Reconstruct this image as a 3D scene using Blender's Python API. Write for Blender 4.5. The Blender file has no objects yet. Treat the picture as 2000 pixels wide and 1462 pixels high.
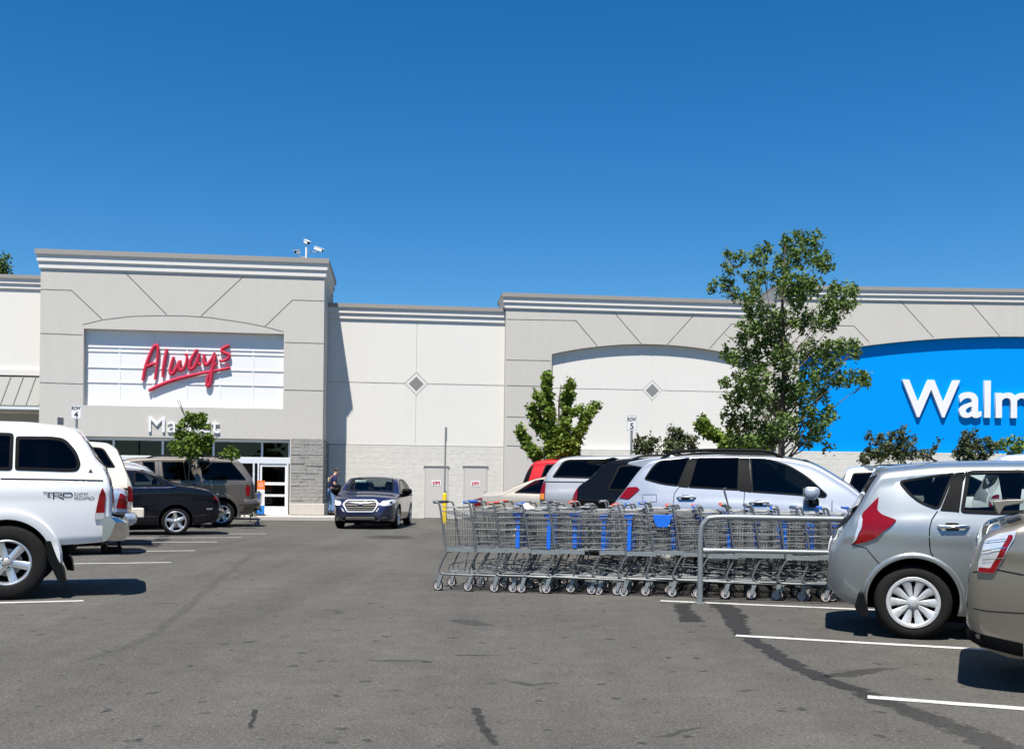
import bpy, bmesh, math, random
import numpy as np
from mathutils import Vector, Matrix
from mathutils.bvhtree import BVHTree
from mathutils.geometry import tessellate_polygon
random.seed(7)
S = bpy.context.scene
COL = S.collection
R = math.radians

# ---------------------------------------------------------------- camera
CAMH, FPX, CX, HY, TH = 1.27, 2030.0, 1000.0, 947.0, 0.012
cd = bpy.data.cameras.new('camera')
cam = bpy.data.objects.new('camera', cd)
COL.objects.link(cam)
cam.location = (0, 0, CAMH)
cam.rotation_euler = (R(90), -TH, 0)
cd.sensor_width = 36
cd.lens = 36 * FPX / 2000
cd.shift_y = (HY - 731) / 2000
cd.clip_start = 0.05
cd.clip_end = 5000
S.camera = cam

# ---------------------------------------------------------------- light
SH = Vector((0.252, 1.033)).normalized()       # horizontal direction shadows fall
ELEV = math.atan(2.16)
w = bpy.data.worlds.new('World')
S.world = w
w.use_nodes = True
nt = w.node_tree
nt.nodes.clear()
sky = nt.nodes.new('ShaderNodeTexSky')
sky.sky_type = 'NISHITA'
sky.sun_disc = False
sky.sun_elevation = ELEV
sky.sun_rotation = math.atan2(-SH.x, -SH.y)
sky.altitude = 0
sky.air_density = 1.0
sky.dust_density = 0.1
sky.ozone_density = 5.0
hs = nt.nodes.new('ShaderNodeHueSaturation')
hs.inputs['Saturation'].default_value = 1.34
bg = nt.nodes.new('ShaderNodeBackground')
bg.inputs[1].default_value = 0.068
wo = nt.nodes.new('ShaderNodeOutputWorld')
nt.links.new(sky.outputs[0], hs.inputs['Color'])
vm_ = nt.nodes.new('ShaderNodeVectorMath'); vm_.operation = 'MULTIPLY'
vm_.inputs[1].default_value = (0.87, 1.03, 1.09)
nt.links.new(hs.outputs[0], vm_.inputs[0])
nt.links.new(vm_.outputs[0], bg.inputs[0])
nt.links.new(bg.outputs[0], wo.inputs[0])
sl = bpy.data.lights.new('sun', 'SUN')
sl.energy = 5.0
sl.angle = R(0.5)
sl.color = (1.0, 0.955, 0.885)
sun = bpy.data.objects.new('sun', sl)
COL.objects.link(sun)
sdir = Vector((SH.x * math.cos(ELEV), SH.y * math.cos(ELEV), -math.sin(ELEV)))
sun.rotation_euler = sdir.to_track_quat('-Z', 'Y').to_euler()
S.view_settings.view_transform = 'Standard'
S.view_settings.look = 'None'
S.view_settings.exposure = 0.75
S.view_settings.gamma = 1
S.cycles.max_bounces = 8
S.cycles.transparent_max_bounces = 24

# ---------------------------------------------------------------- measuring: a point of the place from where it is seen
def ray(px, py):
    dx, dy = px - CX, py - HY
    c, s = math.cos(TH), math.sin(TH)
    return Vector(((dx * c + dy * s) / FPX, 1.0, -(-dx * s + dy * c) / FPX))
def ground(px, py, z=0.0):
    r = ray(px, py)
    t = (z - CAMH) / r.z
    return Vector((r.x * t, t, z))
def atdepth(px, py, d):
    r = ray(px, py)
    return Vector((r.x * d, d, CAMH + r.z * d))

# ---------------------------------------------------------------- materials
def new_mat(name):
    m = bpy.data.materials.new(name)
    m.use_nodes = True
    n = m.node_tree
    b = n.nodes['Principled BSDF']
    return m, n, b
def node(n, t, **kw):
    x = n.nodes.new(t)
    for k, v in kw.items():
        if k in x.inputs.keys():
            x.inputs[k].default_value = v
        else:
            setattr(x, k, v)
    return x
def L(n, a, b):
    n.links.new(a, b)
def coords(n, kind='Object'):
    return n.nodes.new('ShaderNodeTexCoord').outputs[kind]
def plain(name, col, rough=0.5, metal=0.0, coat=0.0, var=0.0, scale=6.0, bump=0.0, bscale=80.0, spec=None):
    m, n, b = new_mat(name)
    b.inputs['Base Color'].default_value = (*col, 1)
    b.inputs['Roughness'].default_value = rough
    b.inputs['Metallic'].default_value = metal
    b.inputs['Coat Weight'].default_value = coat
    b.inputs['Coat Roughness'].default_value = 0.04
    if spec is not None:
        b.inputs['Specular IOR Level'].default_value = spec
    if var > 0:
        t = node(n, 'ShaderNodeTexNoise', Scale=scale, Detail=5.0, Roughness=0.6)
        L(n, coords(n), t.inputs['Vector'])
        mx = node(n, 'ShaderNodeMix', data_type='RGBA')
        mx.inputs[6].default_value = (*[c * (1 - var) for c in col], 1)
        mx.inputs[7].default_value = (*[min(1, c * (1 + var)) for c in col], 1)
        L(n, t.outputs['Fac'], mx.inputs[0])
        L(n, mx.outputs[2], b.inputs['Base Color'])
    if bump > 0:
        t = node(n, 'ShaderNodeTexNoise', Scale=bscale, Detail=4.0)
        L(n, coords(n), t.inputs['Vector'])
        bp = node(n, 'ShaderNodeBump', Strength=bump, Distance=0.02)
        L(n, t.outputs['Fac'], bp.inputs['Height'])
        L(n, bp.outputs[0], b.inputs['Normal'])
    return m
def stucco(name, col, rain=0.06):
    m, n, b = new_mat(name)
    b.inputs['Roughness'].default_value = 0.92
    b.inputs['Specular IOR Level'].default_value = 0.05
    co = coords(n)
    t = node(n, 'ShaderNodeTexNoise', Scale=0.35, Detail=6.0, Roughness=0.65)
    L(n, co, t.inputs['Vector'])
    mp = node(n, 'ShaderNodeMapping')
    mp.inputs['Scale'].default_value = (3.0, 3.0, 0.25)
    L(n, co, mp.inputs['Vector'])
    t2 = node(n, 'ShaderNodeTexNoise', Scale=1.4, Detail=5.0, Roughness=0.7)
    L(n, mp.outputs[0], t2.inputs['Vector'])
    add = node(n, 'ShaderNodeMath', operation='ADD')
    L(n, t.outputs['Fac'], add.inputs[0]); L(n, t2.outputs['Fac'], add.inputs[1])
    mr = node(n, 'ShaderNodeMapRange')
    mr.inputs[1].default_value = 0.7; mr.inputs[2].default_value = 1.42
    L(n, add.outputs[0], mr.inputs[0])
    mx = node(n, 'ShaderNodeMix', data_type='RGBA')
    mx.inputs[6].default_value = (*[c * (1 - rain) for c in col], 1)
    mx.inputs[7].default_value = (*[c * (1 + rain * 0.4) for c in col], 1)
    L(n, mr.outputs[0], mx.inputs[0])
    L(n, mx.outputs[2], b.inputs['Base Color'])
    t3 = node(n, 'ShaderNodeTexNoise', Scale=60.0, Detail=3.0)
    L(n, co, t3.inputs['Vector'])
    bp = node(n, 'ShaderNodeBump', Strength=0.25, Distance=0.01)
    L(n, t3.outputs['Fac'], bp.inputs['Height'])
    L(n, bp.outputs[0], b.inputs['Normal'])
    return m
def block_mat(name, col):
    m, n, b = new_mat(name)
    b.inputs['Roughness'].default_value = 0.95
    b.inputs['Specular IOR Level'].default_value = 0.1
    co = coords(n)
    sx = n.nodes.new('ShaderNodeSeparateXYZ'); L(n, co, sx.inputs[0])
    cx = n.nodes.new('ShaderNodeCombineXYZ')
    L(n, sx.outputs[0], cx.inputs[0]); L(n, sx.outputs[2], cx.inputs[1])
    br = node(n, 'ShaderNodeTexBrick', Scale=1.0)
    br.inputs['Mortar Size'].default_value = 0.006
    br.inputs['Mortar Smooth'].default_value = 0.3
    br.inputs['Brick Width'].default_value = 0.4
    br.inputs['Row Height'].default_value = 0.2
    br.inputs['Color1'].default_value = (*[c * 0.97 for c in col], 1)
    br.inputs['Color2'].default_value = (*[c * 1.03 for c in col], 1)
    br.inputs['Mortar'].default_value = (*[c * 0.93 for c in col], 1)
    L(n, cx.outputs[0], br.inputs['Vector'])
    mp = node(n, 'ShaderNodeMapping'); mp.inputs['Scale'].default_value = (2.0, 2.0, 5.0)
    L(n, co, mp.inputs['Vector'])
    t = node(n, 'ShaderNodeTexNoise', Scale=2.2, Detail=8.0, Roughness=0.62, Distortion=0.6)
    L(n, mp.outputs[0], t.inputs['Vector'])
    mx = node(n, 'ShaderNodeMix', data_type='RGBA', blend_type='MULTIPLY')
    mx.inputs[0].default_value = 0.12
    L(n, br.outputs['Color'], mx.inputs[6])
    rg = node(n, 'ShaderNodeMapRange'); rg.inputs[1].default_value = .35; rg.inputs[2].default_value = .6
    L(n, t.outputs['Fac'], rg.inputs[0])
    L(n, rg.outputs[0], mx.inputs[7])
    L(n, mx.outputs[2], b.inputs['Base Color'])
    bp = node(n, 'ShaderNodeBump', Strength=0.2, Distance=0.03)
    L(n, t.outputs['Fac'], bp.inputs['Height'])
    bp2 = node(n, 'ShaderNodeBump', Strength=0.5, Distance=0.01, invert=True)
    L(n, br.outputs['Fac'], bp2.inputs['Height'])
    L(n, bp.outputs[0], bp2.inputs['Normal'])
    L(n, bp2.outputs[0], b.inputs['Normal'])
    return m
def paint(name, col, metal=0.0, rough=0.35, coat=1.0, flake=0.0, dirt=0.05, dust=0.3, spec=.2):
    m, n, b = new_mat(name)
    b.inputs['Roughness'].default_value = rough
    b.inputs['Metallic'].default_value = metal
    b.inputs['Coat Weight'].default_value = coat
    b.inputs['Coat Roughness'].default_value = 0.03
    co = coords(n)
    geo = n.nodes.new('ShaderNodeNewGeometry')
    t = node(n, 'ShaderNodeTexNoise', Scale=1.7, Detail=7.0, Roughness=0.7)
    L(n, co, t.inputs['Vector'])
    mx = node(n, 'ShaderNodeMix', data_type='RGBA')
    mx.inputs[6].default_value = (*[c * (1 - dirt) for c in col], 1)
    mx.inputs[7].default_value = (*[min(1, c * (1 + dirt * .5)) for c in col], 1)
    L(n, t.outputs['Fac'], mx.inputs[0])
    # dust on the lower body
    sx = n.nodes.new('ShaderNodeSeparateXYZ'); L(n, co, sx.inputs[0])
    mr = node(n, 'ShaderNodeMapRange')
    mr.inputs[1].default_value = 0.62; mr.inputs[2].default_value = 0.2
    mr.inputs[3].default_value = 0.0; mr.inputs[4].default_value = dust; b.inputs['Specular IOR Level'].default_value = spec
    L(n, sx.outputs[2], mr.inputs[0])
    ml = node(n, 'ShaderNodeMath', operation='MULTIPLY')
    L(n, mr.outputs[0], ml.inputs[0]); L(n, t.outputs['Fac'], ml.inputs[1])
    mx2 = node(n, 'ShaderNodeMix', data_type='RGBA')
    mx2.inputs[7].default_value = (0.16, 0.145, 0.125, 1)
    L(n, ml.outputs[0], mx2.inputs[0]); L(n, mx.outputs[2], mx2.inputs[6])
    # the inside of the shell is trim, not paint
    mx3 = node(n, 'ShaderNodeMix', data_type='RGBA')
    mx3.inputs[7].default_value = (0.02, 0.02, 0.021, 1)
    L(n, geo.outputs['Backfacing'], mx3.inputs[0]); L(n, mx2.outputs[2], mx3.inputs[6])
    L(n, mx3.outputs[2], b.inputs['Base Color'])
    t2 = node(n, 'ShaderNodeTexNoise', Scale=1.1, Detail=1.0)
    L(n, co, t2.inputs['Vector'])
    bp = node(n, 'ShaderNodeBump', Strength=0.12, Distance=0.02)
    L(n, t2.outputs['Fac'], bp.inputs['Height'])
    L(n, bp.outputs[0], b.inputs['Normal']); L(n, bp.outputs[0], b.inputs['Coat Normal'])
    if flake > 0:
        v = node(n, 'ShaderNodeTexNoise', Scale=900.0, Detail=1.0)
        L(n, co, v.inputs['Vector'])
        mm = node(n, 'ShaderNodeMapRange')
        mm.inputs[1].default_value = .35; mm.inputs[2].default_value = .65
        mm.inputs[3].default_value = rough - flake; mm.inputs[4].default_value = rough + flake
        L(n, v.outputs['Fac'], mm.inputs[0]); L(n, mm.outputs[0], b.inputs['Roughness'])
    return m
def glass(name, tint, refl=1.0):
    m = bpy.data.materials.new(name)
    m.use_nodes = True
    n = m.node_tree
    n.nodes.clear()
    tr = node(n, 'ShaderNodeBsdfTransparent'); tr.inputs[0].default_value = (*tint, 1)
    gl = node(n, 'ShaderNodeBsdfGlossy'); gl.inputs[0].default_value = (refl, refl, refl, 1)
    gl.inputs['Roughness'].default_value = 0.01
    lw = node(n, 'ShaderNodeFresnel'); lw.inputs[0].default_value = 1.42
    geo = n.nodes.new('ShaderNodeNewGeometry')
    ml = node(n, 'ShaderNodeMath', operation='SUBTRACT'); ml.inputs[0].default_value = 1.0
    L(n, geo.outputs['Backfacing'], ml.inputs[1])
    m2 = node(n, 'ShaderNodeMath', operation='MULTIPLY')
    L(n, lw.outputs[0], m2.inputs[0]); L(n, ml.outputs[0], m2.inputs[1])
    ms = n.nodes.new('ShaderNodeMixShader')
    L(n, m2.outputs[0], ms.inputs[0]); L(n, tr.outputs[0], ms.inputs[1]); L(n, gl.outputs[0], ms.inputs[2])
    o = n.nodes.new('ShaderNodeOutputMaterial'); L(n, ms.outputs[0], o.inputs[0])
    return m
def worn_paint():
    m, n, b = new_mat('worn_line_paint')
    b.inputs['Roughness'].default_value = 0.85
    b.inputs['Specular IOR Level'].default_value = 0.2
    co = coords(n)
    t = node(n, 'ShaderNodeTexNoise', Scale=5.0, Detail=10.0, Roughness=0.75); L(n, co, t.inputs['Vector'])
    f = node(n, 'ShaderNodeTexNoise', Scale=55.0, Detail=4.0, Roughness=0.8); L(n, co, f.inputs['Vector'])
    ad = node(n, 'ShaderNodeMath', operation='MULTIPLY_ADD'); ad.inputs[1].default_value = .6
    L(n, f.outputs['Fac'], ad.inputs[0]); L(n, t.outputs['Fac'], ad.inputs[2])
    a = node(n, 'ShaderNodeMapRange'); a.inputs[1].default_value = .95; a.inputs[2].default_value = 1.0; a.inputs[3].default_value = 1.0; a.inputs[4].default_value = .15
    L(n, ad.outputs[0], a.inputs[0]); L(n, a.outputs[0], b.inputs['Alpha'])
    mx = node(n, 'ShaderNodeMix', data_type='RGBA')
    mx.inputs[6].default_value = (0.60, 0.59, 0.56, 1); mx.inputs[7].default_value = (0.36, 0.35, 0.33, 1)
    g = node(n, 'ShaderNodeMapRange'); g.inputs[1].default_value = .65; g.inputs[2].default_value = .98
    L(n, ad.outputs[0], g.inputs[0]); L(n, g.outputs[0], mx.inputs[0])
    L(n, mx.outputs[2], b.inputs['Base Color'])
    return m
def asphalt():
    m, n, b = new_mat('asphalt')
    b.inputs['Roughness'].default_value = 0.93
    b.inputs['Specular IOR Level'].default_value = 0.25
    co = coords(n)
    big = node(n, 'ShaderNodeTexNoise', Scale=0.22, Detail=6.0, Roughness=0.6); L(n, co, big.inputs['Vector'])
    # wheel paths worn along the lane
    rot = node(n, 'ShaderNodeMapping'); rot.inputs['Rotation'].default_value = (0, 0, R(-7)); rot.inputs['Scale'].default_value = (1.1, 0.07, 1)
    L(n, co, rot.inputs['Vector'])
    lane = node(n, 'ShaderNodeTexNoise', Scale=1.0, Detail=5.0, Roughness=0.6, Distortion=0.4); L(n, rot.outputs[0], lane.inputs['Vector'])
    mid = node(n, 'ShaderNodeTexNoise', Scale=3.5, Detail=8.0, Roughness=0.7); L(n, co, mid.inputs['Vector'])
    fine = node(n, 'ShaderNodeTexNoise', Scale=42.0, Detail=5.0, Roughness=0.9); L(n, co, fine.inputs['Vector'])
    vor = node(n, 'ShaderNodeTexVoronoi', Scale=95.0); L(n, co, vor.inputs['Vector'])
    def mr(src, a, c, lo, hi):
        x = node(n, 'ShaderNodeMapRange'); x.inputs[1].default_value = a; x.inputs[2].default_value = c
        x.inputs[3].default_value = lo; x.inputs[4].default_value = hi
        L(n, src, x.inputs[0]); return x.outputs[0]
    def mul(a, c):
        x = node(n, 'ShaderNodeMath', operation='MULTIPLY'); L(n, a, x.inputs[0]); L(n, c, x.inputs[1]); return x.outputs[0]
    v = mul(mr(big.outputs['Fac'], .3, .7, .82, 1.16), mr(lane.outputs['Fac'], .3, .7, .84, 1.14))
    v = mul(v, mr(mid.outputs['Fac'], .3, .7, .88, 1.1))
    v = mul(v, mr(fine.outputs['Fac'], .3, .7, .45, 1.55))
    # pale aggregate chips
    sp = node(n, 'ShaderNodeTexNoise', Scale=75.0, Detail=0.0); L(n, co, sp.inputs['Vector'])
    v = mul(v, mr(sp.outputs['Fac'], .70, .78, 1.0, 2.2))
    # small dark pits and drips, drawn out across the picture by nothing but their own shape
    pit = node(n, 'ShaderNodeTexVoronoi', voronoi_dimensions='2D', Scale=1.5, Randomness=1.0); 
    wob = node(n, 'ShaderNodeTexNoise', Scale=9.0, Detail=3.0); L(n, co, wob.inputs['Vector'])
    vm = node(n, 'ShaderNodeVectorMath', operation='MULTIPLY_ADD')
    L(n, wob.outputs['Color'], vm.inputs[0]); vm.inputs[1].default_value = (.16, .16, 0); L(n, co, vm.inputs[2])
    L(n, vm.outputs[0], pit.inputs['Vector'])
    v = mul(v, mr(pit.outputs['Distance'], .03, .06, .48, 1.0))
    pit2 = node(n, 'ShaderNodeTexVoronoi', voronoi_dimensions='2D', Scale=4.5, Randomness=1.0); L(n, vm.outputs[0], pit2.inputs['Vector'])
    v = mul(v, mr(pit2.outputs['Distance'], .04, .09, .66, 1.0))
    mx = node(n, 'ShaderNodeMix', data_type='RGBA', blend_type='MULTIPLY'); mx.inputs[0].default_value = 1.0
    mx.inputs[6].default_value = (0.086, 0.0815, 0.0715, 1)
    L(n, v, mx.inputs[7])
    L(n, mx.outputs[2], b.inputs['Base Color'])
    bp = node(n, 'ShaderNodeBump', Strength=0.7, Distance=0.008)
    L(n, vor.outputs['Distance'], bp.inputs['Height']); L(n, bp.outputs[0], b.inputs['Normal'])
    return m
def leaf_mat(name, dark, light):
    m = bpy.data.materials.new(name)
    m.use_nodes = True
    n = m.node_tree
    n.nodes.clear()
    geo = n.nodes.new('ShaderNodeNewGeometry')
    mx = node(n, 'ShaderNodeMix', data_type='RGBA')
    mx.inputs[6].default_value = (*dark, 1); mx.inputs[7].default_value = (*light, 1)
    L(n, geo.outputs['Random Per Island'], mx.inputs[0])
    d = node(n, 'ShaderNodeBsdfDiffuse'); t = node(n, 'ShaderNodeBsdfTranslucent')
    g = node(n, 'ShaderNodeBsdfGlossy'); g.inputs['Roughness'].default_value = 0.65
    L(n, mx.outputs[2], d.inputs[0]); L(n, mx.outputs[2], t.inputs[0])
    a = n.nodes.new('ShaderNodeMixShader'); a.inputs[0].default_value = 0.3
    L(n, d.outputs[0], a.inputs[1]); L(n, t.outputs[0], a.inputs[2])
    c = n.nodes.new('ShaderNodeMixShader'); c.inputs[0].default_value = 0.02
    L(n, a.outputs[0], c.inputs[1]); L(n, g.outputs[0], c.inputs[2])
    o = n.nodes.new('ShaderNodeOutputMaterial'); L(n, c.outputs[0], o.inputs[0])
    return m

M = dict(
    asphalt=asphalt(),
    line=worn_paint(),
    concrete=plain('concrete', (0.42, 0.39, 0.35), 0.9, var=0.12, scale=3, bump=.3),
    tan=stucco('warm_grey_stucco', (0.52, 0.492, 0.444), .06),
    white_wall=stucco('off_white_stucco', (0.685, 0.656, 0.602), 0.04),
    trim_wall=stucco('trim_stucco', (0.68, 0.65, 0.605), 0.03),
    cap=plain('metal_coping', (0.29, 0.27, 0.245), 0.6, metal=0.1, var=.05),
    block=block_mat('pale_block', (0.615, 0.585, 0.525)),
    blue=stucco('blue_panel_paint', (0.0, 0.265, 0.72), 0.05),
    white_panel=plain('white_panel', (0.74, 0.73, 0.72), 0.45, var=0.02),
    white_plastic=plain('white_plastic', (0.74, 0.73, 0.72), 0.35, var=.03),
    red_plastic=plain('red_plastic', (0.52, 0.03, 0.065), 0.7, spec=.2),
    grey_tile=plain('grey_tile', (0.2, 0.2, 0.195), 0.8),
    alu=plain('white_aluminium', (0.70, 0.72, 0.74), 0.4, metal=.2),
    dark=plain('dark_interior', (0.006, 0.006, 0.007), 0.9, spec=.02),
    black=plain('black_plastic', (0.007, 0.007, 0.0075), 0.5, var=.2, spec=.08),
    rubber=plain('rubber', (0.014, 0.0135, 0.013), 0.8, var=.3, scale=30, bump=.15, spec=.12),
    chrome=plain('chrome', (0.72, 0.71, 0.70), 0.2, metal=1.0),
    alloy=plain('wheel_alloy', (0.62, 0.63, 0.64), 0.3, metal=.75, coat=.4, var=.06),
    steel=plain('cart_steel', (0.14, 0.148, 0.15), 0.42, metal=0.35, var=.2, scale=20, spec=.3),
    galv=plain('galvanised_steel', (0.25, 0.27, 0.27), 0.45, metal=.45, var=.2, scale=9),
    blue_plastic=plain('blue_plastic', (0.008, 0.13, 0.60), 0.45, var=.15, scale=3),
    orange_plastic=plain('coral_plastic', (0.75, 0.10, 0.045), 0.35),
    yellow=plain('yellow_paint', (0.82, 0.56, 0.01), 0.5, var=.08),
    bark=plain('bark', (0.10, 0.075, 0.055), 0.95, var=.3, scale=20, bump=.8, bscale=25),
    seam=plain('panel_gap', (0.01, 0.01, 0.01), 0.9, spec=.05),
    stain=None,
    redlens=plain('red_lens', (0.19, 0.002, 0.004), 0.18, coat=.5, var=.25, spec=.3, scale=25),
    clearlens=plain('clear_lens', (0.62, 0.64, 0.66), 0.08, metal=.35, coat=1.0, var=.3, scale=30),
    amber=plain('amber_lens', (0.75, 0.25, 0.02), 0.15, coat=1.0),
    glass_dark=glass('tinted_glass', (0.03, 0.03, 0.032), .6),
    glass_mid=glass('green_tint_glass', (0.30, 0.34, 0.32), .9),
    glass_clear=glass('clear_glass', (0.66, 0.72, 0.70), .9),
    glass_store=glass('store_glass', (0.10, 0.12, 0.15), 1.0),
    seat=plain('seat_fabric', (0.04, 0.04, 0.042), 0.9, var=.2, spec=.1),
    stone=plain('ledge_stone', (0.29, 0.275, 0.25), 0.95, var=.3, scale=4, bump=.9, bscale=14),
    awning=plain('awning_metal', (0.16, 0.165, 0.155), 0.55, metal=.2, var=.05),
    ink=plain('black_ink', (0.02, 0.02, 0.02), 0.7),
    skin=plain('skin', (0.52, 0.29, 0.20), 0.6),
    hair=plain('dark_hair', (0.03, 0.02, 0.015), 0.7),
    navy=plain('navy_cotton', (0.010, 0.014, 0.07), 0.9, var=.2),
    denim=plain('denim', (0.13, 0.22, 0.40), 0.9, var=.2, scale=20),
    door_paint=plain('door_paint', (0.52, 0.49, 0.445), 0.6, var=.02),
)

# ---------------------------------------------------------------- objects
def tag(o, label=None, cat=None, group=None, kind=None):
    if label: o['label'] = label
    if cat: o['category'] = cat
    if group: o['group'] = group
    if kind: o['kind'] = kind
    return o
def empty(name, loc, rz=0.0, label=None, cat=None, group=None):
    o = bpy.data.objects.new(name, None)
    o.empty_display_size = 0.2
    COL.objects.link(o)
    o.location = loc
    o.rotation_euler = (0, 0, rz)
    return tag(o, label, cat, group)
def copy_tree(o, parent=None):
    c = o.copy()
    COL.objects.link(c)
    if parent is not None:
        c.parent = parent
    for ch in list(o.children):
        copy_tree(ch, c)
    return c
class MB:
    def __init__(s):
        s.v = []; s.f = []; s.m = []; s.mats = []
    def mi(s, m):
        if m not in s.mats: s.mats.append(m)
        return s.mats.index(m)
    def add(s, vs, fs, m=None):
        k = len(s.v)
        s.v += [tuple(v) for v in vs]
        s.f += [tuple(i + k for i in f) for f in fs]
        s.m += [s.mi(m) if m else 0] * len(fs)
    def box(s, x0, x1, y0, y1, z0, z1, m=None):
        vs = [(x0, y0, z0), (x1, y0, z0), (x1, y1, z0), (x0, y1, z0), (x0, y0, z1), (x1, y0, z1), (x1, y1, z1), (x0, y1, z1)]
        s.add(vs, [(3, 2, 1, 0), (4, 5, 6, 7), (0, 1, 5, 4), (1, 2, 6, 5), (2, 3, 7, 6), (3, 0, 4, 7)], m)
    def obox(s, c, ax, ay, az, m=None):
        c = Vector(c); ax = Vector(ax); ay = Vector(ay); az = Vector(az)
        vs = [c + i * ax + j * ay + k * az for k in (-1, 1) for j in (-1, 1) for i in (-1, 1)]
        s.add(vs, [(0, 2, 3, 1), (4, 5, 7, 6), (0, 1, 5, 4), (1, 3, 7, 5), (3, 2, 6, 7), (2, 0, 4, 6)], m)
    def prism(s, pts, y0, y1, m=None):          # outline in xz pushed along y
        n = len(pts)
        vs = [(p[0], y0, p[1]) for p in pts] + [(p[0], y1, p[1]) for p in pts]
        fs = [(i, (i + 1) % n, (i + 1) % n + n, i + n) for i in range(n)]
        fs.append(tuple(range(n))[::-1]); fs.append(tuple(range(n, 2 * n)))
        s.add(vs, fs, m)
    def tube(s, pts, r, seg=6, m=None, cap=True, flat=1.0):
        pts = [Vector(p) for p in pts]
        n = len(pts)
        rs = r if isinstance(r, (list, tuple)) else [r] * n
        vs = []; fs = []
        up = None
        for i, p in enumerate(pts):
            d = (pts[min(i + 1, n - 1)] - pts[max(i - 1, 0)]).normalized()
            if up is None:
                up = Vector((0, 0, 1)) if abs(d.z) < .9 else Vector((0, 1, 0))
            a = d.cross(up)
            if a.length < 1e-5: a = d.cross(Vector((1, 0, 0)))
            a.normalize(); b_ = a.cross(d).normalized(); up = b_
            for k in range(seg):
                t = 2 * math.pi * k / seg
                vs.append(p + (a * math.cos(t) + b_ * math.sin(t) * flat) * rs[i])
        for i in range(n - 1):
            for k in range(seg):
                k2 = (k + 1) % seg
                fs.append((i * seg + k, i * seg + k2, (i + 1) * seg + k2, (i + 1) * seg + k))
        if cap:
            fs.append(tuple(range(seg))[::-1]); fs.append(tuple(range((n - 1) * seg, n * seg)))
        s.add(vs, fs, m)
    def lathe(s, prof, seg=32, m=None, axis='y', c=(0, 0, 0)):   # prof: (r, h)
        vs = []; fs = []
        for (r, h) in prof:
            for k in range(seg):
                t = 2 * math.pi * k / seg
                p = (r * math.cos(t), h, r * math.sin(t)) if axis == 'y' else (r * math.cos(t), r * math.sin(t), h)
                vs.append((p[0] + c[0], p[1] + c[1], p[2] + c[2]))
        for i in range(len(prof) - 1):
            for k in range(seg):
                k2 = (k + 1) % seg
                q = (i * seg + k, i * seg + k2, (i + 1) * seg + k2, (i + 1) * seg + k)
                fs.append(q)
        s.add(vs, fs, m)
    def ball(s, c, rx, ry, rz, nu=12, nv=8, m=None):
        vs = [(c[0], c[1], c[2] - rz)]
        for j in range(1, nv):
            a = -math.pi / 2 + math.pi * j / nv
            for i in range(nu):
                t = 2 * math.pi * i / nu
                vs.append((c[0] + rx * math.cos(a) * math.cos(t), c[1] + ry * math.cos(a) * math.sin(t), c[2] + rz * math.sin(a)))
        vs.append((c[0], c[1], c[2] + rz))
        fs = [(0, 1 + (i + 1) % nu, 1 + i) for i in range(nu)]
        for j in range(nv - 2):
            for i in range(nu):
                a = 1 + j * nu; i2 = (i + 1) % nu
                fs.append((a + i, a + i2, a + nu + i2, a + nu + i))
        k = len(vs) - 1; a = 1 + (nv - 2) * nu
        fs += [(a + i, a + (i + 1) % nu, k) for i in range(nu)]
        s.add(vs, fs, m)
    def mesh(s, name):
        me = bpy.data.meshes.new(name)
        me.from_pydata(s.v, [], s.f)
        for m in s.mats: me.materials.append(m)
        if len(s.mats) > 1:
            me.polygons.foreach_set('material_index', s.m)
        me.update()
        return me
    def build(s, name, parent=None, mat=None, smooth=None, bevel=0.0, fix=True):
        if mat and not s.mats: s.mats = [mat]
        me = s.mesh(name)
        if fix: fix_normals(me)
        o = bpy.data.objects.new(name, me)
        COL.objects.link(o)
        o.parent = parent
        if smooth: shade(me, smooth)
        if bevel > 0:
            b = o.modifiers.new('b', 'BEVEL'); b.width = bevel; b.segments = 2; b.limit_method = 'ANGLE'; b.angle_limit = R(40)
        return o
def fix_normals(me):
    bm = bmesh.new(); bm.from_mesh(me)
    bmesh.ops.recalc_face_normals(bm, faces=bm.faces)
    bm.to_mesh(me); bm.free()
def shade(me, deg=35):
    me.polygons.foreach_set('use_smooth', [True] * len(me.polygons))
    me.set_sharp_from_angle(angle=R(deg))
def boolean(o, cutter_mb, op='DIFFERENCE', selfx=True):
    bpy.context.view_layer.update()
    c = cutter_mb.build('cutter')
    c.parent = o.parent
    c.matrix_world = o.matrix_world
    m = o.modifiers.new('x', 'BOOLEAN')
    m.object = c; m.operation = op; m.solver = 'EXACT'
    m.use_self = selfx
    bpy.context.view_layer.update()
    dg = bpy.context.evaluated_depsgraph_get()
    me = bpy.data.meshes.new_from_object(o.evaluated_get(dg))
    o.modifiers.clear()
    old = o.data
    o.data = me
    bpy.data.meshes.remove(old)
    bpy.data.objects.remove(c)
def text_obj(name, s, size, depth, mat, parent=None, bold=0.0, align='LEFT', bevel=0.0):
    cu = bpy.data.curves.new(name, 'FONT')
    cu.body = s; cu.size = size; cu.extrude = depth / 2; cu.offset = bold; cu.align_x = align
    cu.bevel_depth = bevel; cu.resolution_u = 4
    t = bpy.data.objects.new(name, cu)
    COL.objects.link(t)
    bpy.context.view_layer.update()
    me = bpy.data.meshes.new_from_object(t.evaluated_get(bpy.context.evaluated_depsgraph_get()))
    bpy.data.objects.remove(t)
    me.materials.clear(); me.materials.append(mat)
    o = bpy.data.objects.new(name, me)
    COL.objects.link(o)
    o.parent = parent
    return o
def extent(o):
    a = np.array([v.co[:] for v in o.data.vertices])
    return a.min(0), a.max(0)
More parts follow.
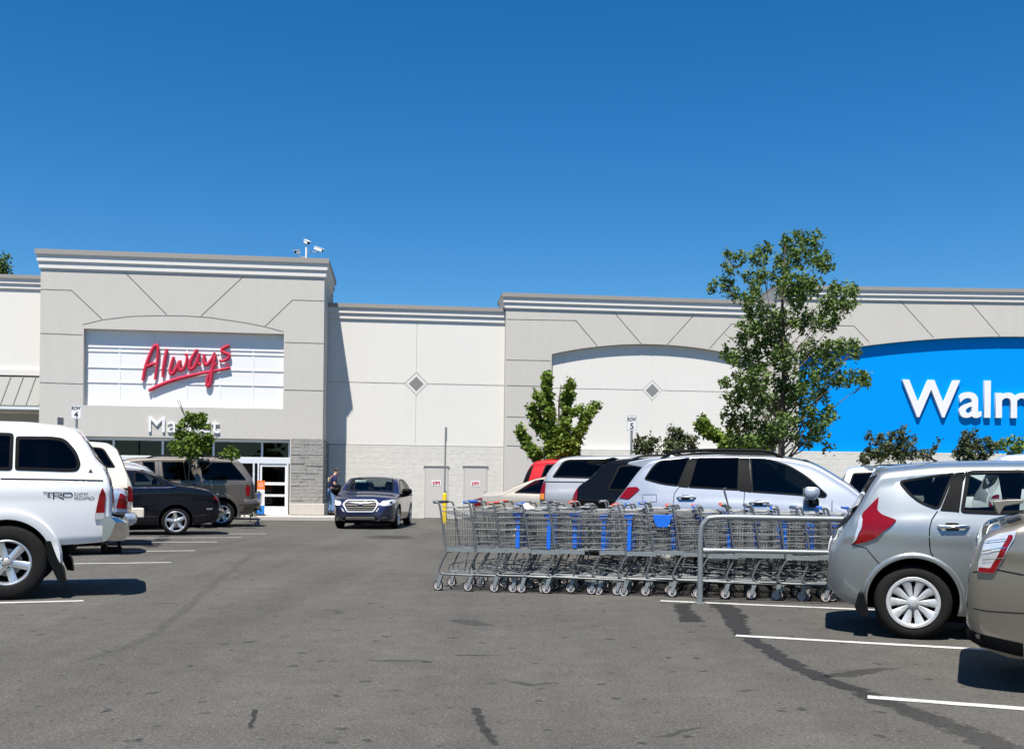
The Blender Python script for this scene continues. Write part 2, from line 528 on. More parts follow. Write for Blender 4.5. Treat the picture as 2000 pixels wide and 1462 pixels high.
# ================================================================ SETTING
PHI = math.atan(0.1056)
P0 = ground(850, 1012)
UX = Vector((math.cos(PHI), math.sin(PHI), 0)); UN = Vector((math.sin(PHI), -math.cos(PHI), 0))
def fp(px, py, off=0.0, ux=UX, un=UN, p0=None):      # where a sight line meets the facade, as (along, up)
    p0 = p0 or P0
    q = p0 + un * off
    r = ray(px, py); c = Vector((0, 0, CAMH))
    t = (q - c).dot(un) / r.dot(un)
    p = c + r * t
    return ((p - p0).dot(ux), p.z)

# ground: one sheet to the horizon
g = MB()
N = 24
ring = [0, 30, 80, 300, 1500]
g.add([(-1500, -1500, 0), (1500, -1500, 0), (1500, 1500, 0), (-1500, 1500, 0)], [(0, 1, 2, 3)])
go = g.build('parking_lot', mat=M['asphalt'])
tag(go, kind='structure')

# painted stall lines
def stall_line(a, b, wpx=0.1, z=0.004):
    A, B = a, b
    d = (B - A).normalized(); nn = Vector((-d.y, d.x, 0)) * wpx / 2
    mb = MB()
    n = max(2, int((B - A).length / .12))
    vs = []; fs = []
    rnd = random.Random(int(A.x * 100))
    for i in range(n + 1):
        p = A + (B - A) * (i / n)
        j = .004
        vs += [(p.x - nn.x * (1 + rnd.uniform(-j, j) * 20), p.y - nn.y * (1 + rnd.uniform(-j, j) * 20), z), (p.x + nn.x * (1 + rnd.uniform(-j, j) * 20), p.y + nn.y * (1 + rnd.uniform(-j, j) * 20), z)]
    for i in range(n):
        fs.append((2 * i, 2 * i + 2, 2 * i + 3, 2 * i + 1))
    mb.add(vs, fs)
    o = mb.build('parking_line', mat=M['line'])
    tag(o, kind='structure')
def line_px(p1, p2, ext, w_=0.1):
    a = ground(*p1); b = ground(*p2)
    d = (b - a).normalized()
    stall_line(a, a + d * ext, w_)
# right stalls
line_px((1290, 1173), (1690, 1190), 5.6)
line_px((1437, 1241), (1920, 1268), 5.6)
line_px((1695, 1361), (2000, 1384), 5.6)
# left stalls (start at the lane end and run to the left, nearer)
dl = Vector((-math.cos(R(20)), -math.sin(R(20)), 0))
for p in ((163, 1173), (258, 1130), (335, 1098), (381, 1075), (424, 1058), (472, 1049), (519, 1042)):
    a = ground(*p)
    stall_line(a, a + dl * 5.6)
# far right stalls hidden among cars
dr = Vector((math.cos(R(18)), -math.sin(R(18)), 0))
base = ground(1290, 1173)
ld = Vector((-0.10, 1, 0))
for k in range(1, 7):
    a = base + ld * 2.65 * k
    stall_line(a, a + dr * 5.6)

# seeping wet stains
def stain_mat():
    m, n, b = new_mat('damp_asphalt')
    b.inputs['Roughness'].default_value = 0.75; b.inputs['Specular IOR Level'].default_value = 0.12
    co = coords(n)
    t = node(n, 'ShaderNodeTexNoise', Scale=7.0, Detail=8.0, Roughness=0.7); L(n, co, t.inputs['Vector'])
    f = node(n, 'ShaderNodeTexNoise', Scale=70.0, Detail=3.0, Roughness=0.8); L(n, co, f.inputs['Vector'])
    mx = node(n, 'ShaderNodeMix', data_type='RGBA')
    mx.inputs[6].default_value = (0.016, 0.016, 0.017, 1); mx.inputs[7].default_value = (0.050, 0.048, 0.046, 1)
    L(n, f.outputs['Fac'], mx.inputs[0]); L(n, mx.outputs[2], b.inputs['Base Color'])
    at = node(n, 'ShaderNodeAttribute'); at.attribute_name = 'fade'
    ad = node(n, 'ShaderNodeMath', operation='MULTIPLY_ADD'); ad.inputs[1].default_value = 2.6
    sb = node(n, 'ShaderNodeMath', operation='SUBTRACT'); L(n, t.outputs['Fac'], sb.inputs[0]); sb.inputs[1].default_value = 0.5
    L(n, sb.outputs[0], ad.inputs[0]); L(n, at.outputs['Fac'], ad.inputs[2])
    mr = node(n, 'ShaderNodeMapRange'); mr.inputs[1].default_value = .25; mr.inputs[2].default_value = .5; mr.inputs[4].default_value = 1.0
    L(n, ad.outputs[0], mr.inputs[0])
    ml = node(n, 'ShaderNodeMath', operation='MULTIPLY'); L(n, mr.outputs[0], ml.inputs[0])
    at2 = node(n, 'ShaderNodeAttribute'); at2.attribute_name = 'wet'
    L(n, at2.outputs['Fac'], ml.inputs[1])
    L(n, ml.outputs[0], b.inputs['Alpha'])
    return m
SM = stain_mat()
def stain(path, seed=1):      # path: (px, py, halfwidth px, wetness)
    rnd = random.Random(seed)
    pts = []
    for i in range(len(path) - 1):
        a, b = path[i], path[i + 1]
        for k in range(6):
            t = k / 6
            pts.append([a[j] * (1 - t) + b[j] * t for j in range(4)])
    pts.append(list(path[-1]))
    rows = 7
    vs = []; fade = []; wet = []; fs = []
    for i, p in enumerate(pts):
        c = p[0] + rnd.uniform(-1, 1) * 3
        for k in range(rows):
            q = -1 + 2 * k / (rows - 1)
            P = ground(c + q * p[2] * 1.2, p[1] + rnd.uniform(-1, 1) * 0.5)
            vs.append((P.x, P.y, 0.0022))
            fade.append(0.85 * (1 - abs(q)) ** .7); wet.append(p[3])
    for i in range(len(pts) - 1):
        for k in range(rows - 1):
            a = i * rows + k
            fs.append((a, a + 1, a + rows + 1, a + rows))
    mb = MB(); mb.add(vs, fs)
    o = mb.build('water_stain', mat=SM)
    for nm, arr in (('fade', fade), ('wet', wet)):
        at = o.data.attributes.new(nm, 'FLOAT', 'POINT'); at.data.foreach_set('value', arr)
    tag(o, kind='structure')
stain([(1400, 1176, 26, .9), (1422, 1190, 24, .9), (1434, 1205, 26, .9), (1440, 1222, 22, .95), (1452, 1240, 18, .95), (1490, 1262, 20, .95), (1530, 1288, 24, .95), (1570, 1308, 24, .95), (1610, 1326, 24, .9), (1660, 1342, 26, .7), (1720, 1368, 34, .5), (1790, 1392, 38, .42), (1870, 1422, 46, .38), (1960, 1460, 54, .34), (2060, 1500, 60, .3)], 3)
stain([(1330, 1178, 20, .8), (1335, 1190, 18, .85), (1345, 1203, 20, .85), (1352, 1214, 26, .8)], 5)
stain([(1640, 1322, 40, .4), (1680, 1310, 46, .4), (1735, 1304, 40, .3)], 6)
stain([(930, 1382, 12, .5), (938, 1405, 10, .5), (950, 1430, 12, .5), (970, 1455, 14, .45)], 8)
stain([(760, 1288, 60, .28), (800, 1292, 60, .3)], 9)
stain([(905, 1278, 36, .45), (950, 1280, 40, .4)], 10)
stain([(320, 1046, 10, .8), (316, 1053, 16, .85), (300, 1062, 16, .8), (296, 1068, 14, .7)], 11)
stain([(760, 1046, 50, .4), (770, 1052, 46, .35)], 12)
stain([(500, 1385, 6, .7), (494, 1405, 5, .6), (488, 1422, 5, .6)], 14)

for k_, path in enumerate([
    [(140, 1295, 14, .10), (230, 1270, 16, .12), (300, 1240, 14, .12), (360, 1190, 12, .12), (430, 1130, 10, .1), (500, 1078, 8, .08)],
    [(1000, 1330, 14, .3), (1040, 1338, 16, .3), (1075, 1332, 12, .3)],
    [(600, 1440, 10, .35), (640, 1444, 12, .35)], [(640, 1190, 12, .3), (668, 1194, 12, .3)],
    [(310, 1178, 16, .4), (345, 1178, 16, .4)], [(1290, 1440, 20, .25), (1340, 1425, 16, .3), (1370, 1420, 12, .3)],
    [(1445, 1350, 12, .35), (1470, 1346, 10, .35)], [(900, 1210, 30, .2), (950, 1222, 30, .25)],
    [(480, 1255, 10, .35), (500, 1252, 12, .4)]]):
    stain(path, 40 + k_)
# kerbed walk in front of the store
def walk():
    mb = MB()
    xl = fp(-400, 1000)[0]
    xr = fp(760, 1010)[0]
    mb.prism([(xl, 0.0), (xr, 0.0), (xr, 0.14), (xl, 0.14)], -3.7, -2.01)
    o = mb.build('pavement', BLD0, M['concrete'], bevel=.015)
    o.parent = None; o.location = P0; o.rotation_euler = (0, 0, PHI)
    tag(o, kind='structure')
BLD0 = None
walk()

# ================================================================ THE STORE
TD = 2.0                                            # how far the entrance tower stands proud
B = empty('store_building', P0, PHI, 'big box store with grey stucco entrance tower, white walls and a blue arched bay', 'building')
def groove_cut(mb, pts, yf, wd=0.034, dp=0.03):
    """a mitred ribbon along the line, one closed solid"""
    n = len(pts); closed = math.dist(pts[0], pts[-1]) < 1e-6
    P = [Vector((p[0], p[1])) for p in (pts[:-1] if closed else pts)]
    n = len(P); Lf = []; Rt = []
    for i in range(n):
        a = P[(i - 1) % n] if (closed or i > 0) else None
        c = P[(i + 1) % n] if (closed or i < n - 1) else None
        d1 = (P[i] - a).normalized() if a is not None else None
        d2 = (c - P[i]).normalized() if c is not None else None
        if d1 is None: d1 = d2
        if d2 is None: d2 = d1
        n1 = Vector((-d1.y, d1.x)); n2 = Vector((-d2.y, d2.x))
        m_ = (n1 + n2).normalized(); k = wd / 2 / max(.3, m_.dot(n1))
        Lf.append(P[i] + m_ * k); Rt.append(P[i] - m_ * k)
    y0, y1 = yf - .05, yf + dp
    vs = []
    for i in range(n):
        for q_ in (Lf[i], Rt[i]):
            for y in (y0, y1):
                vs.append((q_.x, y, q_.y))
    fs = []
    m = n if closed else n - 1
    for i in range(m):
        a = 4 * i; b = 4 * ((i + 1) % n)
        for (s0, s1) in ((0, 1), (1, 3), (3, 2), (2, 0)):
            fs.append((a + s0, a + s1, b + s1, b + s0))
    if not closed:
        fs.append((0, 1, 3, 2)); e = 4 * (n - 1); fs.append((e, e + 2, e + 3, e + 1))
    mb.add(vs, fs)
def grooves(o, lines, yf, **kw):
    for ln in lines:
        c = MB(); groove_cut(c, ln, yf, **kw); boolean(o, c, selfx=False)
def cornice(x0, x1, ztop, yf, h=0.66, back=1.5, left=True, right=True, parent=B, yb=None, zr=None):
    """stepped cornice round a parapet: a grey cap over two pale steps"""
    prof = [(.15, 0), (.15, .15), (.105, .152), (.105, .355), (.055, .357), (.055, .56), (.002, .562), (.0, .60)]
    prof = [(o_, d * h / .60) for (o_, d) in prof]
    yb = yb if yb is not None else yf + back
    def sweep(seq, m, name):
        vs = []; fs = []
        n = len(seq)
        for (o_, d) in seq:
            z = ztop - d
            xl = x0 - (o_ if left else 0); xr = x1 + (o_ if right else 0)
            vs += [(xl, yb, z), (xl, yf - o_, z), (xr, yf - o_, z), (xr, yb, z)]
        for i in range(n - 1):
            for k in range(3):
                a = i * 4 + k
                fs.append((a, a + 1, a + 5, a + 4))
        fs.append((0, 3, 2, 1)); a = (n - 1) * 4
        fs.append((a, a + 1, a + 2, a + 3))
        mb = MB(); mb.add(vs, fs)
        return mb.build(name, parent, m)
    sweep(prof[1:], M['trim_wall'], 'cornice')
    sweep([(.16, -.004), (.16, prof[1][1] - .002)], M['cap'], 'coping')

# --- entrance tower
u0, z_t = fp(80, 498, TD); u1 = fp(632, 700, TD)[0]
ztL = fp(68, 482, TD + .2)[1]; ztR = fp(638, 507, TD + .2)[1]
zt = (ztL + ztR) / 2
mb = MB(); mb.box(u0, u1, -TD, 2.5, 0, zt - .1)
tower = mb.build('entrance_tower', B, M['tan'])
cut = MB()
q = lambda *ps: [fp(x, y, TD) for (x, y) in ps]
rx0, rx1 = fp(163, 700, TD)[0], fp(554, 700, TD)[0]
rz1 = (fp(163, 639, TD)[1] + fp(554, 654, TD)[1]) / 2; rz0 = (fp(172, 791, TD)[1] + fp(554, 798, TD)[1]) / 2
cut.box(rx0, rx1, -TD - .1, -TD + .29, rz0, rz1)
ox0, ox1 = fp(163, 900, TD)[0], fp(566, 900, TD)[0]
oz1 = (fp(170, 851, TD)[1] + fp(565, 858, TD)[1]) / 2
cut.box(ox0, ox1, -TD - .1, 2.2, 0.145, oz1)
boolean(tower, cut)
GR = [
    [(77, 565), (139.5, 567), (200.7, 624.7)], [(231, 519), (326, 615)], [(485, 531), (393, 617)],
    [(636, 588), (571.4, 586), (517, 638)],
    [(162, 634), (200.7, 624.7), (255, 618), (306, 616.5), (360, 617), (408, 620), (476, 630), (517, 638), (554, 648)],
    [(77, 651), (161, 654)], [(77, 747), (163, 750)], [(556, 668.6), (636, 671)], [(556, 761.5), (636, 763)]]
grooves(tower, [q(*gl_) for gl_ in GR], -TD)
cornice(u0, u1, zt, -TD, back=3.85)
# sign back panel with its ribs
mb = MB(); mb.box(rx0 + .003, rx1 - .003, -TD + .25, -TD + .288, rz0 + .003, rz1 - .003)
pan = mb.build('sign_panel', B, M['white_panel'])
for px in (233, 299, 364.6, 430, 494):
    x = fp(px, 700, TD - .17)[0]
    mb = MB(); mb.box(x - .03, x + .03, -TD + .236, -TD + .249, rz0 + .006, rz1 - .006)
    mb.build('rib', pan, M['white_panel'], bevel=.008)
for py, hh in ((675, .035), (684, .02), (715, .03), (744, .03)):
    z = fp(240, py + 2, TD - .17)[1]
    mb = MB(); mb.box(rx0 + .02, rx1 - .02, -TD + .226, -TD + .235, z - hh, z + hh)
    mb.build('rib', pan, M['white_panel'], bevel=.008)
# storefront glazing
yg = -TD + .32
zh = fp(530, 893, TD - .3)[1]; zh2 = fp(530, 905, TD - .3)[1]
sf = MB()
sf.box(ox0 + .004, ox1 - .004, yg - .06, yg + .06, oz1 - .11, oz1 - .004)
sf.box(ox0 + .004, ox1 - .004, yg - .06, yg + .06, zh2, zh)
vx = [ox0 + .05] + [fp(px, 880, TD - .3)[0] for px in (222, 318, 417, 512)] + [ox1 - .05]
for x in vx:
    sf.box(x - .035, x + .035, yg - .05, yg + .05, zh + .001, oz1 - .111)
wf = sf.build('window_frame', B, M['alu'], bevel=.008)
for a, b in zip(vx[:-1], vx[1:]):
    mb = MB(); mb.box(a + .036, b - .036, yg - .006, yg + .006, zh + .002, oz1 - .112)
    mb.build('pane', wf, M['glass_store'])
# doors below the header
def leaf(x0, x1, hinge=False):
    d = MB(); z0 = .15; z1 = zh2 - .003
    fw = .06
    d.box(x0, x0 + fw, yg - .03, yg + .03, z0, z1); d.box(x1 - fw, x1, yg - .03, yg + .03, z0, z1)
    for (a, b) in ((z0, z0 + .28), (z0 + .62, z0 + .70), (z0 + 1.02, z0 + 1.12), (z1 - .10, z1)):
        d.box(x0 + fw + .001, x1 - fw - .001, yg - .028, yg + .028, a, b)
    o = d.build('entrance_door', B, M['white_panel'], bevel=.006)
    p = MB(); p.box(x0 + fw, x1 - fw, yg - .005, yg + .005, z0 + .28, z1 - .1)
    p.build('pane', o, M['glass_store'])
    h = MB(); h.tube([(x0 + .1, yg - .07, .95), (x0 + .1, yg - .07, 1.25)], .012)
    h.build('handle', o, M['alu'])
lx0, lx1 = fp(508, 950, TD - .3)[0], fp(560, 950, TD - .3)[0]
leaf(lx0, lx1)
leaf(lx1 - 2 * (lx1 - lx0) * 2 - .9, lx1 - 3 * (lx1 - lx0) - .9)
jm = MB()
for x in (lx0 - .06, lx0 - .22, lx1 + .03):
    jm.box(x - .03, x + .03, yg - .06, yg + .06, .145, zh2 - .002)
jm.build('door_frame', B, M['alu'], bevel=.006)
# inside the lobby
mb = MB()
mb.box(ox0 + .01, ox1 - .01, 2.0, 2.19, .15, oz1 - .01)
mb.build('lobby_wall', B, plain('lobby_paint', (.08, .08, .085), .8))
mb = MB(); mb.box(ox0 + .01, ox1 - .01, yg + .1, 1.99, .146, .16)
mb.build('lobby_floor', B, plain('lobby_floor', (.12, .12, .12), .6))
# ledge stone pier
sx0, sx1 = fp(568, 900, TD)[0], u1
sz1 = fp(600, 856, TD)[1]; sz0 = fp(600, 1001, TD)[1]
mb = MB(); rnd = random.Random(3)
z = .55
while z < sz1 - .02:
    hgt = min(rnd.choice((.08, .10, .10, .12, .14)), sz1 - z)
    x = sx0 + .0
    while x < sx1 - .01:
        ln = min(rnd.uniform(.22, .62), sx1 + .03 - x)
        pr = rnd.uniform(.012, .034)
        mb.box(x + .003, x + ln - .003, -TD - pr, -TD + .002 + rnd.random() * .001, z + .003, z + hgt - .003)
        x += ln
    y = -TD
    while y < .0 - .02:
        ln = min(rnd.uniform(.2, .5), .0 - y)
        pr = rnd.uniform(.012, .03)
        mb.box(sx1 + .001 + rnd.random() * .001, sx1 + pr, y + .003, y + ln - .003, z + .003, z + hgt - .003)
        y += ln
    z += hgt
mb.build('stone_cladding', B, M['stone'], bevel=.008)
mb = MB(); mb.box(sx0 - .03, sx1 + .09, -TD - .09, -TD - .002, .146, .55); mb.box(sx1 + .002, sx1 + .088, -TD, -.003, .0, .55)
mb.build('stone_base', B, plain('base_stone', (.50, .46, .40), .9, var=.1, bump=.4), bevel=.02)

# --- left wing with the metal awning
wl0 = fp(-500, 700, .3)[0]
zwl = (fp(0, 534, .5)[1] + fp(78, 538, .5)[1]) / 2
mb = MB(); mb.box(wl0, u0 - .003, -.3, 1.5, 0, zwl - .1)
lw_ = mb.build('left_wall', B, M['white_wall'])
cut = MB()
aw1 = fp(40, 803, .3)[1]
cut.box(wl0 + 1, u0 - .2, -.6, .5, .3, aw1 - .05)
boolean(lw_, cut)
cornice(wl0, u0 - .004, zwl, -.3, back=2, left=False, right=False, h=.5)
zb0, zb1 = fp(40, 733, .3)[1], fp(40, 722, .3)[1]
mb = MB(); mb.box(wl0, u0 - .003, -.38, -.302, zb0, zb1); mb.box(wl0, u0 - .003, -.35, -.303, zb1 + .002, zb1 + .07)
mb.build('trim_band', B, M['trim_wall'])
awd = 1.0
zf = fp(40, 791, .3 + awd)[1]; zfb = fp(40, 799, .3 + awd)[1]
mb = MB()
zz0 = zb0 - .005
mb.add([(wl0, -.303, zz0), (u0 - .005, -.303, zz0), (u0 - .005, -.3 - awd, zf), (wl0, -.3 - awd, zf), (wl0, -.303, zz0 - .05), (u0 - .005, -.303, zz0 - .05), (u0 - .005, -.3 - awd, zf - .05), (wl0, -.3 - awd, zf - .05)],
       [(0, 3, 2, 1), (4, 5, 6, 7), (0, 1, 5, 4), (2, 3, 7, 6), (0, 4, 7, 3), (1, 2, 6, 5)])
aw = mb.build('awning', B, M['awning'])
mb = MB()
x = u0 - .25
sl_ = (zz0 - zf) / awd
while x > wl0:
    mb.obox((x, -.3 - awd / 2, (zz0 + zf) / 2 + .022), (.012, 0, 0), (0, awd / 2, -sl_ * awd / 2 * -1 * -1), (0, 0, .022))
    x -= .42
mb2 = MB()
x = u0 - .25
while x > wl0:
    a = Vector((x, -.31, zz0 + .02)); b_ = Vector((x, -.3 - awd, zf + .02))
    mb2.tube([a, b_], .016, 4)
    x -= .42
mb2.build('standing_seam', aw, M['awning'])
mb = MB(); mb.box(wl0, u0 - .006, -.3 - awd - .03, -.3 - awd + .06, zfb, zf - .052)
mb.build('gutter', aw, M['alu'])
mb = MB(); mb.box(wl0 + 1, u0 - .21, .3, .49, .3, aw1 - .06)
mb.build('wall_panel', B, plain('taupe_wall', (.36, .34, .31), .9, var=.05))

# --- recessed white wall
ua = fp(987, 700, .3)[0]
zr1 = (fp(656, 590.8, .2)[1] + fp(985, 601, .2)[1]) / 2
zcb = (fp(633, 866)[1] + fp(987, 872)[1]) / 2
mb = MB(); mb.box(u1 + .002, ua - .002, 0, .5, zcb, zr1 - .1)
wall = mb.build('recessed_wall', B, M['white_wall'])
cut = MB()
dxc, dzc = fp(813, 750)
zl = (fp(640, 745)[1] + fp(985, 753)[1]) / 2
dzc = zl; hd = .42
grooves(wall, [[(u1 + .01, zl), (dxc - hd - .02, zl)], [(dxc + hd + .02, zl), (ua - .01, zl)]], 0)
grooves(wall, [[(dxc, zcb + .05), (dxc, zl - hd - .02)], [(dxc, zl + hd + .02), (dxc, zr1 - .3)], [(dxc - hd, zl), (dxc, zl + hd), (dxc + hd, zl), (dxc, zl - hd), (dxc - hd, zl)]], 0, wd=.022)
cornice(u1 + .003, ua - .003, zr1, 0, h=.58, back=1, left=False, right=False)
def diamond(cx, cz, yf, s=.27):
    mb = MB(); mb.prism([(cx - s, cz), (cx, cz - s), (cx + s, cz), (cx, cz + s)], yf - .006, yf + .01)
    mb.build('diamond_tile', B, M['grey_tile'])
diamond(dxc, dzc, 0)
mb = MB(); mb.box(u1 + .092, ua - .002, -.03, .5, 0, zcb - .03)
base = mb.build('block_wall', B, M['block'])
mb = MB(); mb.box(u1 + .092, ua - .002, .0, .5, zcb - .029, zcb - .001)
mb.build('reveal_joint', B, M['grey_tile'])
for i, (a, b_) in enumerate(((829, 876), (905, 952))):
    x0, zt_ = fp(a, 913, .03); x1 = fp(b_, 913, .03)[0]
    mb = MB(); mb.box(x0, x1, -.055, -.031, 0.02, zt_)
    d = mb.build('service_door', B, M['door_paint'], bevel=.004)
    mb = MB(); mb.box(x0 - .03, x1 + .03, -.075, -.031, zt_ + .035, zt_ + .085)
    mb.build('door_hood', d, M['cap'])
    mb = MB(); xm = (x0 + x1) / 2; mb.box(x1 - .045, x1 - .035, -.0565, -.055, .03, zt_ - .02); mb.box(x0 + .03, x0 + .04, -.0565, -.055, .03, zt_ - .02)
    mb.build('door_gap', d, M['grey_tile'])
    mb = MB(); mb.box(x1 - .12, x1 - .08, -.1, -.055, .9, 1.05); mb.build('handle', d, M['cap'])
    zc = fp(853, 943, .03)[1]
    mb = MB(); mb.box(xm - .17, xm + .17, -.062, -.0555, zc - .1, zc + .1)
    sg = mb.build('door_sign', d, M['white_plastic'])
    mb = MB()
    for (sx_, sz_, ww, hh) in ((-.11, 0, .02, .06), (-.075, -.045, .045, .016), (-.02, .045, .05, .016), (0, .0, .018, .055), (.055, .01, .018, .05), (.09, .045, .04, .016), (.115, 0, .018, .06), (-.045, .03, .016, .03)):
        mb.box(xm + sx_ - ww, xm + sx_ + ww, -.066, -.0622 - random.random() * .0005, zc + sz_ - hh, zc + sz_ + hh)
    mb.build('lettering', sg, M['red_plastic'])

# --- arched bay
AD = .3
uw = fp(1512, 700, AD)[0]
za = (fp(982, 571.5, AD + .2)[1] + fp(1400, 582.8, AD + .2)[1]) / 2
mb = MB(); mb.box(ua, uw - .003, -AD, 1.5, 0, za - .1)
bay = mb.build('arched_bay', B, M['tan'])
ax0 = fp(1077, 760, AD)[0]; ax1 = 2 * fp(1275, 760, AD)[0] - ax0
zsp = fp(1077, 691, AD)[1]; zap = fp(1277, 675, AD)[1] + .06
def arch_pts(x0, x1, zs, za_, zb, n=24):
    c = (x0 + x1) / 2; hw = (x1 - x0) / 2; rise = za_ - zs
    pts = [(x0, zb)]
    pts = [(x1, zb), (x0, zb)]
    for i in range(n + 1):
        t = -1 + 2 * i / n
        Rr = (hw * hw + rise * rise) / (2 * rise)
        pts.append((c + t * hw, zs + math.sqrt(Rr * Rr - (t * hw) ** 2) - (Rr - rise)))
    return pts
zbb = fp(1140, 876, AD)[1]
qa = lambda *ps: [fp(x, y, AD) for (x, y) in ps]
grooves(bay, [qa(*gl_) for gl_ in ([(989, 623.6), (1124.6, 626), (1167, 676)], [(1196, 606), (1253, 672)], [(1361, 609), (1303, 673)], [(1500, 634), (1428.8, 632.7), (1385.6, 681)],
            [(989, 702.8), (1075, 704.5)], [(989, 752.7), (1075, 755)], [(989, 813.7), (1075, 816)], [(989, 870), (1075, 873)])], -AD)
cut = MB(); cut.prism(arch_pts(ax0, ax1, zsp, zap, zbb), -AD - .1, -AD + .2)
boolean(bay, cut, selfx=False)
mb = MB(); mb.prism(arch_pts(ax0 + .003, ax1 - .003, zsp - .003, zap - .003, zbb + .002), -AD + .18, -AD + .199)
wp = mb.build('arch_infill', B, M['white_wall'])
cut = MB()
yi = -AD + .18
cxa, cza = fp(1274, 762, AD - .18); hd = .38
zla = cza
grooves(wp, [[(ax0 + .01, zla), (cxa - hd - .02, zla)], [(cxa + hd + .02, zla), (ax1 - .01, zla)]], yi, dp=.014)
grooves(wp, [[(cxa, zbb + .05), (cxa, zla - hd - .02)], [(cxa, zla + hd + .02), (cxa, zap - .05)], [(cxa - hd, zla), (cxa, zla + hd), (cxa + hd, zla), (cxa, zla - hd), (cxa - hd, zla)]], yi, wd=.022, dp=.014)
diamond(cxa, cza, yi, .25)
mb = MB(); mb.box(ax0, ax1, -AD - .025, -AD - .002, .0, zbb - .02)
mb.build('block_wall', B, M['block'])
cornice(ua, uw - .004, za, -AD, back=1.8, h=.58, right=False)

# --- blue bay, square to the view line
PHW = math.atan(0.012)
UXW = Vector((math.cos(PHW), math.sin(PHW), 0)); UNW = Vector((math.sin(PHW), -math.cos(PHW), 0))
pw = P0 + UX * uw + UN * .5
BW = empty('store_front_bay', pw, PHW)
BW.parent = None
PB = P0.copy()
fw_ = lambda px, py, off=0.0: fp(px, py, off, UXW, UNW, pw)
# build it in its own frame and hang it on the store
zw = (fw_(1680, 559.5, .2)[1] + fw_(2000, 563, .2)[1]) / 2
xe = fw_(2480, 700)[0]
mb = MB(); mb.box(0, xe, 0, 3.0, 0, zw - .1)
bb = mb.build('blue_bay', BW, M['tan'])
bx0 = fw_(1560, 780)[0]; bx1 = 2 * fw_(2000, 780)[0] - bx0
bzs = fw_(1600, 690)[1] - .12; bza = fw_(2000, 657)[1]; bzb = (fw_(1570, 880)[1] + fw_(1870, 885)[1]) / 2
grooves(bb, [[fw_(*p) for p in gl_] for gl_ in ([(1560, 634), (1668, 636.7), (1697.5, 668)], [(1758, 587), (1823, 659)], [(1893, 588), (1953, 657)], [(2060, 590), (2015, 657)])], 0)
cut = MB(); cut.prism(arch_pts(bx0, bx1, bzs, bza, bzb, 36), -.1, .23)
boolean(bb, cut, selfx=False)
mb = MB(); mb.prism(arch_pts(bx0 + .003, bx1 - .003, bzs - .003, bza - .003, bzb + .003, 36), .2, .229)
mb.build('blue_panel', BW, M['blue'])
mb = MB(); mb.box(.3, xe, -.03, -.002, 0, bzb - .03)
mb.build('block_wall', BW, M['block'])
cornice(0, xe, zw, 0, h=.52, back=3, right=False, parent=BW)
# join: children of the bay become parts of the store
bpy.context.view_layer.update()
Mi = B.matrix_world.inverted() @ BW.matrix_world
for ch in list(BW.children):
    ch.parent = B
    ch.matrix_local = Mi
bpy.data.objects.remove(BW)
def on_b(o, x, y, z, rx=90):
    o.location = (x, y, z); o.rotation_euler = (R(rx), 0, 0)

# ================================================================ SIGNS ON THE FACADE
# red script word, traced stroke by stroke
sg = empty('script_sign', P0 + UX * ((rx0 + rx1) / 2) + UN * (TD - .2) + Vector((0, 0, rz0)), PHI, 'red handwritten word Always with underline on white panel of entrance tower', 'sign')
sgx = (rx0 + rx1) / 2
def c1(x, y):      # from the enlarged picture
    u, z = fp(x / 2.941, y / 2.941 + 440, TD - .2)
    return (u - sgx, -.03, z - rz0)
def smooth_path(pts, n=6):
    P = [Vector(p) for p in pts]
    out = []
    for i in range(len(P) - 1):
        p0 = P[max(0, i - 1)]; p1 = P[i]; p2 = P[i + 1]; p3 = P[min(len(P) - 1, i + 2)]
        for k in range(n):
            t = k / n
            out.append(.5 * ((2 * p1) + (p2 - p0) * t + (2 * p0 - 5 * p1 + 4 * p2 - p3) * t * t + (-p0 + 3 * p1 - 3 * p2 + p3) * t ** 3))
    out.append(P[-1])
    return out
LET = [
    [[(822, 892), (835, 820), (860, 750), (885, 700), (905, 692), (908, 740), (900, 820), (892, 885)], [(840, 815), (870, 800), (905, 790)]],
    [[(960, 710), (948, 770), (938, 830), (936, 872)]],
    [[(1000, 755), (985, 800), (978, 845), (995, 850), (1020, 810), (1035, 780), (1030, 815), (1038, 835), (1060, 815), (1072, 780), (1074, 745), (1062, 742)]],
    [[(1135, 712), (1110, 750), (1092, 790), (1092, 825), (1115, 815), (1140, 760), (1145, 735), (1140, 790), (1155, 800)]],
    [[(1175, 740), (1172, 785), (1190, 800), (1215, 770), (1235, 730)], [(1240, 745), (1225, 800), (1215, 860), (1205, 915), (1190, 918), (1192, 880), (1215, 830), (1245, 790)]],
    [[(1318, 690), (1285, 705), (1275, 722), (1295, 735), (1318, 745), (1310, 765), (1280, 780), (1262, 775)]],
    [[(855, 950), (920, 918), (1010, 885), (1120, 858), (1240, 835), (1325, 818)]],
]
for strokes in LET:
    mb = MB()
    for st in strokes:
        pth = smooth_path([c1(*p) for p in st], 5)
        n = len(pth)
        rad = [.062 * (.72 + .28 * math.sin(math.pi * min(1, i / (n - 1) + .15))) for i in range(n)]
        mb.tube(pth, rad, 8)
    name = 'underline' if strokes is LET[-1] else 'letter'
    o = mb.build(name, sg, M['red_plastic'], smooth=40)
mb = MB(); c_ = c1(1305, 800); mb.lathe([(.028, -.02), (.055, -.02), (.055, .02), (.028, .02), (.028, -.02)], 16, c=c_)
mb.build('registered_mark', sg, M['red_plastic'])

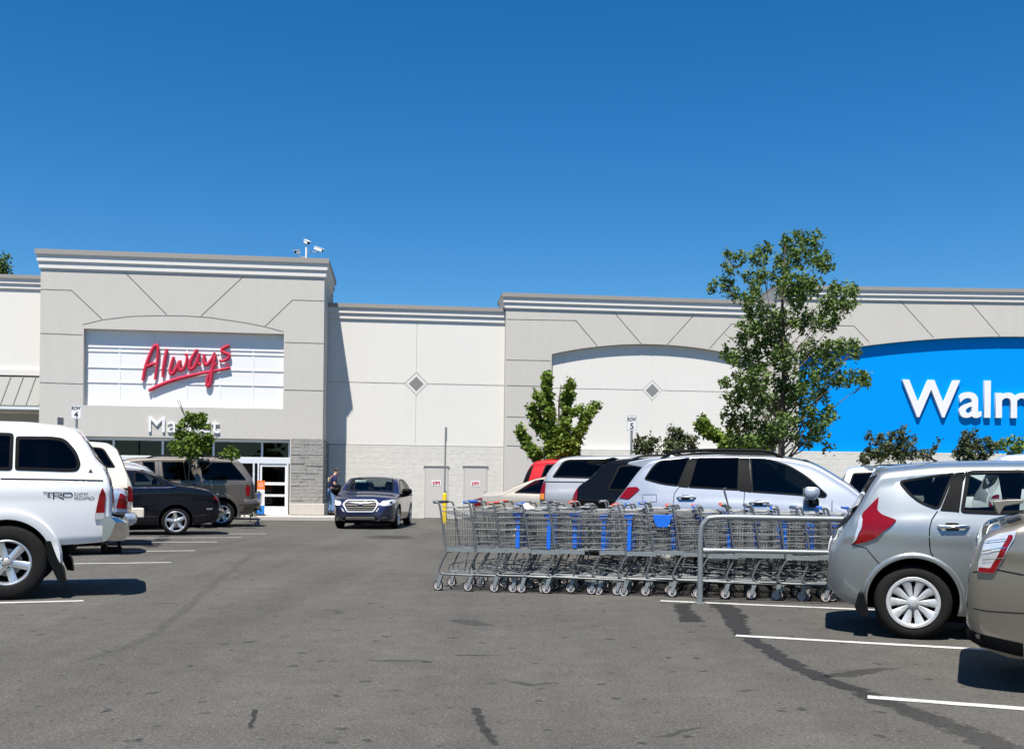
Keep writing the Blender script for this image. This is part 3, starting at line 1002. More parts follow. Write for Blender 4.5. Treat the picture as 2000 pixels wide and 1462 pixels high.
def letters(root, word, size_m, x0, z0, x1, depth, mat, bold, yoff=0.0):
    """one part per letter, the word fitted between x0 and x1"""
    objs = []
    xs = []
    for i in range(len(word)):
        a = text_obj('t', word[:i + 1], 1.0, .1, mat, None, bold)
        mn, mx_ = extent(a); xs.append(mx_[0]); bpy.data.objects.remove(a)
    a = text_obj('t', word, 1.0, .1, mat, None, bold); mn, mx_ = extent(a); bpy.data.objects.remove(a)
    a = text_obj('t', word[0], 1.0, .1, mat, None, bold); m0, m1 = extent(a); caph = m1[1] - m0[1]; bpy.data.objects.remove(a)
    sy = size_m / caph; sx = (x1 - x0) / (mx_[0] - mn[0])
    for i, ch in enumerate(word):
        o = text_obj('letter', ch, 1.0, 1.0, mat, root, bold)
        lo, hi = extent(o)
        right = xs[i]
        for v in o.data.vertices:
            X = (v.co.x - hi[0] + right - mn[0]) * sx + x0
            Z = (v.co.y - max(0, 0)) * sy + z0
            Y = -(v.co.z) * depth + yoff
            v.co = (X, Y, Z)
        fix_normals(o.data)
        if depth < .08:
            objs.append(o); continue
        bv = o.modifiers.new('b', 'BEVEL'); bv.width = .012; bv.segments = 2; bv.limit_method = 'ANGLE'; bv.angle_limit = R(50)
        objs.append(o)
    return objs
mx0, mz0 = fp(290, 842, TD + .05); mx1 = fp(429, 846, TD + .05)[0]; mzt = fp(290, 811, TD + .05)[1]
mz0 = (mz0 + fp(428, 846, TD + .05)[1]) / 2
ms_ = empty('market_sign', P0 + UX * mx0 + UN * (TD + .002) + Vector((0, 0, mz0)), PHI, 'white letters spelling Market on grey stucco above the entrance glass', 'sign')
letters(ms_, 'Market', mzt - mz0 - .03, 0, 0, mx1 - mx0, .05, M['white_plastic'], 0.0, -.032)
wx0, wz0 = fw_(1762, 811, -.05); wzt = fw_(1762, 736.5, -.05)[1]; wx1 = fw_(1926, 780, -.05)[0]
ws = empty('store_sign', pw + UXW * wx0 + UNW * (-.195) + Vector((0, 0, wz0)), PHW, 'big white raised letters on the bright blue arched panel, cut off by the right edge', 'sign')
k = 2.33
letters(ws, 'Walmart', wzt - wz0 - .03, 0, -.01, (wx1 - wx0) * k, .12, M['white_plastic'], .014, -.062)
# ================================================================ CAR BUILDER
def pchip(xs, ys):
    xs = np.array(xs, float); ys = np.array(ys, float)
    o = np.argsort(xs); xs = xs[o]; ys = ys[o]
    keep = np.concatenate([[True], np.diff(xs) > 1e-6]); xs = xs[keep]; ys = ys[keep]
    if len(xs) < 2: return lambda x: ys[0]
    h = np.diff(xs); d = np.diff(ys) / h
    m = np.zeros(len(xs)); m[0] = d[0]; m[-1] = d[-1]
    for i in range(1, len(xs) - 1):
        if d[i - 1] * d[i] > 0:
            w1 = 2 * h[i] + h[i - 1]; w2 = h[i] + 2 * h[i - 1]
            m[i] = (w1 + w2) / (w1 / d[i - 1] + w2 / d[i])
    def f(x):
        x = min(max(x, xs[0]), xs[-1])
        i = min(len(xs) - 2, max(0, int(np.searchsorted(xs, x)) - 1))
        t = (x - xs[i]) / h[i]
        return float((1 + 2 * t) * (1 - t) ** 2 * ys[i] + t * (1 - t) ** 2 * h[i] * m[i] + t * t * (3 - 2 * t) * ys[i + 1] + t * t * (t - 1) * h[i] * m[i + 1])
    return f
def lin(tab):
    xs = [p[0] for p in tab]; ys = [p[1] for p in tab]
    return lambda x: float(np.interp(x, xs, ys))
def rounded(poly, r, n=4):
    out = []
    N = len(poly)
    for i in range(N):
        p = Vector(poly[i][:2]); a = Vector(poly[i - 1][:2]); b = Vector(poly[(i + 1) % N][:2])
        rr = poly[i][2] if len(poly[i]) > 2 else r
        da = a - p; db = b - p
        k = min(rr, da.length * .45, db.length * .45)
        p0 = p + da.normalized() * k; p2 = p + db.normalized() * k
        for j in range(n + 1):
            t = j / n
            out.append(tuple(p0 * (1 - t) ** 2 + p * 2 * t * (1 - t) + p2 * t * t))
    return out
def inset(poly, d):
    N = len(poly)
    A = sum(poly[i][0] * poly[(i + 1) % N][1] - poly[(i + 1) % N][0] * poly[i][1] for i in range(N))
    sg = 1 if A > 0 else -1
    out = []
    for i in range(N):
        p = Vector(poly[i]); a = Vector(poly[i - 1]); b = Vector(poly[(i + 1) % N])
        d1 = (p - a); d2 = (b - p)
        if d1.length < 1e-7: d1 = d2
        if d2.length < 1e-7: d2 = d1
        d1 = d1.normalized(); d2 = d2.normalized()
        n1 = Vector((-d1.y, d1.x)) * sg; n2 = Vector((-d2.y, d2.x)) * sg
        m = (n1 + n2)
        m = m.normalized() if m.length > 1e-6 else n1
        k = d / max(.35, m.dot(n1))
        out.append(tuple(p + m * k))
    return out
def pin(pt, poly):
    x, y = pt; c = False
    N = len(poly)
    for i in range(N):
        x1, y1 = poly[i]; x2, y2 = poly[i - 1]
        if (y1 > y) != (y2 > y) and x < (x2 - x1) * (y - y1) / (y2 - y1) + x1: c = not c
    return c
def densify(poly, step, closed=True):
    out = []
    N = len(poly)
    for i in range(N if closed else N - 1):
        a = Vector(poly[i]); b = Vector(poly[(i + 1) % N])
        n = max(1, int((b - a).length / step))
        for k in range(n): out.append(tuple(a + (b - a) * k / n))
    if not closed: out.append(tuple(poly[-1]))
    return out
def fill2d(poly, step):
    """a fine triangulation of a 2d outline: (points, faces)"""
    poly = densify(poly, step * 1.3)
    bm = bmesh.new()
    vs = [bm.verts.new((p[0], p[1], 0)) for p in poly]
    try:
        bm.faces.new(vs)
    except ValueError:
        bm.free(); return [], []
    for ax in (0, 1):
        lo = min(p[ax] for p in poly); hi = max(p[ax] for p in poly)
        n = int((hi - lo) / step)
        for k in range(1, n + 1):
            c = lo + (hi - lo) * k / (n + 1)
            co = [0, 0, 0]; co[ax] = c; no = [0, 0, 0]; no[ax] = 1
            bmesh.ops.bisect_plane(bm, geom=bm.verts[:] + bm.edges[:] + bm.faces[:], plane_co=co, plane_no=no)
    bmesh.ops.triangulate(bm, faces=[f for f in bm.faces if len(f.verts) > 4])
    bm.verts.index_update()
    P = [(v.co.x, v.co.y) for v in bm.verts]
    F = [tuple(v.index for v in f.verts) for f in bm.faces]
    bm.free()
    return P, F

def by_tail(tpx, D, x0, yaw):
    """where the near rear wheel stands if the tail corner is seen at column tpx"""
    dx, dy = x0 * math.cos(yaw), x0 * math.sin(yaw)
    Yt = D + dy
    return Vector((ray(tpx, HY).x * Yt - dx, D, 0))
class Car:
    def __init__(s, name, label, cat, contact, yaw, near, hw, top, bot, belt, plan, pmat, wb, R_=.32, group=None,
                 tum=.30, crown=.05, redge=.09, tuck=.07, trackin=.0, tw=.2, archr=None, archz=None, arches=True, fine_step=.048):
        s.fine_step = fine_step
        """contact: pixel where the near rear tyre meets the ground (or a point); near: -1 right side seen, +1 left side seen"""
        s.hw = hw; s.near = near; s.top = pchip(*zip(*top)); s.bot = lin(bot); s.belt = lin(belt); s.plan = pchip(*zip(*plan))
        s.x0 = top[0][0]; s.x1 = top[-1][0]; s.tum = tum; s.crown = crown; s.redge = redge; s.tuck = tuck
        s.R = R_; s.wb = wb; s.tw = tw; s.pmat = pmat
        cp = contact if isinstance(contact, Vector) else ground(*contact)
        c, sn = math.cos(yaw), math.sin(yaw)
        ly = near * (hw - trackin)
        org = cp - Vector((-sn * ly, c * ly, 0))
        s.org = org; s.yaw = yaw; s.trackin = trackin
        s.root = empty(name, org, yaw, label, cat, group)
        s.mw = Matrix.Translation(org) @ Matrix.Rotation(yaw, 4, 'Z')
        s.inv = s.mw.inverted()
        s.archr = archr or R_ * 1.14; s.archz = archz if archz is not None else R_
        s.make_body(arches)
    # -- shape of the shell
    def side(s, x, z):
        w = s.hw * s.plan(x)
        zs = s.belt(x); zb = s.bot(x)
        if z <= zs:
            q = (zs - z) / max(.2, zs - zb)
            crease = .012 * math.exp(-((zs - .10 - z) / .035) ** 2)
            return w - .004 - s.tuck * max(0, q - .25) ** 2 / .56 + crease - .010
        dz = z - zs
        return w - .014 - s.tum * dz - .16 * dz * dz - .012 * (1 - math.exp(-dz / .02))
    def section(s, x):
        zt = s.top(x); zb = s.bot(x)
        zt = max(zt, zb + .12)
        r = min(s.redge, (zt - zb) * .3)
        cr = s.crown * min(1, (zt - zb) / .6)
        ztop_e = zt - cr
        zhi = ztop_e - r; zlo = zb + min(.05, (zt - zb) * .12)
        ye = s.side(x, zhi)
        pts = [(0, zb), (max(.02, s.side(x, zlo) - .12), zb), (s.side(x, zlo) - .03, zb + .008)]
        NR = 20
        for i in range(NR + 1):
            z = zlo + (zhi - zlo) * i / NR
            pts.append((s.side(x, z), z))
        yin = ye - r * (.8 + .5 * s.tum)
        for k in range(1, 6):
            a = math.pi / 2 * k / 6
            pts.append((yin + (ye - yin) * math.cos(a), zhi + r * math.sin(a)))
        yt = max(yin, .03)
        for k in range(9):
            y = yt * (1 - k / 8)
            pts.append((y, zt - cr * (y / yt) ** 2))
        return pts
    def make_body(s, arches):
        xs = [s.x0]; x = s.x0
        fine = []
        n = 2400
        acc = 0; px_ = s.x0; pt = s.top(s.x0); pp = s.plan(s.x0) * s.hw
        for i in range(1, n + 1):
            x = s.x0 + (s.x1 - s.x0) * i / n
            t = s.top(x); p = s.plan(x) * s.hw
            acc += math.sqrt((x - px_) ** 2 + (t - pt) ** 2 + (p - pp) ** 2)
            px_, pt, pp = x, t, p
            if acc >= s.fine_step:
                xs.append(x); acc = 0
        if xs[-1] < s.x1 - .01: xs.append(s.x1)
        else: xs[-1] = s.x1
        s.xs = xs
        secs = []
        for x in xs:
            h = s.section(x)
            full = [(y, z) for (y, z) in h] + [(-y, z) for (y, z) in h[-2:0:-1]]
            secs.append(full)
        m = len(secs[0])
        vs = [(x, y, z) for x, sc in zip(xs, secs) for (y, z) in sc]
        fs = []
        for i in range(len(xs) - 1):
            for k in range(m):
                k2 = (k + 1) % m
                fs.append((i * m + k, i * m + k2, (i + 1) * m + k2, (i + 1) * m + k))
        fs.append(tuple(range(m))); e = (len(xs) - 1) * m
        fs.append(tuple(range(e, e + m))[::-1])
        mb = MB(); mb.add(vs, fs, s.pmat)
        s.body = mb.build('body', s.root)
        s.body.data.materials.append(M['dark'])
        # keep a closed copy to drape things on
        s.bvh = BVHTree.FromPolygons([Vector(v) for v in vs], fs)
        if arches:
            for wx in (0, s.wb):
                if s.x0 - 1 < wx < s.x1 + .5:
                    for sd in (-1, 1):
                        c = MB()
                        seg = 40; rr = s.archr
                        ring = []
                        for k in range(seg):
                            a = 2 * math.pi * k / seg
                            ring.append((wx + rr * math.cos(a), s.archz + rr * math.sin(a)))
                        ya = s.hw - .32; yb = s.hw + .3
                        c.prism(ring, min(sd * ya, sd * yb), max(sd * ya, sd * yb), M['dark'])
                        boolean(s.body, c, selfx=False)
        mats = [ms.name for ms in s.body.data.materials if ms]
        shade(s.body.data, 32)
    # -- measuring on the near side plane
    def px(s, px, py, inn=0.0):
        r = ray(px, py); c = Vector((0, 0, CAMH))
        o = s.inv @ c; d = (s.inv.to_3x3() @ r)
        Y = s.near * (s.hw - inn)
        t = (Y - o.y) / d.y
        p = o + d * t
        return (p.x, p.z)
    def P(s, pts, inn=0.0, ox=0, oy=0, k=1.0):
        """trace points read off an enlargement (k times, origin ox oy)"""
        return [s.px(p[0] / k + ox, p[1] / k + oy, inn) + tuple(p[2:]) for p in pts]
    # -- surface mapping
    def on_side(s, x, z, sd, off):
        x = min(max(x, s.x0 + .004), s.x1 - .004)
        z = min(z, s.top(x) - s.crown - s.redge * .45)
        zt = s.top(x)
        y = s.side(x, z)
        h, nn, i_, d_ = s.bvh.ray_cast(Vector((x, sd * 2.0, z)), Vector((0, -sd, 0)))
        if h is not None and h.y * sd > .1:
            y = h.y * sd
        e = .004
        gx = (s.side(x + e, z) - s.side(x - e, z)) / (2 * e)
        gz = (s.side(x, z + e) - s.side(x, z - e)) / (2 * e)
        nrm = Vector((-gx, 1, -gz)).normalized()
        if nrm.y < .3: nrm = Vector((0, 1, 0))
        return Vector((x + nrm.x * off, sd * (y + nrm.y * off), z + nrm.z * off))
    def side_panel(s, poly, name, mat, sd=None, off=.004, parent=None, step=.05, r=.02, skirt=.006):
        sd = sd if sd is not None else s.near
        pl = rounded(poly, r) if r else [tuple(p[:2]) for p in poly]
        P2, F = fill2d(pl, step)
        mb = MB()
        vs = [s.on_side(x, z, sd, off) for (x, z) in P2]
        mb.add(vs, F, mat)
        if skirt:
            add_skirt(mb, mat, lambda v: Vector((v.x, v.y - sd * skirt, v.z)))
        o = mb.build(name, parent or s.root, fix=True)
        flip_to(o.data, Vector((0, sd, 0)))
        shade(o.data, 40)
        return o
    def side_ribbon(s, line, width, name, mat, sd=None, off=.002, parent=None, closed=False, smooth=True):
        sd = sd if sd is not None else s.near
        pts = [Vector(p[:2]) for p in densify([p[:2] for p in line], .03, closed)]
        n = len(pts)
        vs = []
        for i, p in enumerate(pts):
            a = pts[i - 1] if (i > 0 or closed) else p; b = pts[(i + 1) % n] if (i < n - 1 or closed) else p
            d = (b - a).normalized(); nn = Vector((-d.y, d.x)) * width / 2
            vs += [s.on_side(p.x + nn.x, p.y + nn.y, sd, off), s.on_side(p.x - nn.x, p.y - nn.y, sd, off)]
        fs = [(2 * i, 2 * i + 1, (2 * i + 3) % (2 * n), (2 * i + 2) % (2 * n)) for i in range(n if closed else n - 1)]
        mb = MB(); mb.add(vs, fs, mat)
        o = mb.build(name, parent or s.root)
        flip_to(o.data, Vector((0, sd, 0)))
        shade(o.data, 40)
        return o
    def cast(s, p, d, off):
        p = Vector(p); d = Vector(d).normalized()
        h, nn, i_, di = s.bvh.ray_cast(p, d)
        if h is None: return None
        if nn.dot(d) > 0: nn = -nn
        return h + (-d) * off
    def front_panel(s, poly, name, mat, sgn=1, off=.006, parent=None, step=.05, r=.015, back=.01):
        """outline in (y, z) seen from the front (+1) or rear (-1), draped on the body"""
        pl = rounded(poly, r) if r else [tuple(p[:2]) for p in poly]
        P2, F = fill2d(pl, step)
        vs = []; bad = set()
        for i, (y, z) in enumerate(P2):
            q = s.cast((s.x1 + 2 if sgn > 0 else s.x0 - 2, y, z), (-sgn, 0, 0), off)
            if q is None: bad.add(i); q = Vector((0, 0, 0))
            vs.append(q)
        F = [f for f in F if not any(i in bad for i in f)]
        mb = MB(); mb.add(vs, F, mat)
        if back: add_skirt(mb, mat, lambda v: Vector((v.x - sgn * back, v.y, v.z)))
        o = mb.build(name, parent or s.root)
        flip_to(o.data, Vector((sgn, 0, 0)))
        shade(o.data, 40)
        return o
    def top_panel(s, poly, name, mat, off=.005, parent=None, step=.05, r=.03):
        """outline in (x, y) seen from above, draped on the body (windscreens)"""
        pl = rounded(poly, r) if r else poly
        P2, F = fill2d(pl, step)
        vs = []; bad = set()
        for i, (x, y) in enumerate(P2):
            q = s.cast((x, y, 4), (0, 0, -1), off)
            if q is None: bad.add(i); q = Vector((0, 0, 0))
            vs.append(q)
        F = [f for f in F if not any(i in bad for i in f)]
        mb = MB(); mb.add(vs, F, mat)
        o = mb.build(name, parent or s.root)
        flip_to(o.data, Vector((0, 0, 1)))
        shade(o.data, 40)
        return o
    # -- openings
    def open_poly(s, poly, axes, ok):
        """slice the shell along the outline and lift the piece out"""
        bm = bmesh.new(); bm.from_mesh(s.body.data)
        i0, i1 = axes
        N = len(poly)
        lo = [min(p[k] for p in poly) - .02 for k in (0, 1)]; hi = [max(p[k] for p in poly) + .02 for k in (0, 1)]
        for j in range(N):
            p = poly[j]; q = poly[(j + 1) % N]
            d = Vector((q[0] - p[0], q[1] - p[1]))
            if d.length < 1e-5: continue
            co = [0, 0, 0]; co[i0], co[i1] = p; no = [0, 0, 0]; no[i0], no[i1] = -d.y, d.x
            x0, x1 = min(p[0], q[0]) - .05, max(p[0], q[0]) + .05; y0, y1 = min(p[1], q[1]) - .05, max(p[1], q[1]) + .05
            fs = []
            for f in bm.faces:
                c = f.calc_center_median()
                if x0 < c[i0] < x1 and y0 < c[i1] < y1 and ok(f, c): fs.append(f)
            if not fs: continue
            vs = set(v for f in fs for v in f.verts); es = set(e for f in fs for e in f.edges)
            bmesh.ops.bisect_plane(bm, geom=list(vs) + list(es) + fs, plane_co=co, plane_no=no, dist=1e-5)
        kill = []
        for f in bm.faces:
            c = f.calc_center_median()
            if ok(f, c) and pin((c[i0], c[i1]), poly): kill.append(f)
        bmesh.ops.delete(bm, geom=kill, context='FACES')
        bm.to_mesh(s.body.data); bm.free()
        shade(s.body.data, 32)
    def open_side(s, polys):
        for pl in polys:
            s.open_poly(pl, (0, 2), lambda f, c: abs(c.y) > .3 and abs(f.normal.y) > .3)
    def open_top(s, poly):
        s.open_poly(poly, (0, 1), lambda f, c: f.normal.z > .15)
    def window(s, poly, gm, r=.04, trim=.028, both=True, tmat=None, name='side_window', opened=True):
        poly = [tuple(p) for p in poly]
        if opened: s.open_side([inset(rounded(poly, r, 2), .012)])
        out = []
        for sd in ((s.near, -s.near) if both else (s.near,)):
            w_ = s.side_panel(inset(rounded(poly, r), trim * .5), name, gm, sd, off=.003, r=0, step=.08, skirt=0)
            pl = rounded(poly, r)
            mid = inset(pl, trim * .5)
            s.side_ribbon(mid, trim, 'window_trim', tmat or M['black'], sd, off=.006, parent=w_, closed=True)
            out.append(w_)
        return out
    def screen(s, x0, x1, y0, y1, gm, name='windscreen', trim=.05, opened=True):
        """x0,y0 lower edge, x1,y1 upper edge"""
        poly = [(x0, -y0), (x0, y0), (x1, y1), (x1, -y1)]
        n = 10
        P_ = []
        bow = .10 * (1 if x0 > x1 else -1)
        for k in range(n + 1):
            t = -1 + 2 * k / n; P_.append((x0 - bow * t * t + bow * 0, t * y0))
        for k in range(n + 1):
            t = 1 - 2 * k / n; P_.append((x1 - bow * .5 * t * t, t * y1))
        if opened: s.open_top(inset(P_, .015))
        w_ = s.top_panel(inset(P_, .02), name, gm, off=.003, r=0)
        pts = [Vector(p) for p in densify(inset(P_, trim * .5), .05)]
        m_ = len(pts); vs = []
        for i, p in enumerate(pts):
            d = (pts[(i + 1) % m_] - pts[i - 1]).normalized(); nn = Vector((-d.y, d.x)) * trim / 2
            for q in (p + nn, p - nn):
                h = s.cast((q.x, q.y, 4), (0, 0, -1), .006); vs.append(h if h is not None else Vector((q.x, q.y, 0)))
        mb = MB(); mb.add(vs, [(2 * i, 2 * i + 1, (2 * i + 3) % (2 * m_), (2 * i + 2) % (2 * m_)) for i in range(m_)], M['black'])
        o = mb.build('window_trim', w_); flip_to(o.data, Vector((0, 0, 1)))
        return w_
    def seam(s, line, both=False, w_=.009, off=.0018, mat=None, name='panel_gap'):
        for sd in ((s.near, -s.near) if both else (s.near,)):
            s.side_ribbon(line, w_, name, mat or M['seam'], sd, off=off, parent=s.body)
    def arch_lip(s, wx, w_=.035, off=.008, mat=None, r=None, a0=-15, a1=195, name='arch_flare', both=True, thick=.02):
        for sd in ((s.near, -s.near) if both else (s.near,)):
            rr = (r or s.archr)
            mb = MB(); n = 40; vs = []; K = 5
            prof = [(-.004, -.06), (-.002, off), (w_ * .35, off + .006), (w_ * .8, off), (w_, -.004)]
            for i in range(n + 1):
                a = R(a0 + (a1 - a0) * i / n)
                for (dr, do) in prof:
                    x = wx + (rr + dr) * math.cos(a); z = s.archz + (rr + dr) * math.sin(a)
                    y = s.side(x, max(z, s.bot(x) + .02))
                    vs.append((x, sd * (y + do), z))
            fs = []
            for i in range(n):
                for k in range(K - 1):
                    fs.append((i * K + k, i * K + k + 1, (i + 1) * K + k + 1, (i + 1) * K + k))
            mb.add(vs, fs, mat or s.pmat)
            o = mb.build(name, s.body)
            flip_to(o.data, Vector((0, sd, 0)))
            shade(o.data, 50)
    def wheels(s, style, rimr, rmat=None, wx=None, inn=.035, only_near=False):
        first = None
        for x in (wx if wx is not None else (0, s.wb)):
            for sd in (1, -1):
                if first is None:
                    o = make_wheel(s.R, rimr, s.tw, style, rmat or M['alloy'], s.root)
                    first = o
                else:
                    o = copy_tree(first, s.root)
                o.location = (x, sd * (s.hw - inn), s.R)
                o.rotation_euler = (0, random.random() * 0.0 + .37 * x, 0 if sd > 0 else math.pi)
        return first
    def underside(s):
        mb = MB()
        zb_ = s.bot((s.x0 + s.x1) / 2); mb.box(s.x0 + .45, s.x1 - .45, -s.hw + .24, s.hw - .24, zb_ - .06, zb_ + .16)
        for wx in (0, s.wb):
            mb.tube([(wx, -s.hw + .15, s.R), (wx, s.hw - .15, s.R)], .05, 8)
        mb.build('underbody', s.root, M['dark'])
    def handle(s, x, z, ln=.17, mat=None, sd=None, recess=True):
        for sd in ((s.near, -s.near) if sd is None else (sd,)):
            mb = MB()
            a = s.on_side(x - ln / 2, z, sd, .0); b = s.on_side(x - ln / 2 + .03, z, sd, .035); c = s.on_side(x + ln / 2 - .03, z + .004, sd, .035); d = s.on_side(x + ln / 2, z + .004, sd, .0)
            mb.tube([a, b, c, d], [.013, .014, .015, .013], 8)
            o = mb.build('door_handle', s.root, mat or s.pmat, smooth=50)
            if recess:
                pl = [(x - ln * .28, z - .03), (x + ln * .2, z - .03), (x + ln * .2, z + .035), (x - ln * .28, z + .035)]
                s.side_panel(pl, 'recess', M['black'], sd, off=.0022, parent=o, r=.025, skirt=0)
    def mirror(s, x, z, w_=.20, h=.15, mat=None, both=True, sc=1.0):
        for sd in ((s.near, -s.near) if both else (s.near,)):
            y = s.side(x, z)
            mb = MB()
            c = Vector((x - .02, sd * (y + .13 * sc), z + .05))
            vs = []; fs = []
            nu, nv = 14, 8
            mb.ball(c, .105 * sc, .115 * sc, .075 * sc, nu, nv, mat or s.pmat)
            # square the housing off a little and flatten its rear
            for i, v in enumerate(mb.v):
                q = Vector(v) - c
                q.y = math.copysign(abs(q.y / (.115 * sc)) ** .5 * .115 * sc, q.y); q.x = math.copysign(abs(q.x / (.105 * sc)) ** .55 * .105 * sc, q.x) * (1.0 - .25 * (q.z < 0))
                q.z = math.copysign(abs(q.z / (.075 * sc)) ** .5 * .068 * sc, q.z)
                if q.x < 0: q.x *= .5
                mb.v[i] = tuple(c + q)
            o = mb.build('mirror', s.root, smooth=60)
            mb = MB(); mb.tube([s.on_side(x + .06, z - .05, sd, -.01), c + Vector((.03, -sd * .08 * sc, -.085 * sc)), c + Vector((.02, sd * .06 * sc, -.075 * sc))], [.06, .05 * sc, .03], 10)
            mb.build('mirror_arm', o, M['black'], smooth=60)
            mb = MB(); mb.box(c.x - .056 * sc, c.x - .052 * sc, c.y - .09 * sc, c.y + .09 * sc, c.z - .055 * sc, c.z + .055 * sc)
            mb.build('mirror_glass', o, M['chrome'])
    def rack(s, xa, xb, y, h=.05, mat=None, r=.014, cross=()):
        for sd in (1, -1):
            def zt(x):
                q = s.cast((x, sd * y, 4), (0, 0, -1), 0); return q.z if q is not None else 1.4
            mb = MB()
            n = 12
            pts = []
            for i in range(n + 1):
                t = i / n; x = xa + (xb - xa) * t
                e = min(1, min(t, 1 - t) / .14)
                pts.append((x, sd * y, zt(x) - .01 + h * math.sin(e * math.pi / 2)))
            mb.tube(pts, r, 8, flat=1.0)
            o = mb.build('roof_rail', s.root, mat or M['black'], smooth=60)
        for x in cross:
            mb = MB(); z = s.top(x) + h * .55 - .02
            mb.tube([(x, -y, z), (x, y, z)], r * .8, 8)
            mb.build('cross_bar', s.root, mat or M['black'])
    def seats(s, rows, zfl=.30, mat=None):
        for x in rows:
            for y in (-.36, .36):
                mb = MB()
                mb.ball((x, y, zfl + .17), .27, .25, .13, 14, 8)
                mb.ball((x - .26, y, zfl + .50), .11, .24, .36, 14, 10)
                o = mb.build('seat', s.root, mat or M['seat'], smooth=60)
                mb = MB(); mb.ball((x - .33, y, zfl + .93), .055, .13, .10, 12, 8)
                mb.build('headrest', o, mat or M['seat'], smooth=60)
def add_skirt(mb, mat, fn):
    cnt = {}
    for f in mb.f:
        for a, b in zip(f, f[1:] + f[:1]):
            k = (min(a, b), max(a, b)); cnt[k] = cnt.get(k, 0) + 1
    bd = [k for k, c in cnt.items() if c == 1]
    mp = {}
    vs = []
    base = len(mb.v)
    for a, b in bd:
        for i in (a, b):
            if i not in mp:
                mp[i] = base + len(vs); vs.append(tuple(fn(Vector(mb.v[i]))))
    mb.v += vs
    for a, b in bd:
        mb.f.append((a, b, mp[b], mp[a])); mb.m.append(mb.mi(mat))
def flip_to(me, d):
    s_ = sum((p.normal.dot(d) * p.area for p in me.polygons), 0.0)
    if s_ < 0: me.flip_normals()
def make_wheel(Rw, rr, tw, style, rmat, parent):
    """tyre lying round local y, outer face at y = 0"""
    h = Rw - rr
    prof = []
    inn = -tw
    pts = [(rr - .004, -.014), (rr + .010, -.004), (rr + h * .35, .002), (rr + h * .68, -.004), (Rw - .018, -.016), (Rw - .004, -.034), (Rw, -.055),
           (Rw, inn + .055), (Rw - .004, inn + .034), (Rw - .018, inn + .016), (rr + h * .6, inn), (rr, inn + .01), (rr - .004, -.014)]
    mb = MB(); mb.lathe(pts, 56, M['rubber'])
    # tread grooves
    o = mb.build('wheel', parent, smooth=50)
    nb = MB()
    # barrel and back plate
    nb.lathe([(rr + .006, -.006), (rr - .004, -.001), (rr - .016, -.006), (rr - .022, -.03), (rr - .035, -.11), (rr - .035, -tw + .03)], 48, rmat)
    nb.build('rim_barrel', o, smooth=40)
    kb = MB(); kb.lathe([(0.002, -.115), (rr - .034, -.115)], 32, M['dark']); kb.lathe([(.03, -.07), (rr * .62, -.07), (rr * .62, -.085), (.03, -.085)], 32, M['cap'])
    kb.build('brake_disc', o)
    sp = MB()
    kind, n = style
    def spoke(a, w0, w1, r0, r1, d0, d1, th=.02, rise=.006):
        ca, sa = math.cos(a), math.sin(a)
        def pt(r, t, y): return (r * ca - t * sa, y, r * sa + t * ca)
        rows = 5; vs = []
        for i in range(rows + 1):
            q = i / rows; r = r0 + (r1 - r0) * q; w_ = w0 + (w1 - w0) * q; d = d0 + (d1 - d0) * q - .008 * math.sin(math.pi * q)
            vs += [pt(r, -w_ / 2, d - th), pt(r, -w_ / 2, d - .004), pt(r, -w_ * .3, d + rise), pt(r, w_ * .3, d + rise), pt(r, w_ / 2, d - .004), pt(r, w_ / 2, d - th)]
        fs = []
        for i in range(rows):
            for k in range(5):
                a_ = i * 6 + k; fs.append((a_, a_ + 1, a_ + 7, a_ + 6))
        fs.append((0, 1, 2, 3, 4, 5)); b_ = rows * 6; fs.append((b_, b_ + 5, b_ + 4, b_ + 3, b_ + 2, b_ + 1))
        sp.add(vs, fs, rmat)
    if kind == 'spoke':
        for i in range(n):
            spoke(2 * math.pi * i / n + .2, rr * .30, rr * .36, rr * .14, rr - .012, -.024, -.014)
        sp.lathe([(.002, -.012), (rr * .16, -.013), (rr * .22, -.024), (rr * .24, -.045)], 28, rmat)
        hub = .036
    elif kind == 'split':      # five forked spokes
        for i in range(n):
            a = 2 * math.pi * i / n + .3
            for dsgn in (-1, 1):
                spoke(a + dsgn * .18, rr * .15, rr * .20, rr * .16, rr - .012, -.022, -.012)
        sp.lathe([(.002, -.01), (rr * .18, -.012), (rr * .26, -.026), (rr * .28, -.05)], 28, rmat)
        hub = .036
    elif kind == 'cover':      # full plastic wheel cover with paired petals
        K = 120
        for i in range(n):
            a = 2 * math.pi * i / n
            spoke(a - .0, rr * .12, rr * .40, rr * .20, rr - .018, -.020, -.004, th=.016, rise=.004)
        sp.lathe([(rr + .004, -.010), (rr + .002, .004), (rr - .018, .004), (rr - .030, -.006), (rr - .030, -.02)], 56, rmat)
        sp.lathe([(.002, -.006), (rr * .14, -.007), (rr * .24, -.016), (rr * .26, -.035)], 28, rmat)
        hub = .038
    o2 = sp.build('rim', o, smooth=35)
    cb = MB(); cb.lathe([(.0005, .004), (hub * .8, .003), (hub, -.002), (hub, -.014)], 24, rmat if kind == 'cover' else M['cap'])
    cb.build('hub_cap', o2, smooth=50)
    if kind != 'cover':
        lb = MB()
        for k in range(5):
            a = 2 * math.pi * k / 5 + .6
            lb.lathe([(.0005, -.012), (.011, -.013), (.012, -.03)], 8, c=(rr * .2 * math.cos(a), -.006, rr * .2 * math.sin(a)))
        lb.build('wheel_nut', o2, M['dark'])
    return o
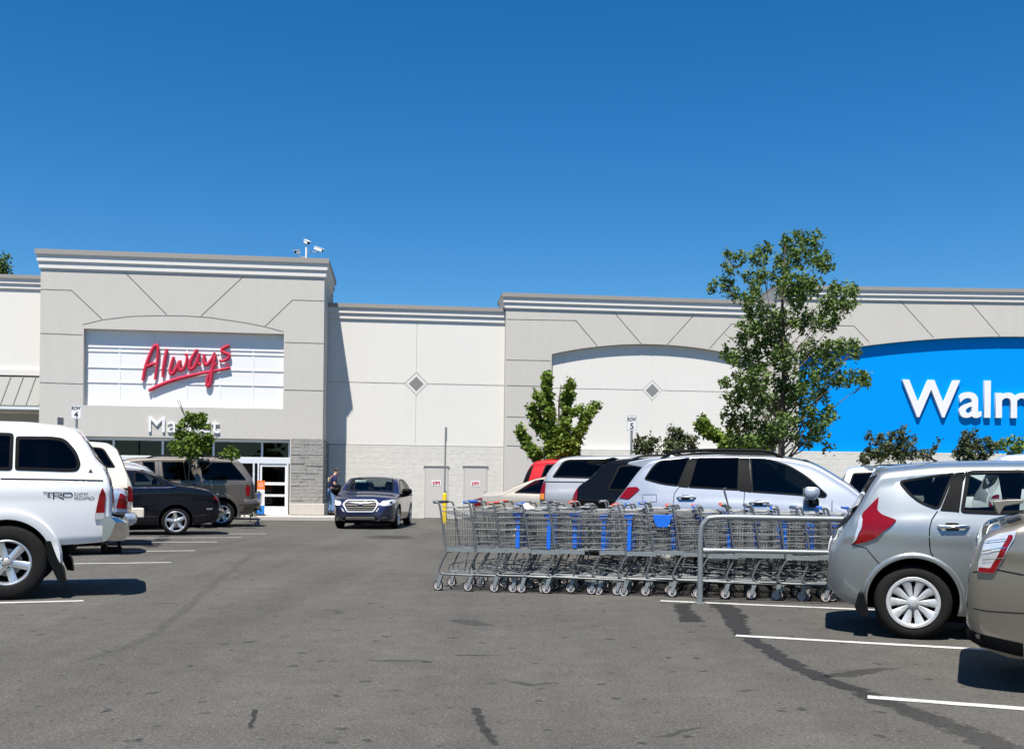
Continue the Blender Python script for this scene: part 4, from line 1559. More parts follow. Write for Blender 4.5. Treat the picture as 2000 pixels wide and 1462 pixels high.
# ================================================================ CARS, RIGHT ROW (noses to the right, seen from their right side)
YR = R(-17)
def flat_plan(L0, L1, r0=.86, r1=.84, k=.45):
    return [(L0, r0), (L0 + .10, r0 + .07), (L0 + k * .6, .985), (L0 + k * 1.6, 1.0), ((L0 + L1) / 2, 1.0), (L1 - k * 2.2, .99), (L1 - k, .955), (L1 - .12, r1 + .06), (L1, r1)]
p_silver_green = paint('silver_green_paint', (0.36, 0.385, 0.385), metal=.68, rough=.38, flake=.05)
p_bronze = paint('bronze_grey_paint', (0.29, 0.26, 0.21), metal=.68, rough=.38, flake=.05)
p_silver = paint('ice_silver_paint', (0.40, 0.43, 0.475), metal=.5, rough=.38, flake=.05)
p_silver2 = paint('plain_silver_paint', (0.42, 0.42, 0.42), metal=.5, rough=.42, flake=.05)
p_black = paint('black_paint', (0.005, 0.005, 0.006), rough=.2, dust=.02, spec=.05, coat=.45)
p_beige = paint('champagne_paint', (0.52, 0.46, 0.37), metal=.4, rough=.4)
p_red = paint('red_paint', (0.50, 0.012, 0.012), rough=.35)
p_white = paint('white_paint', (0.78, 0.78, 0.77), rough=.35, dirt=.03)

# ---- grey-green hatchback --------------------------------------------------
K2 = 3.045; O2 = (1600, 860)
c = Car('hatchback_car', 'silver green hatchback with triangular rear side window and red boomerang tail lamp', 'car', (1783, 1249), YR, -1, .848,
        top=[(-.70, .58), (-.685, .78), (-.64, .86), (-.60, .93), (-.44, 1.18), (-.32, 1.40), (-.26, 1.475), (-.10, 1.50), (.30, 1.535), (1.0, 1.545), (1.6, 1.50), (2.0, 1.36), (2.5, 1.07), (2.75, .99), (3.1, .90), (3.35, .75), (3.42, .55)],
        bot=[(-.70, .40), (-.60, .30), (-.45, .235), (.4, .20), (2.9, .20), (3.2, .22), (3.42, .30)],
        belt=[(-.7, .93), (-.3, .99), (.4, .97), (1.6, .93), (3.4, .80)],
        plan=[(-.70, .70), (-.66, .78), (-.55, .88), (-.35, .96), (-.05, 1.0), (2.6, 1.0), (3.1, .95), (3.35, .84), (3.42, .72)],
        pmat=p_silver_green, wb=2.60, R_=.315, tum=.27, crown=.05, redge=.10, tuck=.10, tw=.185, archr=.372, archz=.325, trackin=.03, fine_step=.03)
hb = c
T = lambda pts, inn=0.0: hb.P(pts, inn, O2[0], O2[1], K2)
rq = T([(466, 240, .05), (640, 212, .2), (812, 190, .03), (708, 416, .05), (600, 376, .1), (530, 322, .1)], .12)
hb.window(rq, M['glass_mid'], trim=.02)
dw = T([(884, 178, .04), (1060, 172, .1), (1240, 168, .05), (1300, 430, .05), (1060, 440, .05), (834, 430, .04)], .10)
hb.window(dw, M['glass_clear'], trim=.03)
# front door glass, beyond the frame
xq = dw[3][0] + .07
hb.window([(xq, .985), (xq + .02, 1.42), (xq + .45, 1.40), (xq + .95, 1.08), (xq + .98, .98)], M['glass_clear'], trim=.03)
# black pillar between quarter glass and door glass
hb.side_panel(T([(812, 192), (870, 184), (828, 424), (716, 416)], .11), 'pillar_trim', M['black'], off=.005, r=.01)
hb.screen(2.35, 1.62, .66, .55, M['glass_clear'])
hb.screen(-.62, -.335, .69, .60, M['glass_dark'], 'rear_window', trim=.06, opened=False)
tl = T([(357, 335, .01), (345, 412, .02), (372, 440, .03), (461, 474, .015), (385, 540, .1), (300, 598, .06), (200, 619, .01), (228, 555, .03), (250, 480, .02), (262, 432, .01)], .06)
lamp = hb.side_panel(tl, 'tail_lamp', M['redlens'], off=.014, r=.02, step=.04, skirt=.02)
hb.side_panel(T([(250, 440), (263, 470), (255, 520), (222, 590), (205, 608), (228, 530)], .06), 'reverse_lens', M['clearlens'], off=.020, parent=lamp, r=.01, step=.03)
hb.side_panel([(p[0], p[1]) for p in tl], 'tail_lamp', M['redlens'], sd=1, off=.014, r=.02, step=.04)
# creases and gaps
hb.seam(T([(708, 420), (672, 470), (658, 520), (655, 580), (662, 660), (690, 710), (760, 780), (830, 880), (850, 925)]))
hb.seam(T([(190, 618), (280, 640), (330, 700), (380, 755)], .03), w_=.007)
hb.seam(T([(885, 176), (850, 260), (828, 340), (822, 428)], .10), w_=.012)
hb.handle(*T([(800, 515)])[0], ln=.24, mat=M['chrome'])
hb.handle(T([(800, 515)])[0][0] + 1.0, .90, ln=.24, mat=M['chrome'])
hb.arch_lip(0, w_=.045, off=.014, a0=-12, a1=188); hb.arch_lip(2.6, w_=.045, off=.014)
hb.wheels(('cover', 10), .212, M['white_panel'] if 0 else plain('wheel_cover_plastic', (.55, .56, .565), .32, metal=.35, coat=.3, var=.04), inn=.035)
hb.underside(); hb.seats((.55, 1.45))
# mud flap
mb = MB(); mb.prism([(-.44, .38), (-.40, .38), (-.35, .20), (-.37, .17), (-.42, .18), (-.47, .25)], -.83, -.60)
mb.build('mud_flap', hb.root, M['black'], bevel=.006)
# rear spoiler lip, antenna bump, wiper, plate
mb = MB(); mb.tube([(-.30, -.50, 1.462), (-.355, -.3, 1.475), (-.365, 0, 1.48), (-.355, .3, 1.475), (-.30, .50, 1.462)], .022, 8, flat=.6); mb.build('roof_spoiler', hb.root, p_silver_green, smooth=60)
hb.mirror(2.0, .98)
hb.front_panel([(-.26, .70), (.26, .70), (.26, .82), (-.26, .82)], 'licence_plate', M['white_plastic'], sgn=-1)
mb = MB(); mb.tube([(.25, 0, 1.53), (.12, 0, 1.60), (-.02, 0, 1.72)], [.012, .006, .003], 6); mb.build('antenna', hb.root, M['black'])

# ---- bronze liftback at the right edge -------------------------------------
YP = R(-24)
cc = by_tail(1893, 6.15, -.85, YP)
c = Car('liftback_car', 'bronze grey liftback with tall clear tail lamp at the right edge of the frame', 'car', cc, YP, -1, .873,
        top=[(-.86, .62), (-.84, .82), (-.80, .97), (-.74, 1.06), (-.62, 1.10), (-.2, 1.23), (.5, 1.40), (1.2, 1.48), (1.8, 1.46), (2.4, 1.22), (2.9, .98), (3.3, .86), (3.55, .68), (3.6, .55)],
        bot=[(-.86, .42), (-.78, .27), (-.6, .22), (.4, .2), (3.2, .2), (3.6, .30)],
        belt=[(-.86, 1.0), (-.3, .98), (1, .93), (3.6, .78)],
        plan=[(-.86, .86), (-.84, .90), (-.80, .925), (-.7, .95), (-.5, .975), (.0, 1.0), (2.7, 1.0), (3.2, .95), (3.5, .82), (3.6, .7)],
        pmat=p_bronze, wb=2.70, R_=.315, tum=.30, crown=.05, redge=.08, tuck=.09, tw=.185, archr=.365, trackin=.03, fine_step=.03)
lb = c
T = lambda pts, inn=0.0: lb.P(pts, inn, O2[0], O2[1], K2)
tl = T([(1068, 440, .02), (1178, 525, .02), (1165, 570, .02), (1050, 775, .02), (1030, 788, .01), (945, 780, .01), (950, 720, .02), (985, 600, .02)], .08)
lamp = lb.side_panel(tl, 'tail_lamp', M['clearlens'], off=.012, r=.015, step=.04, skirt=.02)
lb.side_panel(T([(1125, 565), (1155, 568), (1048, 775), (1035, 785), (950, 778), (952, 750), (1020, 755)], .08), 'red_lens', M['redlens'], off=.018, parent=lamp, r=.008, step=.03)
lb.side_panel([(p[0], p[1]) for p in tl], 'tail_lamp', M['clearlens'], sd=1, off=.012, r=.015, step=.04)
for yy in (600, 655, 705, 560, 520):
    lb.side_ribbon(T([(975, yy), (1110, yy - 18)], .08), .006, 'lens_rib', M['chrome'], off=.020, parent=lamp)
lb.seam(T([(880, 790), (1060, 770), (1218, 800)], .02), w_=.008)
lb.seam(T([(862, 870), (880, 1000), (1000, 1020), (1218, 1030)], .02), w_=.006)
mb = MB()
a = T([(1030, 358), (1075, 355), (1120, 350), (1218, 348), (1218, 372), (1100, 392), (1075, 440), (1062, 435)], .12)
sp_ = [(p[0], p[1]) for p in a]
mb.prism(sp_, -.70, .60); mb.build('rear_spoiler', lb.root, p_bronze, bevel=.01)
# lower black valance
lb.side_panel(T([(870, 1135), (1000, 1170), (1218, 1215), (1218, 1300), (960, 1240), (890, 1200)], .02), 'lower_valance', M['black'], off=.006, r=.01)
lb.window([(.1, 1.02), (.35, 1.28), (.95, 1.38), (1.0, 1.0)], M['glass_mid']); lb.window([(1.06, 1.0), (1.03, 1.39), (1.6, 1.38), (2.3, 1.06), (2.3, .98)], M['glass_clear'])
lb.screen(2.75, 2.0, .68, .56, M['glass_clear']); lb.screen(-.45, .5, .58, .56, M['glass_dark'], 'rear_window')
lb.seam([(1.02, 1.0), (1.0, .6), (.9, .3)]); lb.arch_lip(0); lb.arch_lip(2.7)
lb.handle(.75, .88); lb.handle(1.8, .86)
lb.wheels(('spoke', 7), .20, inn=.035); lb.underside(); lb.seats((.6, 1.6)); lb.mirror(2.25, .98)

# ---- silver estate SUV behind the trolleys -----------------------------------
K1 = 3.571; O1 = (1180, 840)
sz_c = ground(1303, 1140)
c = Car('estate_car', 'ice silver sport utility wagon with black roof rails parked behind the shopping carts', 'car', sz_c, R(-16), -1, .895,
        top=[(-.86, .62), (-.84, .86), (-.80, .97), (-.60, 1.26), (-.40, 1.54), (-.30, 1.64), (-.05, 1.69), (.6, 1.725), (1.3, 1.715), (1.7, 1.66), (2.2, 1.40), (2.65, 1.08), (3.1, 1.0), (3.45, .88), (3.62, .68), (3.66, .5)],
        bot=[(-.86, .45), (-.75, .33), (-.5, .27), (.4, .25), (3.2, .25), (3.66, .34)],
        belt=[(-.86, 1.04), (.0, 1.06), (.9, 1.03), (2.2, .98), (3.66, .84)],
        plan=[(-.86, .72), (-.82, .80), (-.72, .88), (-.5, .95), (-.1, 1.0), (2.7, 1.0), (3.2, .95), (3.55, .84), (3.66, .72)],
        pmat=p_silver, wb=2.64, R_=.345, tum=.25, crown=.035, redge=.06, tuck=.09, tw=.215, archr=.40, trackin=.03)
fo = c
T = lambda pts, inn=0.0: fo.P(pts, inn, O1[0], O1[1], K1)
W_ = [
 [(280, 335, .05), (330, 250, .1), (385, 205, .1), (600, 180, .03), (520, 392, .03), (400, 378, .1), (285, 345, .05)],
 [(637, 182, .03), (944, 180, .02), (940, 420, .02), (585, 400, .03)],
 [(1010, 185, .02), (1120, 190, .1), (1290, 240, .1), (1420, 320, .1), (1560, 450, .05), (1540, 472, .02), (1330, 452, .02), (1030, 432, .02)]]
fo.side_panel(T([(602, 180), (637, 180), (585, 400), (520, 393)], .12), 'pillar_trim', M['black'], off=.006, r=.005)
fo.side_panel(T([(944, 180), (1008, 184), (1030, 433), (940, 422)], .12), 'pillar_trim', M['black'], off=.006, r=.005)
for i, w_ in enumerate(W_):
    fo.window(T(w_, .12), M['glass_dark'] if i < 2 else glass('front_tint', (.10, .115, .11), .9), trim=.02)
fo.screen(2.62, 1.72, .70, .58, M['glass_clear']); fo.screen(-.66, -.44, .60, .56, M['glass_dark'], 'rear_window')
tl = T([(92, 400, .03), (225, 395, .02), (246, 412, .01), (170, 480, .02), (90, 470, .02)], .06)
lamp = fo.side_panel(tl, 'tail_lamp', M['redlens'], off=.012, r=.012, step=.03)
fo.side_panel(T([(90, 405), (110, 402), (106, 470), (90, 466)], .06), 'lens_edge', M['clearlens'], off=.016, parent=lamp, r=.005, step=.03)
fo.side_panel([(p[0], p[1]) for p in tl], 'tail_lamp', M['redlens'], sd=1, off=.012, r=.012, step=.04)
fo.side_ribbon(T([(264, 448), (362, 448), (366, 500), (266, 503)], .02), .006, 'fuel_door', M['seam'], off=.002, closed=True)
fo.seam(T([(520, 395), (486, 440), (482, 520), (500, 640)], .02)); fo.seam(T([(978, 425), (974, 500), (985, 640)], .02)); fo.seam(T([(1590, 490), (1588, 560), (1600, 660)], .02))
fo.seam(T([(300, 160), (200, 280), (165, 350), (110, 392)], .10), w_=.008)
h1 = T([(570, 470)])[0]; h2 = T([(1080, 508)])[0]
fo.handle(*h1, ln=.24); fo.handle(h2[0], h2[1], ln=.24)
mz = T([(1400, 455)], -.1)[0]
fo.mirror(T([(1440, 480)])[0][0], T([(1440, 480)])[0][1] + .02, sc=1.25)
rk = T([(390, 140), (1190, 150)], .2)
fo.rack(rk[0][0], rk[1][0] + .1, .62, h=.085, r=.022)
# spoiler
mb = MB(); mb.prism([(-.60, 1.565), (-.58, 1.60), (-.30, 1.66), (-.05, 1.68), (-.05, 1.63), (-.40, 1.53)], -.56, .56); mb.build('roof_spoiler', fo.root, p_silver, bevel=.012)
mb = MB(); mb.tube([(-.02, .0, 1.67), (-.10, 0, 1.71), (-.16, 0, 1.72)], [.03, .02, .006], 8); mb.build('antenna', fo.root, p_silver)
fo.arch_lip(0, off=.012); fo.arch_lip(2.64, off=.012)
fo.wheels(('spoke', 5), .225); fo.underside(); fo.seats((.55, 1.55))

# ---- black SUV ---------------------------------------------------------------
K8 = 3.7037; O8 = (960, 700)
def far_car(name, label, roofpx, tailpx, contact, yaw, hw, prof, pm, **kw):
    pass
bk_c = ground(1226, 1109)
c = Car('utility_vehicle', 'black sport utility vehicle between the capped silver pickup and the silver wagon', 'car', bk_c, R(-16), -1, .93,
        top=[(-.95, .80), (-.935, 1.05), (-.88, 1.25), (-.62, 1.46), (-.44, 1.66), (-.32, 1.72), (.5, 1.77), (1.6, 1.75), (2.0, 1.68), (2.6, 1.25), (3.1, 1.12), (3.6, 1.0), (3.75, .7)],
        bot=[(-.95, .5), (-.8, .38), (3.3, .34), (3.75, .45)], belt=[(-.95, 1.15), (3.75, 1.05)],
        plan=flat_plan(-.95, 3.75, .82, .8), pmat=p_black, wb=2.8, R_=.36, tum=.22, tw=.24, trackin=.03)
bs = c
T = lambda pts, inn=0.0: bs.P(pts, inn, O8[0], O8[1], K8)
bs.window([(-.35, 1.20), (-.18, 1.60), (.45, 1.65), (.45, 1.20)], M['glass_dark']); bs.window([(.55, 1.20), (.55, 1.65), (1.35, 1.65), (1.35, 1.20)], M['glass_dark']); bs.window([(1.45, 1.2), (1.45, 1.65), (1.8, 1.61), (2.3, 1.3), (2.3, 1.2)], M['glass_dark'])
bs.screen(2.6, 2.05, .7, .6, M['glass_mid']); bs.screen(-.80, -.52, .62, .58, M['glass_dark'], 'rear_window')
tp = [(-.93, 1.28), (-.82, 1.29), (-.82, .98), (-.93, .96)]
for sd in (1, -1): bs.side_panel(tp, 'tail_lamp', M['redlens'], sd=sd, off=.014, r=.012, step=.04)
mb = MB(); mb.prism([(-.74, 1.63), (-.72, 1.66), (-.3, 1.735), (-.3, 1.70), (-.5, 1.62)], -.6, .6); mb.build('roof_spoiler', bs.root, M['black'], bevel=.01)
bs.seam([(.50, 1.2), (.46, .8), (.4, .5)]); bs.seam([(1.4, 1.2), (1.4, .4)]); bs.rack(0, 1.7, .6, h=.05)
bs.handle(.3, 1.08, mat=M['black']); bs.handle(1.2, 1.08, mat=M['black'])
bs.arch_lip(0, mat=M['black']); bs.arch_lip(2.8, mat=M['black']); bs.wheels(('spoke', 6), .22); bs.underside()

# ---- silver pickup with a cap --------------------------------------------------
pc = ground(1170, 1085)
c = Car('pickup_truck', 'silver pickup truck with silver bed cap parked behind the cart line', 'truck', pc, R(-16), -1, .86,
        top=[(-1.15, 1.0), (-1.13, 1.20), (-1.08, 1.42), (-.90, 1.72), (-.78, 1.82), (-.4, 1.86), (.8, 1.87), (1.6, 1.84), (2.0, 1.68), (2.5, 1.16), (2.9, 1.08), (3.6, 1.0), (3.75, .7)],
        bot=[(-1.15, .55), (-.6, .5), (3.4, .42), (3.75, .5)], belt=[(-1.15, 1.14), (3.75, 1.02)],
        plan=flat_plan(-1.15, 3.75, .90, .8, .25), pmat=p_silver2, wb=2.9, R_=.35, tum=.22, crown=.04, redge=.10, tuck=.05, tw=.22, trackin=.03)
pk = c
T = lambda pts, inn=0.0: pk.P(pts, inn, O8[0], O8[1], K8)
pk.window([(-.92, 1.42), (-.72, 1.76, .12), (.62, 1.78), (.62, 1.40)], M['glass_dark'], trim=.03)
pk.window([(.85, 1.2), (.9, 1.62), (1.5, 1.6), (2.1, 1.25), (2.1, 1.18)], M['glass_dark'])
pk.screen(2.5, 1.95, .64, .54, M['glass_mid']); pk.screen(-1.08, -1.0, .55, .5, M['glass_dark'], 'rear_window', opened=False)
pk.seam([(-1.13, 1.34), (-.5, 1.34), (.74, 1.34)], w_=.02); pk.seam([(.76, 1.7), (.76, .6)])
for sd in (1, -1):
    lamp = pk.side_panel([(-1.13, 1.32), (-1.03, 1.32), (-1.03, 1.0), (-1.13, 1.0)], 'tail_lamp', M['redlens'], sd=sd, off=.014, r=.008, step=.05)
    pk.side_panel([(-1.13, 1.12), (-1.04, 1.12), (-1.04, 1.02), (-1.13, 1.02)], 'indicator_lens', M['amber'], sd=sd, off=.019, r=.005, step=.05, parent=lamp)
mb = MB(); mb.box(-1.28, -1.12, -.80, .80, .50, .68); mb.build('rear_bumper', pk.root, M['chrome'], bevel=.03)
pk.arch_lip(0); pk.arch_lip(2.9); pk.wheels(('spoke', 5), .2); pk.underside(); pk.handle(1.1, 1.06)

# ---- champagne sedan (its rear deck and side glass show) -----------------------
sc_ = ground(1016, 1067)
c = Car('sedan_car', 'champagne beige sedan with sloping rear deck behind the first shopping carts', 'car', sc_, R(-16), -1, .87,
        top=[(-1.15, .66), (-1.13, .92), (-1.05, 1.05), (-.85, 1.12), (-.5, 1.15), (-.1, 1.32), (.4, 1.48), (.9, 1.52), (1.6, 1.51), (2.0, 1.37), (2.6, 1.08), (3.2, .98), (3.5, .78), (3.65, .6)],
        bot=[(-1.15, .38), (-1.0, .28), (-.6, .22), (3.3, .2), (3.65, .3)], belt=[(-1.15, 1.02), (0, 1.05), (3.65, .90)],
        plan=[(-1.15, .62), (-1.12, .72), (-1.0, .84), (-.75, .93), (-.3, .99), (.2, 1.0), (2.7, 1), (3.2, .94), (3.55, .82), (3.65, .7)],
        pmat=p_beige, wb=2.65, R_=.31, tum=.32, crown=.05, redge=.07, tuck=.09, tw=.19, trackin=.03)
sd_ = c
sd_.window([(-.15, 1.11), (.30, 1.40, .1), (.78, 1.45), (.80, 1.09)], M['glass_mid']); sd_.window([(.88, 1.09), (.86, 1.45), (1.45, 1.44), (2.1, 1.13), (2.1, 1.08)], M['glass_clear'])
sd_.screen(-.45, .35, .60, .55, M['glass_mid'], 'rear_window'); sd_.screen(2.55, 1.75, .65, .54, M['glass_clear'])
for sd in (1, -1): sd_.side_panel([(-1.13, .94), (-.85, 1.0), (-.88, .84), (-1.13, .78)], 'tail_lamp', M['redlens'], sd=sd, off=.012, r=.02, step=.04)
sd_.seam([(.84, .96), (.8, .6), (.72, .3)]); sd_.seam([(-.2, .95), (-.22, .75)]); sd_.handle(.6, .87); sd_.handle(1.6, .85); sd_.seats((.55, 1.5)); sd_.mirror(1.95, .97)
sd_.arch_lip(0); sd_.arch_lip(2.65); sd_.wheels(('spoke', 7), .2); sd_.underside()

# ---- red estate with dark glass, far --------------------------------------------
c = Car('red_car', 'red small utility vehicle with black rear glass below the club shaped tree', 'car', ground(1082, 1060), R(-14), -1, .87,
        top=[(-.85, .8), (-.83, 1.15), (-.78, 1.35), (-.60, 1.76), (-.48, 1.86), (.3, 1.91), (1.2, 1.91), (1.7, 1.82), (2.3, 1.3), (2.9, 1.06), (3.3, .9), (3.4, .6)],
        bot=[(-.85, .45), (-.6, .32), (3.0, .3), (3.4, .4)], belt=[(-.85, 1.22), (3.4, 1.05)],
        plan=flat_plan(-.85, 3.4, .80, .8), pmat=p_red, wb=2.55, R_=.33, tum=.26, tw=.2, trackin=.03)
c.window([(-.38, 1.30), (-.25, 1.74), (.35, 1.78), (.35, 1.28)], M['glass_dark']); c.window([(.45, 1.28), (.45, 1.78), (1.1, 1.78), (1.1, 1.26)], M['glass_dark']); c.window([(1.2, 1.26), (1.2, 1.78), (1.5, 1.74), (2.1, 1.34), (2.1, 1.26)], M['glass_dark'])
c.screen(-.81, -.58, .66, .60, M['glass_dark'], 'rear_window'); c.side_panel([(-.80, 1.34), (-.62, 1.72), (-.52, 1.74), (-.62, 1.34)], 'rear_quarter_glass', M['black'], r=.02); c.screen(2.3, 1.75, .66, .58, M['glass_mid'])
for sd in (1, -1): c.side_panel([(-.83, 1.05), (-.6, 1.1), (-.62, .8), (-.83, .8)], 'tail_lamp', M['redlens'], sd=sd, off=.012, r=.02)
c.seam([(.4, 1.1), (.38, .4)]); c.handle(.25, 1.0); c.rack(-.1, 1.4, .58, h=.05)
c.wheels(('spoke', 5), .2); c.arch_lip(0); c.arch_lip(2.55); c.underside()

# ---- white SUV far behind, and the white roof at the edge ------------------------
def white_suv(contact, label, rails=True):
    c = Car('white_utility_vehicle', label, 'car', contact, R(-15), -1, .93,
        top=[(-1.0, .7), (-.98, 1.0), (-.85, 1.3), (-.72, 1.68), (-.6, 1.74), (.3, 1.78), (1.5, 1.76), (1.9, 1.66), (2.5, 1.2), (3.2, 1.1), (3.6, .95), (3.7, .65)],
        bot=[(-1.0, .5), (-.7, .36), (3.3, .32), (3.7, .45)], belt=[(-1.0, 1.12), (3.7, 1.0)],
        plan=flat_plan(-1.0, 3.7, .84, .8), pmat=p_white, wb=2.8, R_=.36, tum=.22, tw=.23, trackin=.03)
    c.window([(-.75, 1.2), (-.62, 1.60), (.1, 1.64), (.1, 1.18)], M['glass_dark']); c.window([(.18, 1.18), (.18, 1.64), (.9, 1.64), (.9, 1.16)], M['glass_dark']); c.window([(.98, 1.16), (.98, 1.64), (1.5, 1.62), (2.2, 1.26), (2.2, 1.16)], M['glass_dark'])
    c.screen(2.5, 1.95, .68, .6, M['glass_mid']); c.screen(-.92, -.80, .62, .58, M['glass_dark'], 'rear_window')
    c.seam([(.14, 1.15), (.14, .5)]); c.seam([(.94, 1.15), (.94, .5)])
    for sd in (1, -1): c.side_panel([(-.97, 1.1), (-.84, 1.1), (-.84, .8), (-.97, .8)], 'tail_lamp', M['redlens'], sd=sd, off=.012, r=.01)
    if rails: c.rack(-.3, 1.5, .6, h=.05)
    c.handle(.05, 1.05); c.wheels(('spoke', 6), .21); c.arch_lip(0); c.arch_lip(2.8); c.underside()
    return c
white_suv(ground(1728, 1079), 'white sport utility vehicle with dark glass seen past the silver wagon')
w2 = white_suv(ground(2065, 1106), 'white vehicle roof showing above the silver green hatchback near the right edge', rails=False)
w2.root.scale = (1.1, 1.1, 1.1)
M['alloy_trim'] = plain('bright_trim', (.62, .62, .63), .4, metal=.15)
# ================================================================ CARS, LEFT ROW (noses to the left, seen from their left side)
YL = R(180 + 20)
p_truck = paint('bright_white_paint', (0.74, 0.745, 0.75), rough=.3, dirt=.03)
p_cream = paint('cream_paint', (0.70, 0.64, 0.53), rough=.4)
p_ltblue = paint('pale_blue_paint', (0.36, 0.45, 0.56), metal=.3, rough=.38)
p_blk2 = paint('dark_navy_paint', (0.006, 0.007, 0.012), rough=.2, dirt=.2, dust=.06, spec=.1, coat=.6)
p_taupe = paint('taupe_paint', (0.155, 0.132, 0.112), metal=.6, rough=.42, flake=.05)
p_grey = paint('pale_grey_paint', (0.30, 0.32, 0.35), metal=.5, rough=.4)

# ---- white pickup with a fibreglass cap --------------------------------------
K3 = 3.3225; O3 = (0, 780)
wc = ground(12, 1172); XT = -1.02
c = Car('pickup_truck', 'white pickup truck with white fibreglass bed cap, dark side glass and off road decal', 'truck', wc, YL, 1, .925,
        top=[(XT, .92), (XT + .01, 1.16), (XT + .02, 1.26), (XT + .18, 1.55), (XT + .33, 1.80), (XT + .40, 1.86), (XT + .55, 1.89), (XT + 1.0, 1.915), (.9, 1.91), (1.35, 1.86), (2.2, 1.80), (2.6, 1.62), (3.1, 1.25), (3.6, 1.18), (4.1, 1.08), (4.25, .8)],
        bot=[(XT, .60), (-.9, .59), (-.5, .56), (.5, .5), (3.8, .45), (4.25, .55)],
        belt=[(XT, 1.26), (4.25, 1.16)],
        plan=[(XT, .90), (XT + .03, .945), (XT + .1, .965), (-.7, .98), (-.4, .985), (3.4, .98), (4.0, .9), (4.25, .78)],
        pmat=p_truck, wb=3.24, R_=.395, tum=.18, crown=.04, redge=.065, tuck=.05, tw=.25, archr=.445, archz=.42, trackin=.0)
tk = c
T = lambda pts, inn=0.0: tk.P(pts, inn, O3[0], O3[1], K3)
tk.window(T([(98, 236, .03), (330, 238, .05), (420, 250, .15), (500, 340, .2), (526, 420, .1), (505, 466, .12), (440, 469, .08), (98, 458, .03)], .10), M['glass_dark'], trim=.035, both=True)
xw = T([(84, 350)], .10)[0][0]
tk.window([(xw, 1.36), (xw, 1.76), (xw + .62, 1.77), (xw + .62, 1.36)], M['glass_dark'], trim=.035)
tk.window([(1.55, 1.27), (1.55, 1.70), (2.2, 1.70), (2.2, 1.27)], M['glass_mid']); tk.window([(2.28, 1.27), (2.28, 1.68), (2.5, 1.62), (3.0, 1.28)], M['glass_mid'])
tk.screen(3.05, 2.5, .70, .60, M['glass_clear']); tk.screen(XT + .06, XT + .24, .62, .56, M['glass_dark'], 'rear_window')
tk.seam(T([(0, 514), (300, 518), (500, 522), (668, 526)]), w_=.016)
tk.seam([(1.42, 1.85), (1.42, .55)]); tk.seam([(2.24, 1.27), (2.24, .6)])
# bolted-on arch flare
tk.arch_lip(0, w_=.105, off=.04, r=.43, a0=-2, a1=184, name='wheel_flare'); tk.arch_lip(3.24, w_=.105, off=.04, r=.43, a0=-2, a1=184, name='wheel_flare')
# small triangle badge on the cap
tk.side_panel(T([(572, 472), (602, 474), (588, 448)], .03), 'badge', M['ink'], off=.004, r=.002)
# lamp
tl = T([(664, 572, .01), (684, 610, .02), (676, 730, .02), (672, 775, .01), (612, 780, .01), (625, 700, .02), (645, 610, .03)], .0)
for sd in (1, -1):
    lamp = tk.side_panel(tl, 'tail_lamp', M['redlens'], sd=sd, off=.012, r=.01, step=.04)
    tk.side_panel(T([(622, 735), (676, 735), (672, 775), (612, 778)]), 'reverse_lens', M['clearlens'], sd=sd, off=.016, r=.006, step=.03, parent=lamp)
# off road decal: traced strokes
def stroke_side(car, px_lines, w_, name, mat, parent=None, off=.004):
    mb = MB()
    for ln in px_lines:
        pts = densify([p[:2] for p in ln], .02, False)
        P_ = [Vector(p) for p in pts]; n = len(P_); vs = []
        for i, p in enumerate(P_):
            d = (P_[min(i + 1, n - 1)] - P_[max(i - 1, 0)]).normalized(); nn = Vector((-d.y, d.x)) * w_ / 2
            e = d * (w_ / 2 if i == n - 1 else (-w_ / 2 if i == 0 else 0))
            vs += [car.on_side(p.x + nn.x + e.x, p.y + nn.y + e.y, car.near, off), car.on_side(p.x - nn.x + e.x, p.y - nn.y + e.y, car.near, off)]
        mb.add(vs, [(2 * i, 2 * i + 1, 2 * i + 3, 2 * i + 2) for i in range(n - 1)], mat)
    o = mb.build(name, parent or car.root, fix=False)
    flip_to(o.data, car.mw.to_3x3().inverted() @ Vector((0, -1, 0)))
    return o
big = [[(282, 602), (343, 604)], [(318, 604), (308, 630), (326, 632)], [(348, 604), (345, 642)], [(348, 603), (398, 603), (402, 618), (372, 626), (410, 644)], [(356, 626), (372, 626)],
       [(412, 604), (410, 630), (455, 632), (470, 618), (462, 604), (412, 603)]]
stroke_side(tk, [T(l) for l in big], .011, 'decal', M['ink'])
small = [[(482, 608), (482, 618), (506, 618), (506, 606), (482, 606)], [(514, 619), (514, 606), (538, 606)], [(514, 613), (534, 613)], [(546, 619), (546, 606), (570, 606)], [(546, 613), (566, 613)],
         [(484, 648), (484, 630), (506, 630), (506, 638), (486, 640), (508, 648)], [(515, 647), (515, 631), (540, 631), (540, 647), (515, 647)], [(548, 648), (552, 631), (576, 631), (576, 648)], [(550, 641), (576, 641)], [(584, 648), (584, 632), (604, 632), (611, 640), (605, 648), (584, 648)]]
stroke_side(tk, [T(l) for l in small], .0058, 'decal', M['ink'])
